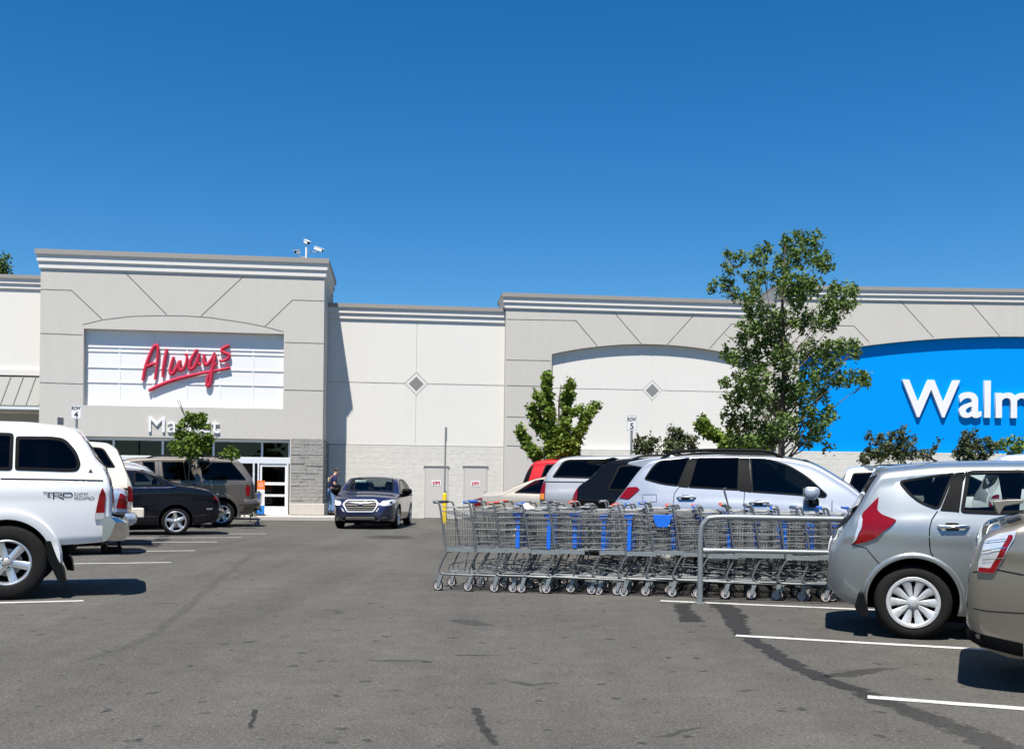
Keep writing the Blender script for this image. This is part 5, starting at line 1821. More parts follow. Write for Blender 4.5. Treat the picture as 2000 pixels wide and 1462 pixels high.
# chrome bumper with dark step and hitch
mb = MB()
prof = [(XT - .02, .585), (XT - .14, .60), (XT - .18, .66), (XT - .17, .80), (XT - .12, .85), (XT - .02, .87), (XT - .01, .82), (XT - .01, .60)]
n = 17; vs = []; fs = []
for i in range(n):
    t = -1 + 2 * i / (n - 1); y = t * .93
    e = .10 * abs(t) ** 6; tilt = .10 * abs(t) ** 4
    for (x, z) in prof: vs.append((x + e + (.09 * abs(t) ** 8 if x < XT - .05 else 0) * (1 if z < .7 else .3), y, z + tilt * .2))
m = len(prof)
for i in range(n - 1):
    for k in range(m):
        k2 = (k + 1) % m; fs.append((i * m + k, i * m + k2, (i + 1) * m + k2, (i + 1) * m + k))
fs.append(tuple(range(m))); fs.append(tuple(range((n - 1) * m, n * m)))
mb.add(vs, fs); mb.build('rear_bumper', tk.root, M['chrome'], smooth=40)
mb = MB(); mb.box(XT - .13, XT - .02, -.6, .6, .872, .89); mb.build('bumper_step', tk.root, M['black'])
mb = MB(); mb.box(XT - .1, XT + .12, -.04, .04, .42, .50); mb.tube([(XT - .07, 0, .5), (XT - .07, 0, .56)], .02); mb.box(XT + .06, XT + .12, -.35, .35, .46, .54); mb.build('tow_hitch', tk.root, M['black'], bevel=.006)
for sd in (1, -1):
    mb = MB(); mb.prism([(-.42, .62), (-.36, .62), (-.40, .40), (-.50, .18), (-.57, .17), (-.55, .30), (-.48, .45)], sd * .66, sd * .92)
    mb.build('mud_flap', tk.root, M['black'], bevel=.008)
tk.side_panel([(-.20 - .28, .96), (-.2 - .27, .60), (-.2 - .2, .60), (-.2 - .22, .9)], 'arch_liner', M['black'], off=-.02, r=0)
tk.wheels(('spoke', 6), .235, inn=.0); tk.underside(); tk.handle(2.0, 1.12, mat=p_truck); tk.mirror(2.75, 1.25)
tk.front_panel([(-.62, .92), (.62, .92), (.62, 1.2), (-.62, 1.2)], 'tailgate_handle', p_truck, sgn=-1, r=.04)

# ---- pale blue sedan -----------------------------------------------------------
bc = by_tail(246, 17.3, -1.02, YL)
c = Car('sedan_car', 'pale blue sedan showing only its tail behind the white pickup truck', 'car', bc, YL, 1, .88,
        top=[(-1.06, .70), (-1.05, .96), (-1.0, 1.11), (-.85, 1.16), (-.5, 1.19), (-.1, 1.30), (.4, 1.42), (.9, 1.46), (1.6, 1.45), (2.0, 1.33), (2.6, 1.08), (3.2, 1.0), (3.5, .78), (3.65, .6)],
        bot=[(-1.06, .42), (-.95, .30), (-.6, .24), (3.3, .2), (3.65, .3)], belt=[(-1.06, 1.06), (0, 1.05), (3.65, .92)],
        plan=[(-1.06, .72), (-1.03, .80), (-.92, .89), (-.7, .95), (-.3, .99), (.2, 1.0), (2.7, 1), (3.2, .94), (3.55, .82), (3.65, .7)],
        pmat=p_ltblue, wb=2.65, R_=.31, tum=.32, tw=.19, tuck=.07, trackin=.02)
c.window([(-.1, 1.03), (.35, 1.29, .08), (.78, 1.33), (.80, 1.01)], M['glass_mid']); c.window([(.88, 1.01), (.86, 1.33), (1.45, 1.32), (2.1, 1.04), (2.1, 1.0)], M['glass_mid'])
c.screen(-.45, .35, .60, .55, M['glass_mid'], 'rear_window'); c.screen(2.55, 1.75, .65, .54, M['glass_clear'])
for sd in (1, -1): c.side_panel([(-1.03, 1.07), (-.93, 1.08), (-.86, .80), (-1.04, .78)], 'tail_lamp', M['redlens'], sd=sd, off=.012, r=.02, step=.04)
mb = MB(); mb.tube([(-.80, -.84, .60), (-1.0, -.76, .60), (-1.10, -.5, .60), (-1.13, 0, .60), (-1.10, .5, .60), (-1.0, .76, .60), (-.80, .84, .60)], .09, 10, flat=1.2); mb.build('rear_bumper', c.root, p_ltblue, smooth=60)
c.seam([(-.95, .70), (-.6, .70), (-.45, .69)]); c.wheels(('spoke', 7), .2); c.arch_lip(0); c.underside(); c.seam([(.84, 1.0), (.8, .3)])

# ---- cream truck-based wagon ------------------------------------------------------
T3 = lambda car, pts, inn=0.0: car.P(pts, inn, O3[0], O3[1], K3)
cr = by_tail(259, 19.7, -1.21, YL)
c = Car('utility_vehicle', 'cream two door utility wagon with dark stripe and red upright tail lamp', 'car', cr, YL, 1, .96,
        top=[(-1.22, .8), (-1.21, 1.12), (-1.19, 1.22), (-1.10, 1.45), (-.98, 1.76), (-.88, 1.92), (-.66, 2.02), (.6, 2.05), (1.3, 1.98), (1.7, 1.74), (2.2, 1.3), (3.2, 1.2), (3.6, .9)],
        bot=[(-1.22, .55), (3.3, .5), (3.6, .6)], belt=[(-1.22, 1.20), (3.6, 1.12)],
        plan=flat_plan(-1.22, 3.6, .93, .9, .15), pmat=p_cream, wb=2.7, R_=.38, tum=.22, crown=.04, redge=.09, tuck=.03, tw=.26, archr=.46, archz=.40, trackin=.02)
w_ = T3(c, [(556, 290, .02), (640, 292, .06), (672, 312, .06), (752, 442, .02), (560, 440, .02)], .10)
c.window([(w_[4][0], w_[4][1]), (w_[3][0], w_[3][1]), (w_[2][0], w_[2][1], .08), (.30, w_[0][1] + .02), (.30, w_[4][1])], M['glass_dark'], trim=.03)
c.window([(.5, 1.28), (.5, 1.75), (1.3, 1.74), (1.75, 1.3)], M['glass_dark']); c.screen(2.1, 1.5, .7, .62, M['glass_mid']); c.screen(-1.17, -.98, .66, .6, M['glass_dark'], 'rear_window')
c.side_ribbon([(-1.2, 1.11), (3.4, 1.06)], .035, 'body_stripe', M['black'], off=.003); c.side_ribbon([(-1.19, .74), (-.5, .74)], .03, 'body_stripe', M['cap'], off=.004)
for sd in (1, -1): c.side_panel([(-1.21, 1.16), (-1.12, 1.16), (-1.12, .86), (-1.21, .86)], 'tail_lamp', M['redlens'], sd=sd, off=.014, r=.01, step=.05)
mb = MB(); mb.box(-1.42, -1.22, -.96, .96, .57, .72); mb.build('rear_bumper', c.root, M['chrome'], bevel=.03)
mb = MB(); mb.box(-1.425, -1.20, .80, .975, .55, .74); mb.build('bumper_end', c.root, p_cream, bevel=.02)
c.wheels(('spoke', 5), .2); c.arch_lip(0, off=.02); c.underside(); c.seam([(.4, 1.85), (.4, .6)])

# ---- black coupe -----------------------------------------------------------------
cc_ = ground(343, 1045)
c = Car('coupe_car', 'black two door coupe with five spoke silver wheels and a sloping rear window', 'car', cc_, YL, 1, .89,
        top=[(-1.02, .58), (-1.01, .80), (-.97, .90), (-.86, 1.02), (-.72, 1.10), (-.45, 1.155), (-.10, 1.20), (.5, 1.46), (.9, 1.56), (1.4, 1.58), (1.9, 1.50), (2.4, 1.20), (2.9, 1.05), (3.3, .92), (3.5, .7)],
        bot=[(-1.02, .40), (-.9, .30), (-.5, .24), (3.2, .22), (3.5, .32)], belt=[(-1.02, 1.0), (-.2, 1.10), (.8, 1.06), (3.5, .9)],
        plan=[(-1.02, .66), (-1.0, .75), (-.9, .85), (-.7, .93), (-.35, .98), (.1, 1.0), (2.6, 1), (3.1, .94), (3.4, .82), (3.5, .7)],
        pmat=p_blk2, wb=2.67, R_=.325, tum=.30, crown=.05, redge=.07, tuck=.08, tw=.21, archr=.385, archz=.34, trackin=.03)
cp_ = c
T4 = lambda pts, inn=0.0: cp_.P(pts, inn, 240, 780, 4.545)
cp_.window(T4([(98, 628, .02), (230, 660, .1), (330, 710, .15), (392, 768, .02), (100, 770, .02)], .12), M['glass_mid'], trim=.028)
cp_.screen(-.18, .75, .60, .56, M['glass_dark'], 'rear_window'); cp_.screen(2.5, 1.85, .64, .54, M['glass_clear'])
cp_.side_ribbon(T4([(80, 782), (400, 780), (470, 772)], .03), .010, 'belt_trim', M['chrome'], off=.004)
cp_.side_ribbon(T4([(60, 600), (230, 622), (380, 690), (500, 745), (550, 760)], .18), .012, 'window_trim', M['chrome'], off=.006)
cp_.seam(T4([(805, 780), (835, 850), (860, 900)], .02)); cp_.arch_lip(0, off=.014); cp_.arch_lip(2.67, off=.014)
for sd in (1, -1): cp_.side_panel([(-1.0, .94), (-.88, 1.0), (-.84, .86), (-1.0, .80)], 'tail_lamp', M['redlens'], sd=sd, off=.012, r=.02)
bd = T4([(745, 962), (800, 978)])
cp_.side_panel([(bd[0][0], bd[0][1]), (bd[1][0], bd[0][1]), (bd[1][0], bd[1][1]), (bd[0][0], bd[1][1])], 'badge', M['cap'], off=.004, r=.004)
cp_.wheels(('spoke', 5), .235); cp_.underside(); cp_.seats((.8, 1.7)); cp_.seam([(.95, 1.1), (.95, .4)])
mb = MB(); mb.tube([(-.92, -.76, .56), (-1.05, -.5, .55), (-1.07, 0, .55), (-1.05, .5, .55), (-.92, .76, .56)], .08, 10); mb.build('rear_bumper', cp_.root, p_blk2, smooth=60)

# ---- taupe long sport utility --------------------------------------------------------
tc = ground(432, 1029); XS = -.93
c = Car('utility_vehicle', 'taupe sport utility vehicle with roof rails and large dark rear side window', 'car', tc, YL, 1, .95,
        top=[(XS, .74), (XS + .005, .98), (XS + .02, 1.2), (XS + .06, 1.34), (XS + .24, 1.64), (XS + .38, 1.84), (XS + .52, 1.92), (.4, 1.97), (1.6, 1.96), (2.4, 1.90), (2.8, 1.74), (3.3, 1.3), (4.0, 1.2), (4.4, 1.05), (4.5, .7)],
        bot=[(XS, .50), (-.75, .38), (-.5, .34), (4.0, .32), (4.5, .45)], belt=[(XS, 1.30), (4.5, 1.2)],
        plan=flat_plan(XS, 4.5, .88, .78, .2), pmat=p_taupe, wb=3.2, R_=.37, tum=.22, crown=.05, redge=.09, tuck=.06, tw=.23, archr=.45, archz=.40, trackin=.03)
su = c
T5 = lambda pts, inn=0.0: su.P(pts, inn, 240, 780, 4.545)
su.window(T5([(672, 552, .03), (970, 556, .06), (1040, 640, .1), (1095, 716, .02), (740, 714, .1), (712, 690, .08)], .10), M['glass_dark'], trim=.02)
su.window(T5([(342, 548, .03), (560, 548, .02), (600, 590, .06), (645, 716, .02), (360, 718, .04)], .10), M['glass_dark'], trim=.03)
su.side_ribbon(T5([(537, 548), (560, 718)], .1), .02, 'window_divider', p_taupe, off=.008)
su.window(T5([(170, 548, .03), (285, 548, .03), (290, 700, .02), (200, 690, .02)], .1), M['glass_dark'])
su.window([(2.4, 1.35), (2.4, 1.75), (2.7, 1.66), (3.1, 1.36)], M['glass_dark'])
su.screen(3.2, 2.6, .72, .62, M['glass_mid']); su.screen(XS + .1, XS + .32, .64, .58, M['glass_dark'], 'rear_window')
tl = T5([(1105, 745, .02), (1132, 775, .03), (1125, 855, .02), (1092, 850, .02), (1088, 790, .02)])
for sd in (1, -1): su.side_panel(tl, 'tail_lamp', M['redlens'], sd=sd, off=.014, r=.01, step=.04)
su.rack(T5([(900, 500)], .2)[0][0], T5([(210, 520)], .2)[0][0], .66, h=.07, r=.025)
su.seam(T5([(625, 540), (660, 640), (715, 740), (735, 800)], .05)); su.seam(T5([(312, 545), (330, 720), (335, 800)], .05))
su.arch_lip(0, w_=.10, off=.03, r=.44); su.arch_lip(3.2, w_=.10, off=.03, r=.44)
mb = MB(); mb.tube([(XS + .35, -.90, .66), (XS + .02, -.82, .66), (XS - .08, -.5, .66), (XS - .10, 0, .66), (XS - .08, .5, .66), (XS + .02, .82, .66), (XS + .35, .90, .66)], .13, 10, flat=1.1); mb.build('rear_bumper', su.root, p_taupe, smooth=60)
su.wheels(('split', 5), .24); su.underside(); su.handle(.75, 1.18)
su.side_ribbon([(-1.05, .62), (-.5, .62)], .02, 'panel_gap', M['seam'], parent=su.body)

# ---- two roofs seen between ---------------------------------------------------------
def wagon(contact, label, pm, k=1.0):
    c = Car('wagon_car', label, 'car', contact, YL, 1, .9,
        top=[(-1.0, .62), (-.99, .95), (-.86, 1.15), (-.62, 1.42), (-.45, 1.52), (.5, 1.60), (1.4, 1.60), (1.9, 1.48), (2.4, 1.12), (3.1, 1.0), (3.5, .85), (3.6, .6)],
        bot=[(-1.0, .45), (-.8, .3), (3.2, .26), (3.6, .36)], belt=[(-1.0, 1.06), (3.6, .95)],
        plan=flat_plan(-1.0, 3.6, .8, .76), pmat=pm, wb=2.65, R_=.33, tum=.28, tw=.2, trackin=.03)
    c.window([(-.6, 1.14), (-.35, 1.40), (.2, 1.46), (.2, 1.12)], M['glass_mid']); c.window([(.3, 1.12), (.3, 1.47), (1.0, 1.48), (1.0, 1.1)], M['glass_mid']); c.window([(1.1, 1.1), (1.1, 1.48), (1.5, 1.45), (2.15, 1.14), (2.15, 1.08)], M['glass_mid'])
    c.screen(-.82, -.56, .6, .56, M['glass_dark'], 'rear_window'); c.screen(2.35, 1.8, .66, .56, M['glass_clear'])
    c.rack(-.4, 1.5, .58, h=.06, mat=M['alu'])
    for sd in (1, -1): c.side_panel([(-.98, 1.02), (-.8, 1.08), (-.8, .84), (-.98, .8)], 'tail_lamp', M['redlens'], sd=sd, off=.012, r=.02)
    c.wheels(('spoke', 5), .2); c.arch_lip(0); c.arch_lip(2.65); c.underside(); c.seam([(.25, 1.1), (.25, .3)]); c.seam([(1.05, 1.1), (1.05, .3)])
    return c
wg = wagon(by_tail(318, 26.6, -.95, YL), 'dark grey wagon with pale roof rails showing above the black coupe', p_grey)
wg.root.scale = (1.1, 1.1, 1.1)
wg2 = wagon(by_tail(286, 31.8, -1.2, YL), 'pale grey wagon roof just above the taupe vehicle at its left', p_ltblue)
wg2.root.scale = (1.25, 1.25, 1.25)

# ================================================================ ONCOMING DARK BLUE SEDAN
p_blue = paint('deep_blue_paint', (0.022, 0.027, 0.075), metal=.5, rough=.3, flake=.04)
lc = ground(715, 1033)
# frame: nose towards the camera
lg = Car('driven_sedan', 'dark blue sedan driving towards the viewer with headlights on and a driver at the wheel', 'car', Vector((lc.x, lc.y + .90, 0)) - Vector((0, 0, 0)), R(-91.5), 0, .92,
        top=[(-1.10, .70), (-1.08, .95), (-.95, 1.08), (-.5, 1.14), (0, 1.30), (.5, 1.45), (1.0, 1.50), (1.6, 1.48), (1.95, 1.38), (2.6, 1.04), (2.75, 1.0), (3.2, .94), (3.5, .84), (3.62, .74), (3.68, .60), (3.70, .50)],
        bot=[(-1.1, .4), (-.9, .28), (-.5, .22), (3.2, .20), (3.70, .24)], belt=[(-1.1, 1.02), (.5, .98), (2.6, .93), (3.70, .78)],
        plan=[(-1.1, .66), (-1.07, .76), (-.9, .88), (-.5, .96), (.2, 1.0), (2.6, 1.0), (3.1, .97), (3.42, .90), (3.60, .78), (3.67, .68), (3.70, .60)],
        pmat=p_blue, wb=2.75, R_=.33, tum=.32, crown=.055, redge=.08, tuck=.06, tw=.215, archr=.38, trackin=.0)
# put the nose where the photograph has it
lg.org = Vector((lc.x, lc.y + 3.55, 0)); lg.root.location = lg.org
lg.near = 1
XM = 3.70
def fpn(px, py):         # (y, z) in the car's own front plane
    r = ray(px / 7.308 + 620, py / 7.308 + 860)
    d = lc.y + .05
    X = r.x * d; Z = CAMH + r.z * d
    return (X - lg.org.x + .0, Z)
fr = lambda pts: [(fpn(p[0], p[1])[0], fpn(p[0], p[1])[1]) + tuple(p[2:]) for p in pts]
# grille
g_o = fr([(430, 905), (470, 848), (885, 848), (925, 905), (862, 1010), (490, 1010)])
gr_ = lg.front_panel(g_o, 'grille', M['black'], off=.012, r=.02, step=.04)
def ring_front(poly, wd, name, mat, off, parent):
    pts = [Vector(p[:2]) for p in densify(poly, .04)]
    n = len(pts); vs = []
    for i, p in enumerate(pts):
        d = (pts[(i + 1) % n] - pts[i - 1]).normalized(); nn = Vector((-d.y, d.x)) * wd / 2
        for q_ in (p + nn, p - nn):
            h = lg.cast((lg.x1 + 2, q_.x, q_.y), (-1, 0, 0), off); vs.append(h if h is not None else Vector((lg.x1, q_.x, q_.y)))
    mb = MB(); mb.add(vs, [(2 * i, 2 * i + 1, (2 * i + 3) % (2 * n), (2 * i + 2) % (2 * n)) for i in range(n)], mat)
    add_skirt(mb, mat, lambda v: Vector((v.x - .02, v.y, v.z)))
    o = mb.build(name, parent); return o
ring_front(rounded(g_o, .04), .032, 'grille_surround', M['alloy_trim'], .03, gr_)
for yy in (880, 915, 950, 980):
    a, b = fr([(465, yy), (890, yy)])
    lg.front_panel([(a[0], a[1] - .008), (b[0], b[1] - .008), (b[0], b[1] + .008), (a[0], a[1] + .008)], 'grille_bar', M['cap'] if yy != 880 else M['chrome'], off=.022, parent=gr_, r=0)
em = fr([(675, 893)])[0]
lg.front_panel([(em[0] + .085 * math.cos(t), em[1] + .045 * math.sin(t)) for t in np.linspace(0, 2 * math.pi, 20)[:-1]], 'emblem', M['navy'], off=.034, parent=gr_, r=0, step=.03)
for (ex, ez, er) in ((-.035, .008, .014), (.012, .016, .008), (.035, .006, .008), (.02, -.012, .008), (-.002, -.014, .008), (.045, -.008, .007)):
    lg.front_panel([(em[0] + ex + er * math.cos(t), em[1] + ez + er * math.sin(t)) for t in np.linspace(0, 2 * math.pi, 9)[:-1]], 'emblem_star', M['chrome'], off=.040, parent=gr_, r=0, step=.03)
def emis(name, col, st):
    m, n, b = new_mat(name)
    b.inputs['Base Color'].default_value = (*col, 1); b.inputs['Emission Color'].default_value = (*col, 1); b.inputs['Emission Strength'].default_value = st
    return m
lit = emis('lit_lamp', (1.0, .97, .93), 2.2)
for poly, lx in (([(205, 850), (250, 838), (370, 862), (392, 890), (385, 918), (330, 922), (225, 918), (212, 880)], 345), ([(1165, 850), (1120, 838), (985, 862), (955, 890), (965, 925), (1040, 930), (1150, 918), (1160, 880)], 1015)):
    hl = lg.front_panel(fr(poly), 'headlight', M['clearlens'], off=.012, r=.015, step=.04)
    a = fr([(lx, 890)])[0]
    lg.front_panel([(a[0] + .085 * math.cos(t), a[1] + .055 * math.sin(t)) for t in np.linspace(0, 2 * math.pi, 20)[:-1]], 'bulb', lit, off=.022, parent=hl, r=0, step=.03)
    a = fr([(lx + (-70 if lx < 600 else 85), 880)])[0]
    lg.front_panel([(a[0] + .03 * math.cos(t), a[1] + .03 * math.sin(t)) for t in np.linspace(0, 2 * math.pi, 12)[:-1]], 'bulb_housing', M['black'], off=.020, parent=hl, r=0, step=.03)
lo = lg.front_panel(fr([(395, 1115), (470, 1072), (880, 1072), (950, 1125), (900, 1132), (440, 1130)]), 'lower_grille', M['black'], off=.01, r=.02)
for yy in (1090, 1110): lg.front_panel(fr([(470, yy - 3), (880, yy - 3), (880, yy + 3), (470, yy + 3)]), 'grille_bar', M['cap'], off=.018, parent=lo, r=0)
lg.front_panel(fr([(390, 1125), (440, 1145), (660, 1158), (900, 1145), (950, 1125), (940, 1150), (860, 1172), (480, 1172), (410, 1155)]), 'bumper_trim', M['alloy_trim'], off=.022, r=.01)
for s0 in ([(215, 1060), (375, 1075), (380, 1100), (215, 1130)], [(1165, 1060), (990, 1075), (975, 1100), (1160, 1130)]):
    fg = lg.front_panel(fr(s0), 'fog_lamp_housing', M['black'], off=.01, r=.01)
    for dy in (20, 38):
        l0 = [(s0[0][0], s0[0][1] + dy), (s0[1][0], s0[1][1] + dy * .6), (s0[1][0], s0[1][1] + dy * .6 + 4), (s0[0][0], s0[0][1] + dy + 5)]
        lg.front_panel(fr(l0), 'trim_bar', M['cap'], off=.016, parent=fg, r=0)
for s0 in ([(400, 965), (415, 962), (450, 1010), (435, 1012)], [(945, 962), (930, 962), (895, 1010), (910, 1012)]):
    lg.front_panel(fr(s0), 'chrome_flick', M['alloy_trim'], off=.012, r=0)
lg.front_panel(fr([(250, 1170), (1100, 1170), (1080, 1200), (280, 1200)]), 'air_dam', M['black'], off=.008, r=.02)
lg.screen(2.58, 1.80, .70, .58, glass('windscreen_glass', (.62, .66, .65), .9), trim=.05)
for sd in (1, -1):
    lg.near = sd
    lg.window([(.05, 1.06), (.45, 1.34), (.95, 1.41), (.98, 1.03)], M['glass_dark'], both=False); lg.window([(1.05, 1.03), (1.03, 1.41), (1.55, 1.39), (2.2, 1.10), (2.25, 1.02)], glass('side_tint', (.16, .18, .17), .9), both=False)
    lg.seam([(1.02, 1.02), (1.0, .35)]); lg.seam([(2.25, 1.0), (2.2, .35)]); lg.side_ribbon([(.0, 1.0), (2.3, .985)], .018, 'belt_trim', M['chrome'], off=.006)
lg.near = 1
lg.handle(1.25, .92); lg.handle(.2, .92)
lg.mirror(2.12, 1.0, mat=M['black'], sc=1.25)
lg.wheels(('spoke', 5), .22, inn=.03); lg.arch_lip(0); lg.arch_lip(2.75); lg.underside(); lg.seats((.55, 1.35), mat=M['seat'])
lg.screen(-.4, .55, .58, .54, M['glass_mid'], 'rear_window')
lg.seam([(2.75, .9), (2.3, 1.0)])
# dashboard, visor card and hanging charm
mb = MB(); mb.box(2.15, 2.75, -.72, .72, .80, .93); mb.build('dashboard', lg.root, M['black'], bevel=.05)
mb = MB(); mb.tube([(2.05 + .06 * math.cos(t) * .3, .36 + .18 * math.cos(t), 1.0 + .17 * math.sin(t)) for t in np.linspace(0, 2 * math.pi, 20)], .014, 6, cap=False); mb.build('steering_wheel', lg.root, M['black'], smooth=60)
mb = MB(); mb.box(1.98, 2.0, -.50, -.18, 1.30, 1.37); mb.build('sun_visor', lg.root, plain('visor_mint', (.45, .60, .55), .7))
# ================================================================ SHOPPING CARTS
def cart_parts(handle_mat, root):
    W0, W1 = .285, .215            # half width at rear and front of the basket
    # frame
    for sd in (1, -1):
        mb = MB()
        y0, y1 = sd * .285, sd * .235
        mb.tube(smooth_path([(-.07, y0, 1.06), (-.02, y0, 1.055), (.005, y0, 1.0), (.03, y0, .86), (.10, y0, .47)], 4), .0125, 8)
        mb.tube(smooth_path([(.16, y0, .47), (.10, y0, .46), (.02, y0, .30), (.01, y0, .24), (.05, y0, .205), (.14, y0, .20), (.55, sd * .25, .195), (.98, y1 * .8, .19)], 4), .0125, 8)
        mb.build('side_frame', root, M['steel'], smooth=60)
    mb = MB()
    mb.box(.09, .44, -.295, -.283, .475, .525); mb.build('name_plate', root, M['galv'])
    mb = MB(); mb.box(.09, .44, .283, .295, .475, .525); mb.build('name_plate', root, M['galv'])
    mb = MB(); mb.tube([(-.075, -.27, 1.06), (-.075, .27, 1.06)], .019, 10); mb.build('handle', root, handle_mat, smooth=60)
    # basket wires
    def bw(t, h):              # half width along t 0..1, height h 0..1
        return (W0 + (W1 - W0) * t) * (.90 + .10 * h)
    def pt(t, h, sd):
        x = .05 + t * (.88 - .02 * 0) + (.06 * h * t) - .03 * h * (1 - t)
        z = (.505 + .05 * t) * (1 - h) + (.955 - .0 * t) * h
        return (x, sd * bw(t, h), z)
    mb = MB()
    r1, r2 = .0042, .0024
    for sd in (1, -1):
        for h in (0, .17, .34, .52, .70, .86, 1.0):
            mb.tube([pt(t, h, sd) for t in (0, .5, 1)], r1 if h in (0, 1.0, .52) else .003, 4, cap=False)
        n = 30
        for i in range(n + 1):
            t = i / n
            mb.tube([pt(t, 0, sd), pt(t, 1, sd)], r2, 3, cap=False)
    for h in (0, .17, .34, .52, .70, .86, 1.0):
        a = pt(1, h, -1); b = pt(1, h, 1); mb.tube([a, b], r1 if h in (0, 1) else r2, 4, cap=False)
    for i in range(13):
        q = -1 + 2 * i / 12
        a = pt(1, 0, 1); b = pt(1, 1, 1); mb.tube([(a[0], a[1] * q, a[2]), (b[0], b[1] * q, b[2])], r2, 3, cap=False)
    for i in range(13):
        q = -1 + 2 * i / 12; a = pt(0, 0, 1); b = pt(1, 0, 1)
        mb.tube([(a[0], a[1] * q, a[2]), (b[0], b[1] * q, b[2])], r2, 3, cap=False)
    for i in range(9):
        t = i / 8; a = pt(t, 0, 1); mb.tube([(a[0], -a[1], a[2]), (a[0], a[1], a[2])], r2 if i % 4 else r1, 3, cap=False)
    mb.build('basket', root, M['steel'])
    # swinging rear gate, pushed up inside when nested
    mb = MB()
    for i in range(11):
        q = -1 + 2 * i / 10; mb.tube([(.04, .27 * q, .95), (.50, .24 * q, .80)], r2, 3, cap=False)
    for k in range(4):
        t = k / 3; mb.tube([(.04 + .46 * t, -.27 + .03 * t, .95 - .15 * t), (.04 + .46 * t, .27 - .03 * t, .95 - .15 * t)], .003, 4, cap=False)
    mb.build('rear_gate', root, M['steel'])
    # child seat frame folded at the back
    mb = MB()
    mb.tube(smooth_path([(.02, -.22, 1.0), (.20, -.22, 1.0), (.24, -.12, .995), (.24, .12, .995), (.20, .22, 1.0), (.02, .22, 1.0)], 3), .005, 6)
    for q in (-.14, -.05, .05, .14): mb.tube([(.03, q, .995), (.24, q, .99)], .003, 4)
    mb.build('child_seat', root, M['steel'])
    # lower rack
    mb = MB()
    for q in np.linspace(-.2, .2, 9): mb.tube([(.10, q * 1.1, .225), (.93, q * .8, .215)], .0045, 4, cap=False)
    for q in (-1, 1):
        mb.tube(smooth_path([(.10, q * .2, .225), (.16, q * .2, .33), (.60, q * .18, .33), (.90, q * .16, .26)], 3), .006, 5, cap=False)
        mb.tube([(.30, q * .2, .225), (.34, q * .2, .47)], .008, 5, cap=False)
    for x in (.1, .38, .66, .93): mb.tube([(x, -.24, .215), (x, .24, .215)], .004, 4, cap=False)
    mb.build('lower_rack', root, M['steel'])
    for sd in (1, -1):
        mb = MB(); a = pt(1, 0, sd); b = pt(1, 1, sd)
        mb.box(a[0] - .01, a[0] + .04, min(a[1] - .016, a[1] + .016), max(a[1] - .016, a[1] + .016), .53, .93)
        mb.box(a[0] - .045, a[0] + .045, min(a[1] - .019, a[1] + .019), max(a[1] - .019, a[1] + .019), .90, .952)
        mb.build('corner_bumper', root, M['blue_plastic'], bevel=.006)
    first = None
    for (x, y) in ((0.02, .275), (0.02, -.275), (.92, .19), (.92, -.19)):
        if first is None:
            mb = MB()
            mb.add([(-.015, -.02, .19), (.035, -.02, .19), (.035, .02, .19), (-.015, .02, .19), (-.04, -.026, .055), (-.010, -.026, .045), (-.010, .026, .045), (-.04, .026, .055)],
                   [(0, 1, 2, 3), (0, 4, 5, 1), (3, 2, 6, 7), (0, 3, 7, 4)])
            f = mb.build('caster', root, M['galv'])
            first = f
            mb = MB(); mb.lathe([(.036, -.013), (.058, -.015), (.062, -.008), (.062, .008), (.058, .015), (.036, .013)], 20, M['rubber'], c=(-.025, 0, .062))
            mb.lathe([(.0005, -.016), (.014, -.016), (.015, -.010), (.037, -.012), (.046, -.0165), (.049, -.0165), (.049, .0165), (.046, .0165), (.037, .012), (.015, .010), (.014, .016), (.0005, .016)], 20, M['cart_hub'], c=(-.025, 0, .062))
            mb.build('wheel', f, smooth=40)
        else:
            f = copy_tree(first, root)
        f.location = (x, y, 0)
M['cart_hub'] = plain('caster_hub', (.42, .38, .37), .5)
cart_blue = empty('shopping_cart', (0, 0, 0)); cart_parts(M['blue_plastic'], cart_blue)
cart_red = empty('shopping_cart', (0, 0, 0)); cart_parts(M['orange_plastic'], cart_red)
cart_grey = empty('shopping_cart', (0, 0, 0)); cart_parts(plain('grey_handle', (.10, .105, .11), .5), cart_grey)
used_g = False
A0 = ground(861, 1153); A1 = ground(1610, 1178)
axd = (A1 - A0).normalized(); ayaw = math.atan2(axd.y, axd.x); anrm = Vector((-axd.y, axd.x, 0))
used = {'b': False, 'r': False, 'g': False}
SRC = {'b': cart_blue, 'r': cart_red, 'g': cart_grey}
def place_cart(px, row, kind, label, jig=0.0, dy=0.0):
    # the near caster of row 0 stands on the line A0-A1
    r = ray(px, 1160); t = (A0.y * 1.0 - axd.y / axd.x * A0.x) / (1 - axd.y / axd.x * r.x)
    p = Vector((r.x * t, t, 0)) + anrm * (.275 + .13 * min(1, max(0, (px - 900) / 300)) + row * .70 + dy) + axd * (.02 + (.13 * row))
    src = SRC[kind]
    if used[kind]:
        c = copy_tree(src)
    else:
        c = src; used[kind] = True
    c.location = p; c.rotation_euler = (0, R(random.uniform(-.8, .8)), ayaw + R(jig)); k_ = random.uniform(.975, 1.02); c.scale = (1, 1, k_)
    tag(c, label, 'shopping cart', 'shopping carts nested in the return bay')
    return c
random.seed(21)
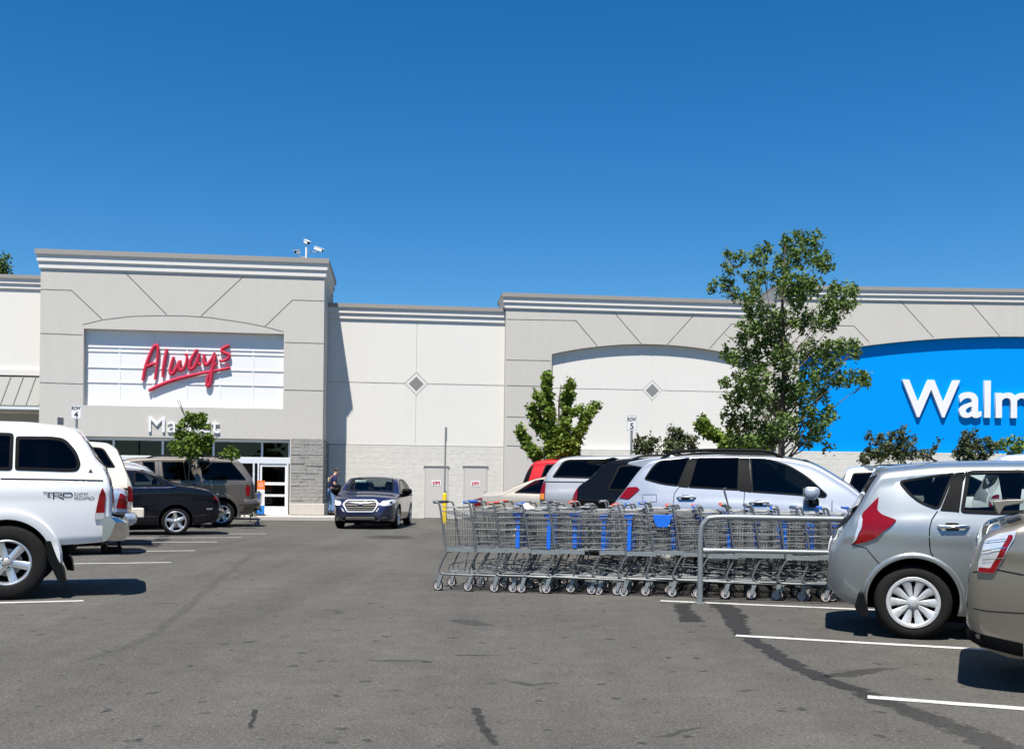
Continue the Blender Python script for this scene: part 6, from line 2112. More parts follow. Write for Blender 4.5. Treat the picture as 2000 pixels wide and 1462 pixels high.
near = [(854, 'g', 'shopping cart at the left tip of the line, its white caster standing apart'), (912, 'b', 'second shopping cart from the left end of the near line'), (962, 'r', 'third shopping cart of the near line with a coral red handle'),
        (1014, 'b', 'fourth nested cart of the near line, before the blue corner posts'), (1064, 'g', 'nested cart of the near line whose blue post shows under the white flyer'), (1148, 'g', 'cart where the first nested group ends and the wide frame crosses over'),
        (1200, 'r', 'cart with coral handle just left of the blue pouch'), (1258, 'b', 'cart under the silver wagon rear wheel arch, holding the blue pouch'), (1309, 'r', 'cart with coral handle next to the blue pouch on its right'), (1361, 'b', 'cart directly behind the bent galvanised post'),
        (1412, 'r', 'cart with coral handle just right of the bent post, child seat standing up'), (1464, 'g', 'first cart fully behind the two horizontal rails'), (1516, 'b', 'second cart behind the horizontal rails'), (1562, 'g', 'cart behind the rails below the silver wagon door mirror'), (1612, 'b', 'last near cart, its caster beside the silver green bumper')]
far = [(880, 'g', 'leftmost cart of the back line showing behind the first two'), (935, 'r', 'back line cart with red handle near the left end'), (985, 'g', 'back line cart behind the third near cart'), (1035, 'g', 'back line cart left of the white flyer'), (1085, 'r', 'back line cart right of the white flyer'),
       (1135, 'g', 'back line cart below the black vehicle tail lamp'), (1185, 'b', 'back line cart below the silver wagon tail lamp'), (1235, 'r', 'back line cart with red handle below the wagon fuel flap'), (1285, 'b', 'back line cart with blue handle left of the rear door handle'), (1340, 'r', 'back line cart with coral handle below the rear door'),
       (1390, 'g', 'back line cart between the wagon doors'), (1440, 'b', 'back line cart below the front door handle'), (1490, 'g', 'back line cart left of the wagon mirror'), (1545, 'b', 'back line cart under the wagon mirror'), (1600, 'g', 'back line cart under the front wing of the wagon'), (1655, 'b', 'rightmost back line cart by the hatchback glass')]
carts = {}
for px, k, lb_ in near:
    carts[px] = place_cart(px, 0, k, lb_, jig=random.uniform(-3, 3), dy=random.uniform(-.01, .03))
for px, k, lb_ in far:
    place_cart(px + random.uniform(-9, 9), 1, k, lb_, jig=random.uniform(-4, 4), dy=random.uniform(-.05, .05))
# raised child seat on one cart
mb = MB()
mb.tube(smooth_path([(.03, -.16, 1.0), (-.04, -.16, 1.22), (-.02, -.14, 1.245), (-.02, .14, 1.245), (-.04, .16, 1.22), (.03, .16, 1.0)], 4), .005, 6)
for z in (1.05, 1.10, 1.15, 1.20): mb.tube([(.03 - (z - 1) * .3, -.16, z), (.03 - (z - 1) * .3, .16, z)], .003, 4)
for y in (-.08, 0, .08): mb.tube([(.03, y, 1.0), (-.035, y, 1.24)], .003, 4)
mb.build('raised_seat_back', carts[1412], M['steel'])
mb = MB(); mb.prism([(.08, .93), (.30, .93), (.28, .84), (.25, .79), (.13, .79), (.10, .84)], -.30, -.286); mb.build('plastic_pouch', carts[1258], M['blue_plastic'], bevel=.004)
# loose flyer
fl = ground(1012, 1157); p = carts[1014].location
mb = MB()
mb.add([(0, 0, 0), (.13, -.02, .01), (.15, .16, -.005), (.02, .18, .012), (.0, .0, -.004), (.13, -.02, .006), (.15, .16, -.009), (.02, .18, .008)], [(0, 1, 2, 3), (7, 6, 5, 4), (0, 4, 5, 1), (1, 5, 6, 2), (2, 6, 7, 3), (3, 7, 4, 0)])
pf = mb.build('paper_flyer', mat=M['white_panel']); pf.location = (p.x - .1, p.y - .05, 1.02); pf.rotation_euler = (R(12), R(18), R(-20))
tag(pf, 'crumpled white paper flyer lying on top of the near shopping carts', 'paper')

# corral rail
RB = ground(1367, 1177)
cr_ = empty('cart_corral_rail', RB, R(-7), 'galvanised steel cart corral rail with bent corner post', 'railing')
mb = MB(); zt_ = .945
mb.tube(smooth_path([(0, 0, 0), (0, 0, .35), (0, 0, zt_ - .18), (.05, 0, zt_ - .05), (.18, 0, zt_), (.9, .02, zt_), (1.5, .04, zt_), (3.9, .10, zt_)], 6), .03, 14)
mb.build('top_rail', cr_, M['galv'], smooth=60)
mb = MB()
mb.tube([(.03, 0, .575), (.09, 0, .575), (.16, 0, .58), (1.5, .04, .58), (3.9, .10, .58)], [.036, .034, .025, .025, .025], 12); mb.build('middle_rail', cr_, M['galv'], smooth=60)
mb = MB(); mb.tube([(3.6, .09, 0), (3.6, .09, zt_)], .03, 12); mb.build('post', cr_, M['galv'], smooth=60)
mb = MB(); mb.lathe([(.0, .006), (.07, .006), (.07, 0)], 16, axis='z'); mb.build('base_plate', cr_, M['galv'])

# ================================================================ ROW SIGNS, BOLLARD, BANNER
def row_sign(px0, px1, py0, py1, D, num, label):
    a = atdepth(px0, py0, D); b = atdepth(px1, py1, D)
    w_ = b.x - a.x; h_ = a.z - b.z
    cx = (a.x + b.x) / 2
    o = empty('row_sign', (cx, D, 0), 0, label, 'sign', 'row number signs')
    mb = MB(); mb.tube([(0, .03, 0), (0, .03, a.z - .05)], .035, 10); mb.build('post', o, M['galv'], smooth=60)
    mb = MB(); mb.prism(rounded([(-w_ / 2, b.z), (w_ / 2, b.z), (w_ / 2, a.z), (-w_ / 2, a.z)], .05), -.012, -.006); pl = mb.build('sign_plate', o, M['white_plastic'])
    fr_ = rounded([(-w_ / 2 + .012, b.z + .012), (w_ / 2 - .012, b.z + .012), (w_ / 2 - .012, a.z - .012), (-w_ / 2 + .012, a.z - .012)], .045)
    mb = MB(); pts = fr_; n = len(pts); ins = inset(pts, .008)
    vs = [(p[0], -.0135, p[1]) for p in pts] + [(p[0], -.0135, p[1]) for p in ins]
    mb.add(vs, [(i, (i + 1) % n, (i + 1) % n + n, i + n) for i in range(n)]); mb.build('border', pl, M['ink'])
    for txt, sz, zc in (('ROW', h_ * .33, b.z + h_ * .62), (num, h_ * .56, b.z + h_ * .10)):
        t = text_obj('lettering', txt, sz, .002, M['ink'], pl, .006)
        lo, hi = extent(t)
        kx = min(1.0, (w_ * .80) / (hi[0] - lo[0]))
        for v in t.data.vertices:
            v.co = ((v.co.x - (lo[0] + hi[0]) / 2) * kx, -.0145 - v.co.z * .5, v.co.y - lo[1] + zc)
    return o
row_sign(138.5, 159.5, 789.5, 818, 29.5, '4', 'white row 4 sign on a post above the cream wagon')
row_sign(1224, 1244, 811, 841, 31, '5', 'white row 5 sign on a post in front of the arched bay')
D = 31
a = atdepth(118, 815, D)
o = empty('side_on_sign', (a.x, D, 0), R(80), 'grey sign on a post turned edge on, left of the row 4 sign', 'sign')
mb = MB(); mb.tube([(0, .03, 0), (0, .03, a.z)], .03, 8); mb.build('post', o, M['galv'])
mb = MB(); mb.box(-.15, .15, -.01, 0, a.z - .30, a.z); mb.build('sign_plate', o, M['galv'])
D = 34
b0 = atdepth(868, 1000, D)
o = empty('bollard', (b0.x, D, 0), 0, 'yellow bollard sleeve with a thin tall grey sign post rising from it', 'bollard')
zt2 = atdepth(863, 964, D).z
mb = MB(); mb.lathe([(.0, zt2 + .03), (.04, zt2 + .025), (.065, zt2), (.068, zt2 - .03), (.068, 0)], 20, axis='z'); mb.build('sleeve', o, M['yellow'], smooth=50)
mb = MB(); mb.tube([(0, 0, zt2), (.01, 0, atdepth(866, 834, D).z)], .026, 8); mb.build('post', o, M['galv'], smooth=60)
mb = MB(); zt3 = atdepth(866, 834, D).z; mb.box(.035, .05, -.15, .15, zt3 - .46, zt3); mb.build('sign_plate', o, M['galv'])
D = 35.2
b0 = atdepth(509, 1008, D)
o = empty('store_banner', (b0.x, D, 0.14), PHI, 'narrow upright banner, orange on top, white middle and blue foot beside the door', 'banner')
zt2 = atdepth(509, 938, D).z - .14
mb = MB(); mb.box(-.125, .125, -.015, .015, .34, zt2 - .30); mb.build('white_panel', o, M['white_panel'])
op = mb = MB(); mb.box(-.125, .125, -.016, .016, zt2 - .299, zt2); op = mb.build('orange_panel', o, plain('orange_print', (.85, .18, .01), .6))
mb = MB()
for i in range(6):
    a = math.pi / 3 * i + math.pi / 6; mb.obox((.06 * math.cos(a), -.018, zt2 - .15 + .06 * math.sin(a)), (.03 * math.cos(a), 0, .03 * math.sin(a)), (0, .001, 0), (-.009 * math.sin(a), 0, .009 * math.cos(a)))
mb.build('starburst', op, M['white_plastic'])
mb = MB(); mb.box(-.125, .125, -.016, .016, .05, .339); mb.build('blue_panel', o, plain('blue_print', (.01, .18, .55), .6))
mb = MB(); mb.box(-.16, .16, -.14, .14, 0, .045); mb.build('base', o, M['black'], bevel=.01)
mb = MB()
for i in range(26):
    z = .45 + i * (zt2 - .85) / 26
    mb.box(-.05 - .02 * math.sin(i * 2.1), .05 + .02 * math.cos(i * 1.7), -.0175, -.0155, z, z + .012)
mb.build('small_print', o, plain('grey_print', (.45, .45, .46), .7))

# ================================================================ SECURITY CAMERAS ON THE TOWER
m0 = atdepth(598, 500, P0.y - 1.0)
mu = fp(598, 490, TD - .6)[0]
root = empty('security_camera_mast', P0 + UX * mu + UN * (TD - .6) + Vector((0, 0, zt - .12)), PHI, 'white mast with three security cameras on the entrance tower roof', 'camera')
sm = 1 / 52.0
def sp_(px, py): u, z = fp(px, py, TD - .6); return (u - mu, z - (zt - .12))
mb = MB(); x, z = sp_(598, 483); mb.tube([(0, 0, 0), (0, 0, z)], .033, 10); mb.build('mast', root, M['white_plastic'], smooth=60)
ax, az = sp_(598, 491.5)
mb = MB(); mb.tube([(0, 0, az), (sp_(622, 493)[0], 0, az)], .014, 6); mb.build('arm', root, M['cap'])
mb = MB(); mb.tube(smooth_path([(0, 0, sp_(598, 503)[1]), (sp_(588, 502)[0], -.02, sp_(588, 502)[1]), (sp_(582, 498)[0], -.04, sp_(582, 498)[1])], 4), .016, 6); mb.build('arm', root, M['cap'])
def cctv(cx, cz, d, ln=.17, w_=.055):
    d = Vector(d).normalized(); c = Vector((cx, 0, cz)); side_ = d.cross(Vector((0, 0, 1))).normalized(); up = side_.cross(d)
    mb = MB(); mb.obox(c, d * ln, side_ * w_, up * w_); o = mb.build('camera_housing', root, M['white_plastic'], bevel=.015)
    mb = MB(); mb.obox(c + up * (w_ + .012) + d * .03, d * (ln + .03), side_ * (w_ + .01), up * .008); mb.build('sun_shield', o, M['white_plastic'])
    mb = MB(); mb.obox(c + d * (ln + .004), d * .004, side_ * w_ * .75, up * w_ * .75); mb.build('lens', o, M['black'])
    mb = MB(); mb.tube([c - up * w_, c - up * (w_ + .09)], .015, 6); mb.build('bracket', o, M['cap'])
x, z = sp_(599, 473); cctv(x, z, (.55, -.75, -.4), .13)
x, z = sp_(622, 487); cctv(x, z, (.9, -.3, -.35), .16)
x, z = sp_(581, 492); cctv(x, z, (-.6, -.75, -.25), .10)

# ================================================================ TREES
import numpy.random as npr
def leaf_mesh(name, centres, size, mat, parent, seed=0, elong=1.7, upbias=.25):
    """many small bent leaves, each an island"""
    rs = npr.RandomState(seed)
    n = len(centres)
    C = np.array(centres)
    nrm = rs.normal(size=(n, 3)); nrm[:, 2] = np.abs(nrm[:, 2]) + upbias; nrm /= np.linalg.norm(nrm, axis=1)[:, None]
    t = rs.normal(size=(n, 3)); t -= (t * nrm).sum(1)[:, None] * nrm; t /= np.linalg.norm(t, axis=1)[:, None]
    b = np.cross(nrm, t)
    sz = size * (.6 + .8 * rs.rand(n))[:, None]
    p0 = C - t * sz * elong / 2; p2 = C + t * sz * elong / 2
    p1 = C + b * sz * .5 + nrm * sz * .15; p3 = C - b * sz * .5 + nrm * sz * .15
    V = np.stack([p0, p1, p2, p3], 1).reshape(-1, 3)
    F = np.arange(n * 4).reshape(-1, 4)
    me = bpy.data.meshes.new(name)
    me.vertices.add(n * 4); me.vertices.foreach_set('co', V.astype(np.float32).ravel())
    me.loops.add(n * 4); me.loops.foreach_set('vertex_index', F.ravel().astype(np.int32))
    me.polygons.add(n); me.polygons.foreach_set('loop_start', (np.arange(n) * 4).astype(np.int32))
    me.polygons.foreach_set('loop_total', np.full(n, 4, np.int32))
    me.materials.append(mat)
    me.update(); me.validate()
    o = bpy.data.objects.new(name, me); COL.objects.link(o); o.parent = parent
    return o
def crown_points(blobs, dens, clump, rs):
    """blobs: centre, radius -> leaves gathered in small sprays"""
    out = []
    for (c, r) in blobs:
        nsp = max(3, int(dens * r * r / (clump * clump)))
        for _ in range(nsp):
            d = rs.normal(size=3); d /= np.linalg.norm(d)
            rr = r * (.25 + .8 * rs.rand() ** .5)
            cc = np.array(c) + d * rr
            k = rs.randint(7, 15)
            out.append(cc + rs.normal(size=(k, 3)) * clump * .42)
    return np.concatenate(out)
def tree(name, label, cat, base_px, D, blobs, rcr, trunk_r, mat, leaf, dens=1.6, clump=.14, seed=1, group=None, depth=1.0, limbs=True, fork=.25, bark=None, lstep=3):
    """blobs in picture pixels (x, y, r) at distance D, spread in depth by their own size"""
    rs = npr.RandomState(seed)
    s = FPX / D
    b = atdepth(base_px, 950, D); bx = b.x
    root = empty(name, (bx, D, 0), 0, label, cat, group)
    B3 = []
    xs = [q[0] for q in blobs]; mid = bx
    halfw = (max(xs) - min(xs)) / 2 / s + .1
    for (x, y, r) in blobs:
        p = atdepth(x, y, D)
        off = abs(p.x - mid) / max(.3, halfw)
        yj = rs.uniform(-1, 1) * halfw * depth * math.sqrt(max(.1, 1 - min(1, off) ** 2))
        f = (D + yj) / D
        B3.append(((p.x * f - bx, yj, CAMH + (p.z - CAMH) * f), r / s))
    pts = crown_points(B3, dens, clump, rs)
    leaf_mesh('crown', pts, leaf, mat, root, seed)
    ztop = max(c[2] for c, r in B3); zlow = min(c[2] - r for c, r in B3)
    tb = MB()
    zt_ = ztop * .93
    n = 10
    path = [(math.sin(i * 1.3) * .04 * (i / n), math.cos(i * 1.7) * .04 * (i / n), zt_ * i / n) for i in range(n + 1)]
    if trunk_r > 0:
        tb.tube(path, [trunk_r * (1 - .85 * i / n) * (1.25 if i == 0 else 1) for i in range(n + 1)], 10)
        if limbs:
            for c, r in B3[::lstep]:
                c = Vector(c)
                hgt = max(zlow * .8 + .1, c.z - (Vector((c.x, c.y, 0)).length * .9 + .25))
                hgt = min(hgt, zt_ * .95)
                i = hgt / zt_ * n; i0 = int(min(n - 1, i)); a = Vector(path[i0]).lerp(Vector(path[i0 + 1]), i - i0)
                midp = a.lerp(c, .5) + Vector((0, 0, .06))
                r0 = max(.008, trunk_r * (1 - .85 * hgt / zt_) * .32)
                tb.tube(smooth_path([a, a.lerp(c, .3) + Vector(rs.normal(size=3)) * .07, midp + Vector(rs.normal(size=3)) * .09, c], 3), [r0 * (1 - .8 * k / 9) for k in range(10)], 6)
                for _ in range(3):
                    e = c + Vector(rs.normal(size=3)) * r * .55
                    tb.tube([c.lerp(a, .15), e], [r0 * .35, .004], 4)
        tb.build('trunk', root, bark or M['bark'], smooth=60)
    return root
LF_oak = leaf_mat('oak_leaf', (0.062, 0.115, 0.024), (0.15, 0.215, 0.05))
LF_lime = leaf_mat('lime_leaf', (0.085, 0.145, 0.018), (0.20, 0.28, 0.04))
LF_shrub = leaf_mat('shrub_leaf', (0.045, 0.065, 0.025), (0.12, 0.14, 0.055))
raw = [(650,130,75),(780,120,60),(820,210,60),(700,230,80),(440,230,60),(470,190,40),(600,250,70),(830,270,50),(240,210,30),(320,230,40),(250,290,40),(160,400,35),(230,390,50),(290,450,50),(380,330,40),(420,400,50),(470,340,40),(560,340,60),(660,380,80),(760,400,70),(920,440,60),(1010,430,50),(1000,500,50),(930,530,60),(850,520,60),(680,480,70),(600,430,60),(400,470,60),(420,550,70),(500,600,80),(620,600,70),(740,620,80),(860,620,70),(380,640,60),(330,720,50),(440,700,80),(560,720,80),(250,820,50),(330,850,70),(450,830,90),(600,830,90),(740,820,80),(860,790,70),(960,760,60),(1020,790,50),(900,870,50),(970,960,60),(1050,960,50),(1090,980,35),(900,980,50),(820,920,60),(250,980,40),(330,980,70),(450,960,90),(600,980,90),(720,980,80),(300,1080,80),(430,1100,90),(560,1120,90),(700,1100,80),(820,1060,60),(870,1190,60),(820,1280,60),(740,1220,80),(260,1200,60),(340,1230,80),(470,1250,90),(600,1240,80),(300,1330,50),(420,1340,60),(540,1330,60),(660,1330,50),(740,1340,40),(860,1380,30)]
tree('oak_tree', 'tall open crowned green oak between the arched bay and the blue panel', 'tree', 1340 + 580 / 3.11, 22.5, [(1340 + x / 3.11, 430 + y / 3.11, r / 3.11 * .98) for x, y, r in raw], 0, .10, LF_oak, .052, dens=6.6, clump=.11, seed=4, lstep=2)
def stroke_blobs(strokes, ox, oy, k):
    out = []
    for path, r in strokes:
        pp = densify([tuple(p) for p in path], r * .55, False)
        for i, p in enumerate(pp):
            rr = r * (1 - .25 * i / len(pp)) if i else r
            out.append((ox + p[0] / k, oy + p[1] / k, rr / k))
    return out
st = stroke_blobs([([(430, 1380), (400, 1200), (385, 1000), (372, 850), (366, 715)], 46), ([(480, 1380), (515, 1150), (530, 950), (560, 790)], 48), ([(560, 1330), (640, 1150), (705, 1040), (760, 965)], 48), ([(300, 1390), (200, 1280), (150, 1160)], 42), ([(400, 1250), (290, 1090), (235, 985)], 52), ([(370, 1010), (300, 900), (275, 860)], 34), ([(590, 1020), (650, 990)], 24), ([(430, 1320), (520, 1320), (580, 1290)], 95), ([(430, 1200), (500, 1230)], 60)], 980, 560, 4.167)
tree('upright_tree', 'leafy green tree with club shaped upright limbs in front of the white arch', 'tree', 1092, 25, st, 0, .07, LF_lime, .062, dens=7.5, clump=.09, seed=9, depth=.5)
st = stroke_blobs([([(1860, 1290), (1700, 1180), (1630, 1080)], 44), ([(1700, 1200), (1590, 1140)], 34), ([(1820, 1280), (1880, 1200)], 50), ([(1900, 1290), (1960, 1270)], 60)], 980, 560, 4.167)
st += [(1450, 870, 22), (1480, 872, 20), (1500, 868, 16), (1428, 868, 16)]
tree('upright_tree', 'yellow green young tree partly hidden behind the tall oak', 'tree', 1440, 26, st, 0, .05, LF_lime, .062, dens=7, clump=.09, seed=10, depth=.5)
# small tree in front of the letters
st = [(240 + x / 4.545, 780 + y / 4.545, r / 4.545) for x, y, r in [(590, 165, 40), (650, 170, 45), (710, 170, 40), (540, 200, 35), (500, 250, 30), (620, 220, 40), (700, 230, 40), (755, 245, 22), (540, 290, 22), (520, 330, 45), (600, 340, 60), (690, 340, 60), (760, 350, 40), (470, 390, 50), (560, 400, 70), (650, 410, 75), (740, 400, 60), (440, 440, 35), (520, 460, 50), (620, 470, 60), (720, 470, 50), (960, 470, 35), (920, 490, 40), (990, 510, 40), (1010, 480, 20)]]
LF_mid = leaf_mat('sapling_leaf', (0.075, 0.125, 0.014), (0.17, 0.24, 0.035))
tr = tree('young_tree', 'young green tree with a bare twiggy tip hiding part of the white word', 'tree', 368, 28, st, 0, .035, LF_mid, .065, dens=6, clump=.10, seed=12, depth=.6)
mb = MB(); a = atdepth(362, 815, 28); 
for (x1, y1) in ((346, 782), (350, 780), (353, 790)):
    e = atdepth(x1, y1, 28); mb.tube([(a.x - tr.location.x, 0, a.z), (e.x - tr.location.x, 0, e.z)], [.016, .006], 5)
mb.build('bare_tip', tr, M['bark'])
def shrub(px, blobs, D, label, mat=None, seed=3, leaf=.05, dens=6.5, extra=True):
    t = tree('shrub', label, 'shrub', px, D, [(x, y, r * 1.15) for x, y, r in blobs] + [(x, y + 9, r) for x, y, r in blobs[::2]], 0, .04, mat or LF_shrub, leaf, dens=dens, clump=.10, seed=seed, depth=.7, group='shrubs in the planting beds')
    return t
P8 = lambda L_: [(960 + x / 3.7037, 700 + y / 3.7037, r / 3.7037) for x, y, r in L_]
shrub(1268, P8([(1060, 570, 14), (1090, 600, 25), (1140, 600, 30), (1190, 610, 25), (1100, 640, 35), (1160, 650, 40), (1060, 650, 25)]), 26, 'small ragged shrub at the foot of the row 5 sign', seed=31)
shrub(1320, P8([(1300, 510, 25), (1340, 530, 25), (1380, 545, 28), (1320, 575, 35), (1380, 590, 35), (1260, 600, 25), (1280, 640, 35), (1440, 570, 25), (1480, 600, 25), (1430, 620, 35), (1350, 640, 35)]), 26.5, 'larger ragged shrub right of the row 5 sign', seed=32)
P9 = lambda L_: [(1600 + x / 3.8475, 540 + y / 3.8475, r / 3.8475) for x, y, r in L_]
shrub(1755, P9([(380, 1195, 20), (430, 1240, 30), (470, 1210, 25), (540, 1190, 25), (520, 1250, 35), (620, 1150, 25), (610, 1200, 35), (640, 1250, 40), (700, 1230, 25), (380, 1320, 45), (460, 1310, 50), (540, 1320, 50), (620, 1320, 55), (700, 1330, 40), (340, 1370, 35), (820, 1340, 25), (860, 1290, 22), (900, 1240, 15), (780, 1320, 25), (830, 1370, 20)]), 27, 'wide dark shrub with twiggy tips against the blue panel', seed=33)
shrub(1905, P9([(1110, 1190, 25), (1160, 1200, 35), (1100, 1240, 35), (1180, 1260, 40), (1060, 1290, 35), (1130, 1300, 45), (1220, 1310, 45), (1270, 1240, 30), (1300, 1280, 35), (1040, 1350, 30), (1120, 1350, 40)]), 27.5, 'dark shrub at the right against the blue panel foot', seed=34)
shrub(1978, P9([(1380, 1240, 30), (1440, 1240, 30), (1500, 1250, 30), (1350, 1290, 30), (1430, 1290, 40), (1520, 1290, 40), (1600, 1280, 40)]), 28, 'bright green bush cut by the right edge of the frame', LF_lime, 35, .06, 3.6)
tree('background_tree', 'dark tree tip showing above the left roof edge', 'tree', -20, 62, [(-15, 520, 22), (5, 510, 11), (12, 503, 6), (-10, 545, 30), (10, 522, 6), (-40, 560, 40)], 0, .2, LF_oak, .16, dens=4.0, clump=.35, seed=40)
# plants on a trolley by the entrance
pcart = copy_tree(cart_blue); g0 = ground(440, 1026); pcart.location = (g0.x, g0.y, 0); pcart.rotation_euler = (0, 0, R(10)); tag(pcart, 'shopping cart by the entrance behind the taupe vehicle', 'shopping cart', 'shopping carts nested in the return bay')
pl_ = [(488, 962, 8), (494, 975, 9), (484, 985, 10), (497, 990, 9), (490, 1000, 9), (478, 1003, 8), (502, 968, 5)]
tree('potted_plants', 'dark leafy potted plants crowded by the entrance glass', 'plant', 489, 32.5, pl_, 0, .02, LF_shrub, .07, dens=3.5, clump=.12, seed=44, depth=.6, limbs=True)

# ================================================================ PEOPLE
def skin_mesh(name, joints, bones, root_j, mat, parent, sub=2):
    me = bpy.data.meshes.new(name)
    names = list(joints); idx = {n: i for i, n in enumerate(names)}
    me.from_pydata([joints[n][0] for n in names], [(idx[a], idx[b]) for a, b in bones], [])
    o = bpy.data.objects.new(name, me); COL.objects.link(o)
    m = o.modifiers.new('s', 'SKIN'); m.use_smooth_shade = True
    for i, n in enumerate(names):
        r = joints[n][1]
        me.skin_vertices[0].data[i].radius = r if isinstance(r, tuple) else (r, r)
        me.skin_vertices[0].data[i].use_root = (n == root_j)
    s_ = o.modifiers.new('u', 'SUBSURF'); s_.levels = sub; s_.render_levels = sub
    bpy.context.view_layer.update()
    ev = bpy.data.meshes.new_from_object(o.evaluated_get(bpy.context.evaluated_depsgraph_get()))
    o.modifiers.clear(); o.data = ev
    ev.materials.clear(); ev.materials.append(mat)
    ev.polygons.foreach_set('use_smooth', [True] * len(ev.polygons))
    o.parent = parent
    return o
def hand_into(J, Bn, wrist, d, palm_n, tag_, curl=.4):
    d = Vector(d).normalized(); n_ = Vector(palm_n).normalized(); s_ = d.cross(n_).normalized()
    w_ = Vector(wrist)
    J['palm' + tag_] = (tuple(w_ + d * .07), (.038, .02)); Bn.append(('wrist' + tag_, 'palm' + tag_))
    for k, (o_, ln) in enumerate(((-.030, .070), (-.010, .082), (.010, .076), (.028, .060))):
        a = w_ + d * .09 + s_ * o_; b = a + d * ln * .5 + n_ * ln * .15 * curl; c = b + d * ln * .4 + n_ * ln * .4 * curl
        for q_, p_, r_ in (('a', a, .0105), ('b', b, .0095), ('c', c, .008)):
            J[f'f{k}{q_}{tag_}'] = (tuple(p_), r_)
        Bn += [('palm' + tag_, f'f{k}a{tag_}'), (f'f{k}a{tag_}', f'f{k}b{tag_}'), (f'f{k}b{tag_}', f'f{k}c{tag_}')]
    a = w_ + d * .035 - s_ * .035; b = a + d * .03 - s_ * .02 + n_ * .01
    J['t1' + tag_] = (tuple(a), .012); J['t2' + tag_] = (tuple(b), .010)
    Bn += [('palm' + tag_, 't1' + tag_), ('t1' + tag_, 't2' + tag_)]
def person(loc, rz, label, pose, mats, seated=False, scale=1.0):
    root = empty('person', loc, rz, label, 'person')
    P = pose
    J = {'pelvis': (P['pelvis'], (.13, .10)), 'waist': (P['waist'], (.125, .095)), 'chest': (P['chest'], (.155, .11)), 'neck0': (P['neck0'], (.07, .065)), 'neck': (P['neck'], .052), 'head0': (P['head0'], (.065, .075)), 'head1': (P['head1'], (.076, .092)), 'head2': (P['head2'], (.06, .07))}
    Bn = [('pelvis', 'waist'), ('waist', 'chest'), ('chest', 'neck0'), ('neck0', 'neck'), ('neck', 'head0'), ('head0', 'head1'), ('head1', 'head2')]
    for t in 'LR':
        J['sh' + t] = (P['sh' + t], .062); J['el' + t] = (P['el' + t], .042); J['wrist' + t] = (P['wr' + t], .028)
        Bn += [('chest', 'sh' + t), ('sh' + t, 'el' + t), ('el' + t, 'wrist' + t)]
        hand_into(J, Bn, P['wr' + t], Vector(P['wr' + t]) - Vector(P['el' + t]), P.get('pn' + t, (1, 0, 0)), t)
        J['hip' + t] = (P['hip' + t], .088); J['kn' + t] = (P['kn' + t], .056); J['an' + t] = (P['an' + t], .038)
        J['toe' + t] = (tuple(Vector(P['an' + t]) + Vector(P.get('foot', (.17, 0, -.05)))), (.035, .025))
        Bn += [('pelvis', 'hip' + t), ('hip' + t, 'kn' + t), ('kn' + t, 'an' + t), ('an' + t, 'toe' + t)]
    body = skin_mesh('body', J, Bn, 'pelvis', mats['skin'], root)
    # clothes
    S1 = {k: (J[k][0], tuple(np.array(J[k][1] if isinstance(J[k][1], tuple) else (J[k][1],) * 2) + .028)) for k in ('pelvis', 'waist', 'chest', 'neck0')}
    B1 = [('pelvis', 'waist'), ('waist', 'chest'), ('chest', 'neck0')]
    for t in 'LR':
        a = Vector(P['sh' + t]); b = Vector(P['el' + t])
        S1['sh' + t] = (tuple(a), .080); S1['sl' + t] = (tuple(a.lerp(b, .75)), .066); B1 += [('chest', 'sh' + t), ('sh' + t, 'sl' + t)]
    shirt = skin_mesh('shirt', S1, B1, 'pelvis', mats['shirt'], root)
    S2 = {'pelvis': (tuple(Vector(P['pelvis']) + Vector((0, 0, -.01))), (.150, .118))}
    B2 = []
    for t in 'LR':
        S2['hip' + t] = (P['hip' + t], .104); S2['kn' + t] = (P['kn' + t], .076); S2['an' + t] = (tuple(Vector(P['an' + t]) + Vector((0, 0, .02))), .062)
        B2 += [('pelvis', 'hip' + t), ('hip' + t, 'kn' + t), ('kn' + t, 'an' + t)]
    skin_mesh('trousers', S2, B2, 'pelvis', mats['trousers'], root)
    for t in 'LR':
        f = Vector(P['an' + t]); tv = Vector(P.get('foot', (.17, 0, -.05)))
        mb = MB(); c = f + tv * .45 + Vector((0, 0, -.015)); mb.ball((c.x, c.y, c.z), .145, .052, .05, 12, 8)
        o = mb.build('shoe', root, M['black'], smooth=60)
    # face and hair
    h = Vector(P['head1']); fwd = Vector(P['face']).normalized(); up = (Vector(P['head2']) - Vector(P['head0'])).normalized(); sd = fwd.cross(up).normalized()
    mb = MB(); c = h - fwd * .014 + up * .028
    mb.ball((0, 0, 0), .086, .100, .100, 16, 10)
    vs = []
    for v in mb.v:
        q_ = sd * v[0] + fwd * v[1] + up * v[2]
        if v[1] > .02: q_ -= fwd * (v[1] - .02) * (1.0 if v[2] < .05 else .35)
        if v[2] < -.03: q_ += up * (-.03 - v[2]) * .6
        vs.append(tuple(c + q_))
    mb.v = vs; mb.build('hair', root, mats['hair'], smooth=60)
    mb = MB()
    for sx in (-.032, .032):
        e = h + fwd * .085 + sd * sx + up * .0; mb.ball(tuple(e), .012, .008, .008, 8, 6)
    mb.build('eyes', root, M['ink'], smooth=60)
    mb = MB(); nz = h + fwd * .092 - up * .022; mb.ball(tuple(nz), .013, .018, .02, 8, 6)
    for sx in (-.079, .079):
        e = h + sd * sx - up * .01; mb.ball(tuple(e), .013, .02, .032, 8, 6)
    mb.build('nose_and_ears', body, mats['skin'], smooth=60)
    mb = MB(); m_ = h + fwd * .083 - up * .055; mb.ball(tuple(m_), .022, .010, .007, 8, 6); mb.build('mouth', body, plain('lips', (.35, .12, .10), .6), smooth=60)
    root.scale = (scale,) * 3
    return root, shirt
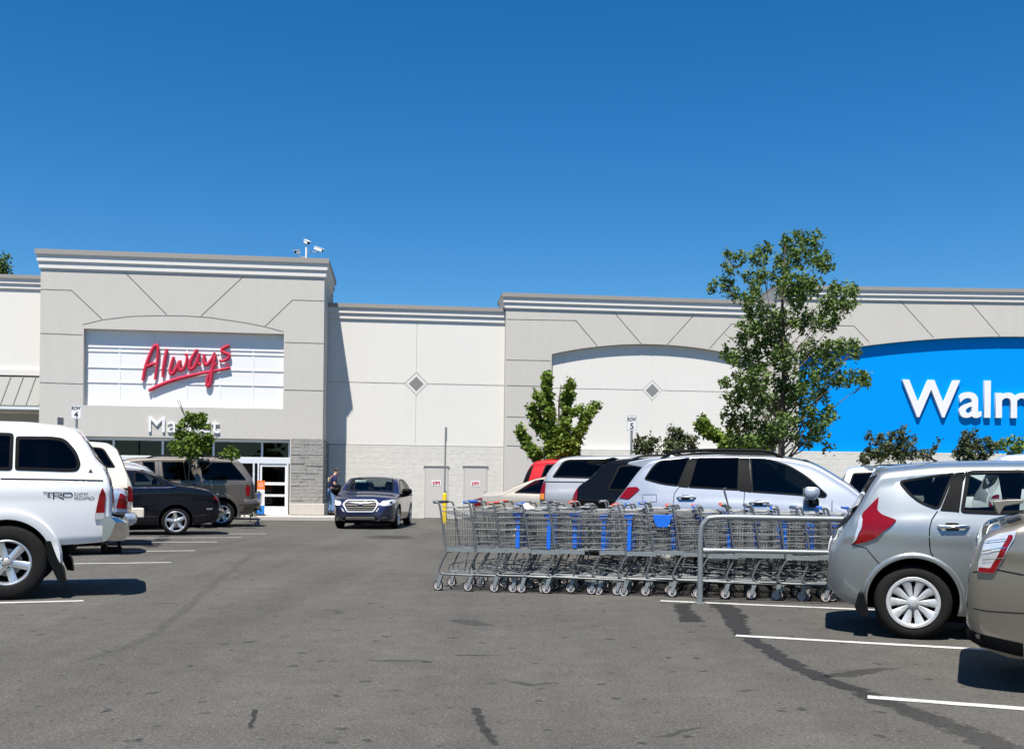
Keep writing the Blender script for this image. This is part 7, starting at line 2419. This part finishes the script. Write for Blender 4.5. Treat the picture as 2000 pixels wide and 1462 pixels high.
# man against the shaded wall, head bowed, hand raised to it; x = the way he faces
base_p = atdepth(647, 1004, 36.6); base_p.z = .14
pose = dict(pelvis=(0, 0, .93), waist=(.01, 0, 1.08), chest=(.06, 0, 1.30), neck0=(.10, 0, 1.44), neck=(.135, 0, 1.49), head0=(.165, 0, 1.53), head1=(.195, 0, 1.585), head2=(.205, 0, 1.65),
            shL=(.07, .18, 1.39), elL=(.20, .24, 1.17), wrL=(.27, .13, 1.40), shR=(.07, -.18, 1.39), elR=(.02, -.24, 1.12), wrR=(.22, -.20, .98),
            hipL=(0, .09, .88), knL=(.03, .10, .48), anL=(-.03, .11, .09), hipR=(0, -.09, .88), knR=(.05, -.10, .48), anR=(.02, -.11, .09), face=(.9, 0, -.45), pnL=(-1, 0, 0), pnR=(0, 1, 0))
man, shirt = person(base_p, R(28), 'person in navy t-shirt and jeans standing by the shaded wall, head bowed into one hand', pose, dict(skin=M['skin'], shirt=M['navy'], trousers=M['denim'], hair=M['hair']), scale=.97)
mb = MB()
rnd = random.Random(5)
cx_, cz_ = 0, 1.27  # between the shoulder blades
for i in range(9):
    a = 2 * math.pi * i / 9; rr = rnd.uniform(.04, .07)
    mb.obox((-.118 + .0, cx_ + rr * math.cos(a) * .8, cz_ + rr * math.sin(a)), (.012, 0, 0), (0, .024, .01), (0, -.008, .022))
mb.obox((-.117, 0, cz_), (.012, 0, 0), (0, .05, 0), (0, 0, .05))
mb.build('shirt_print', shirt, plain('cream_print', (.62, .55, .36), .8))
bag = MB(); bag.box(.02, .24, -.36, -.24, .86, 1.10); bag.tube([(.13, -.30, 1.10), (.10, -.2, 1.42), (.02, .10, 1.50), (-.10, .16, 1.3), (-.06, -.2, 1.02), (.03, -.28, 1.0)], .012, 5)
bg_ = bag.build('shoulder_bag', mat=M['black'], bevel=.02); bg_.location = base_p; bg_.rotation_euler = (0, 0, R(28)); bg_.scale = (.97,) * 3
tag(bg_, 'black shoulder bag hanging at the hip of the man by the wall', 'bag')
# driver in the oncoming sedan (the car's frame, facing forward = +x)
sk2 = plain('driver_skin', (.45, .27, .20), .6)
pose = dict(pelvis=(1.28, .36, .55), waist=(1.25, .36, .70), chest=(1.24, .36, .92), neck0=(1.26, .36, 1.05), neck=(1.28, .36, 1.10), head0=(1.30, .36, 1.15), head1=(1.32, .36, 1.21), head2=(1.31, .36, 1.28),
            shL=(1.26, .53, .99), elL=(1.55, .56, .90), wrL=(1.88, .46, 1.03), shR=(1.26, .19, .99), elR=(1.52, .12, .92), wrR=(1.88, .24, 1.05),
            hipL=(1.32, .45, .53), knL=(1.78, .48, .62), anL=(2.05, .48, .33), hipR=(1.32, .27, .53), knR=(1.78, .25, .62), anR=(2.08, .25, .33), face=(1, 0, 0), pnL=(0, 0, -1), pnR=(0, 0, -1), foot=(.14, 0, -.03))
dr_, sh_ = person((0, 0, 0), 0, 'person with dark hair and dark top steering the dark blue sedan', pose, dict(skin=sk2, shirt=plain('dark_top', (.03, .03, .035), .9), trousers=M['denim'], hair=M['hair']))
dr_.location = lg.org; dr_.rotation_euler = (0, 0, lg.yaw)
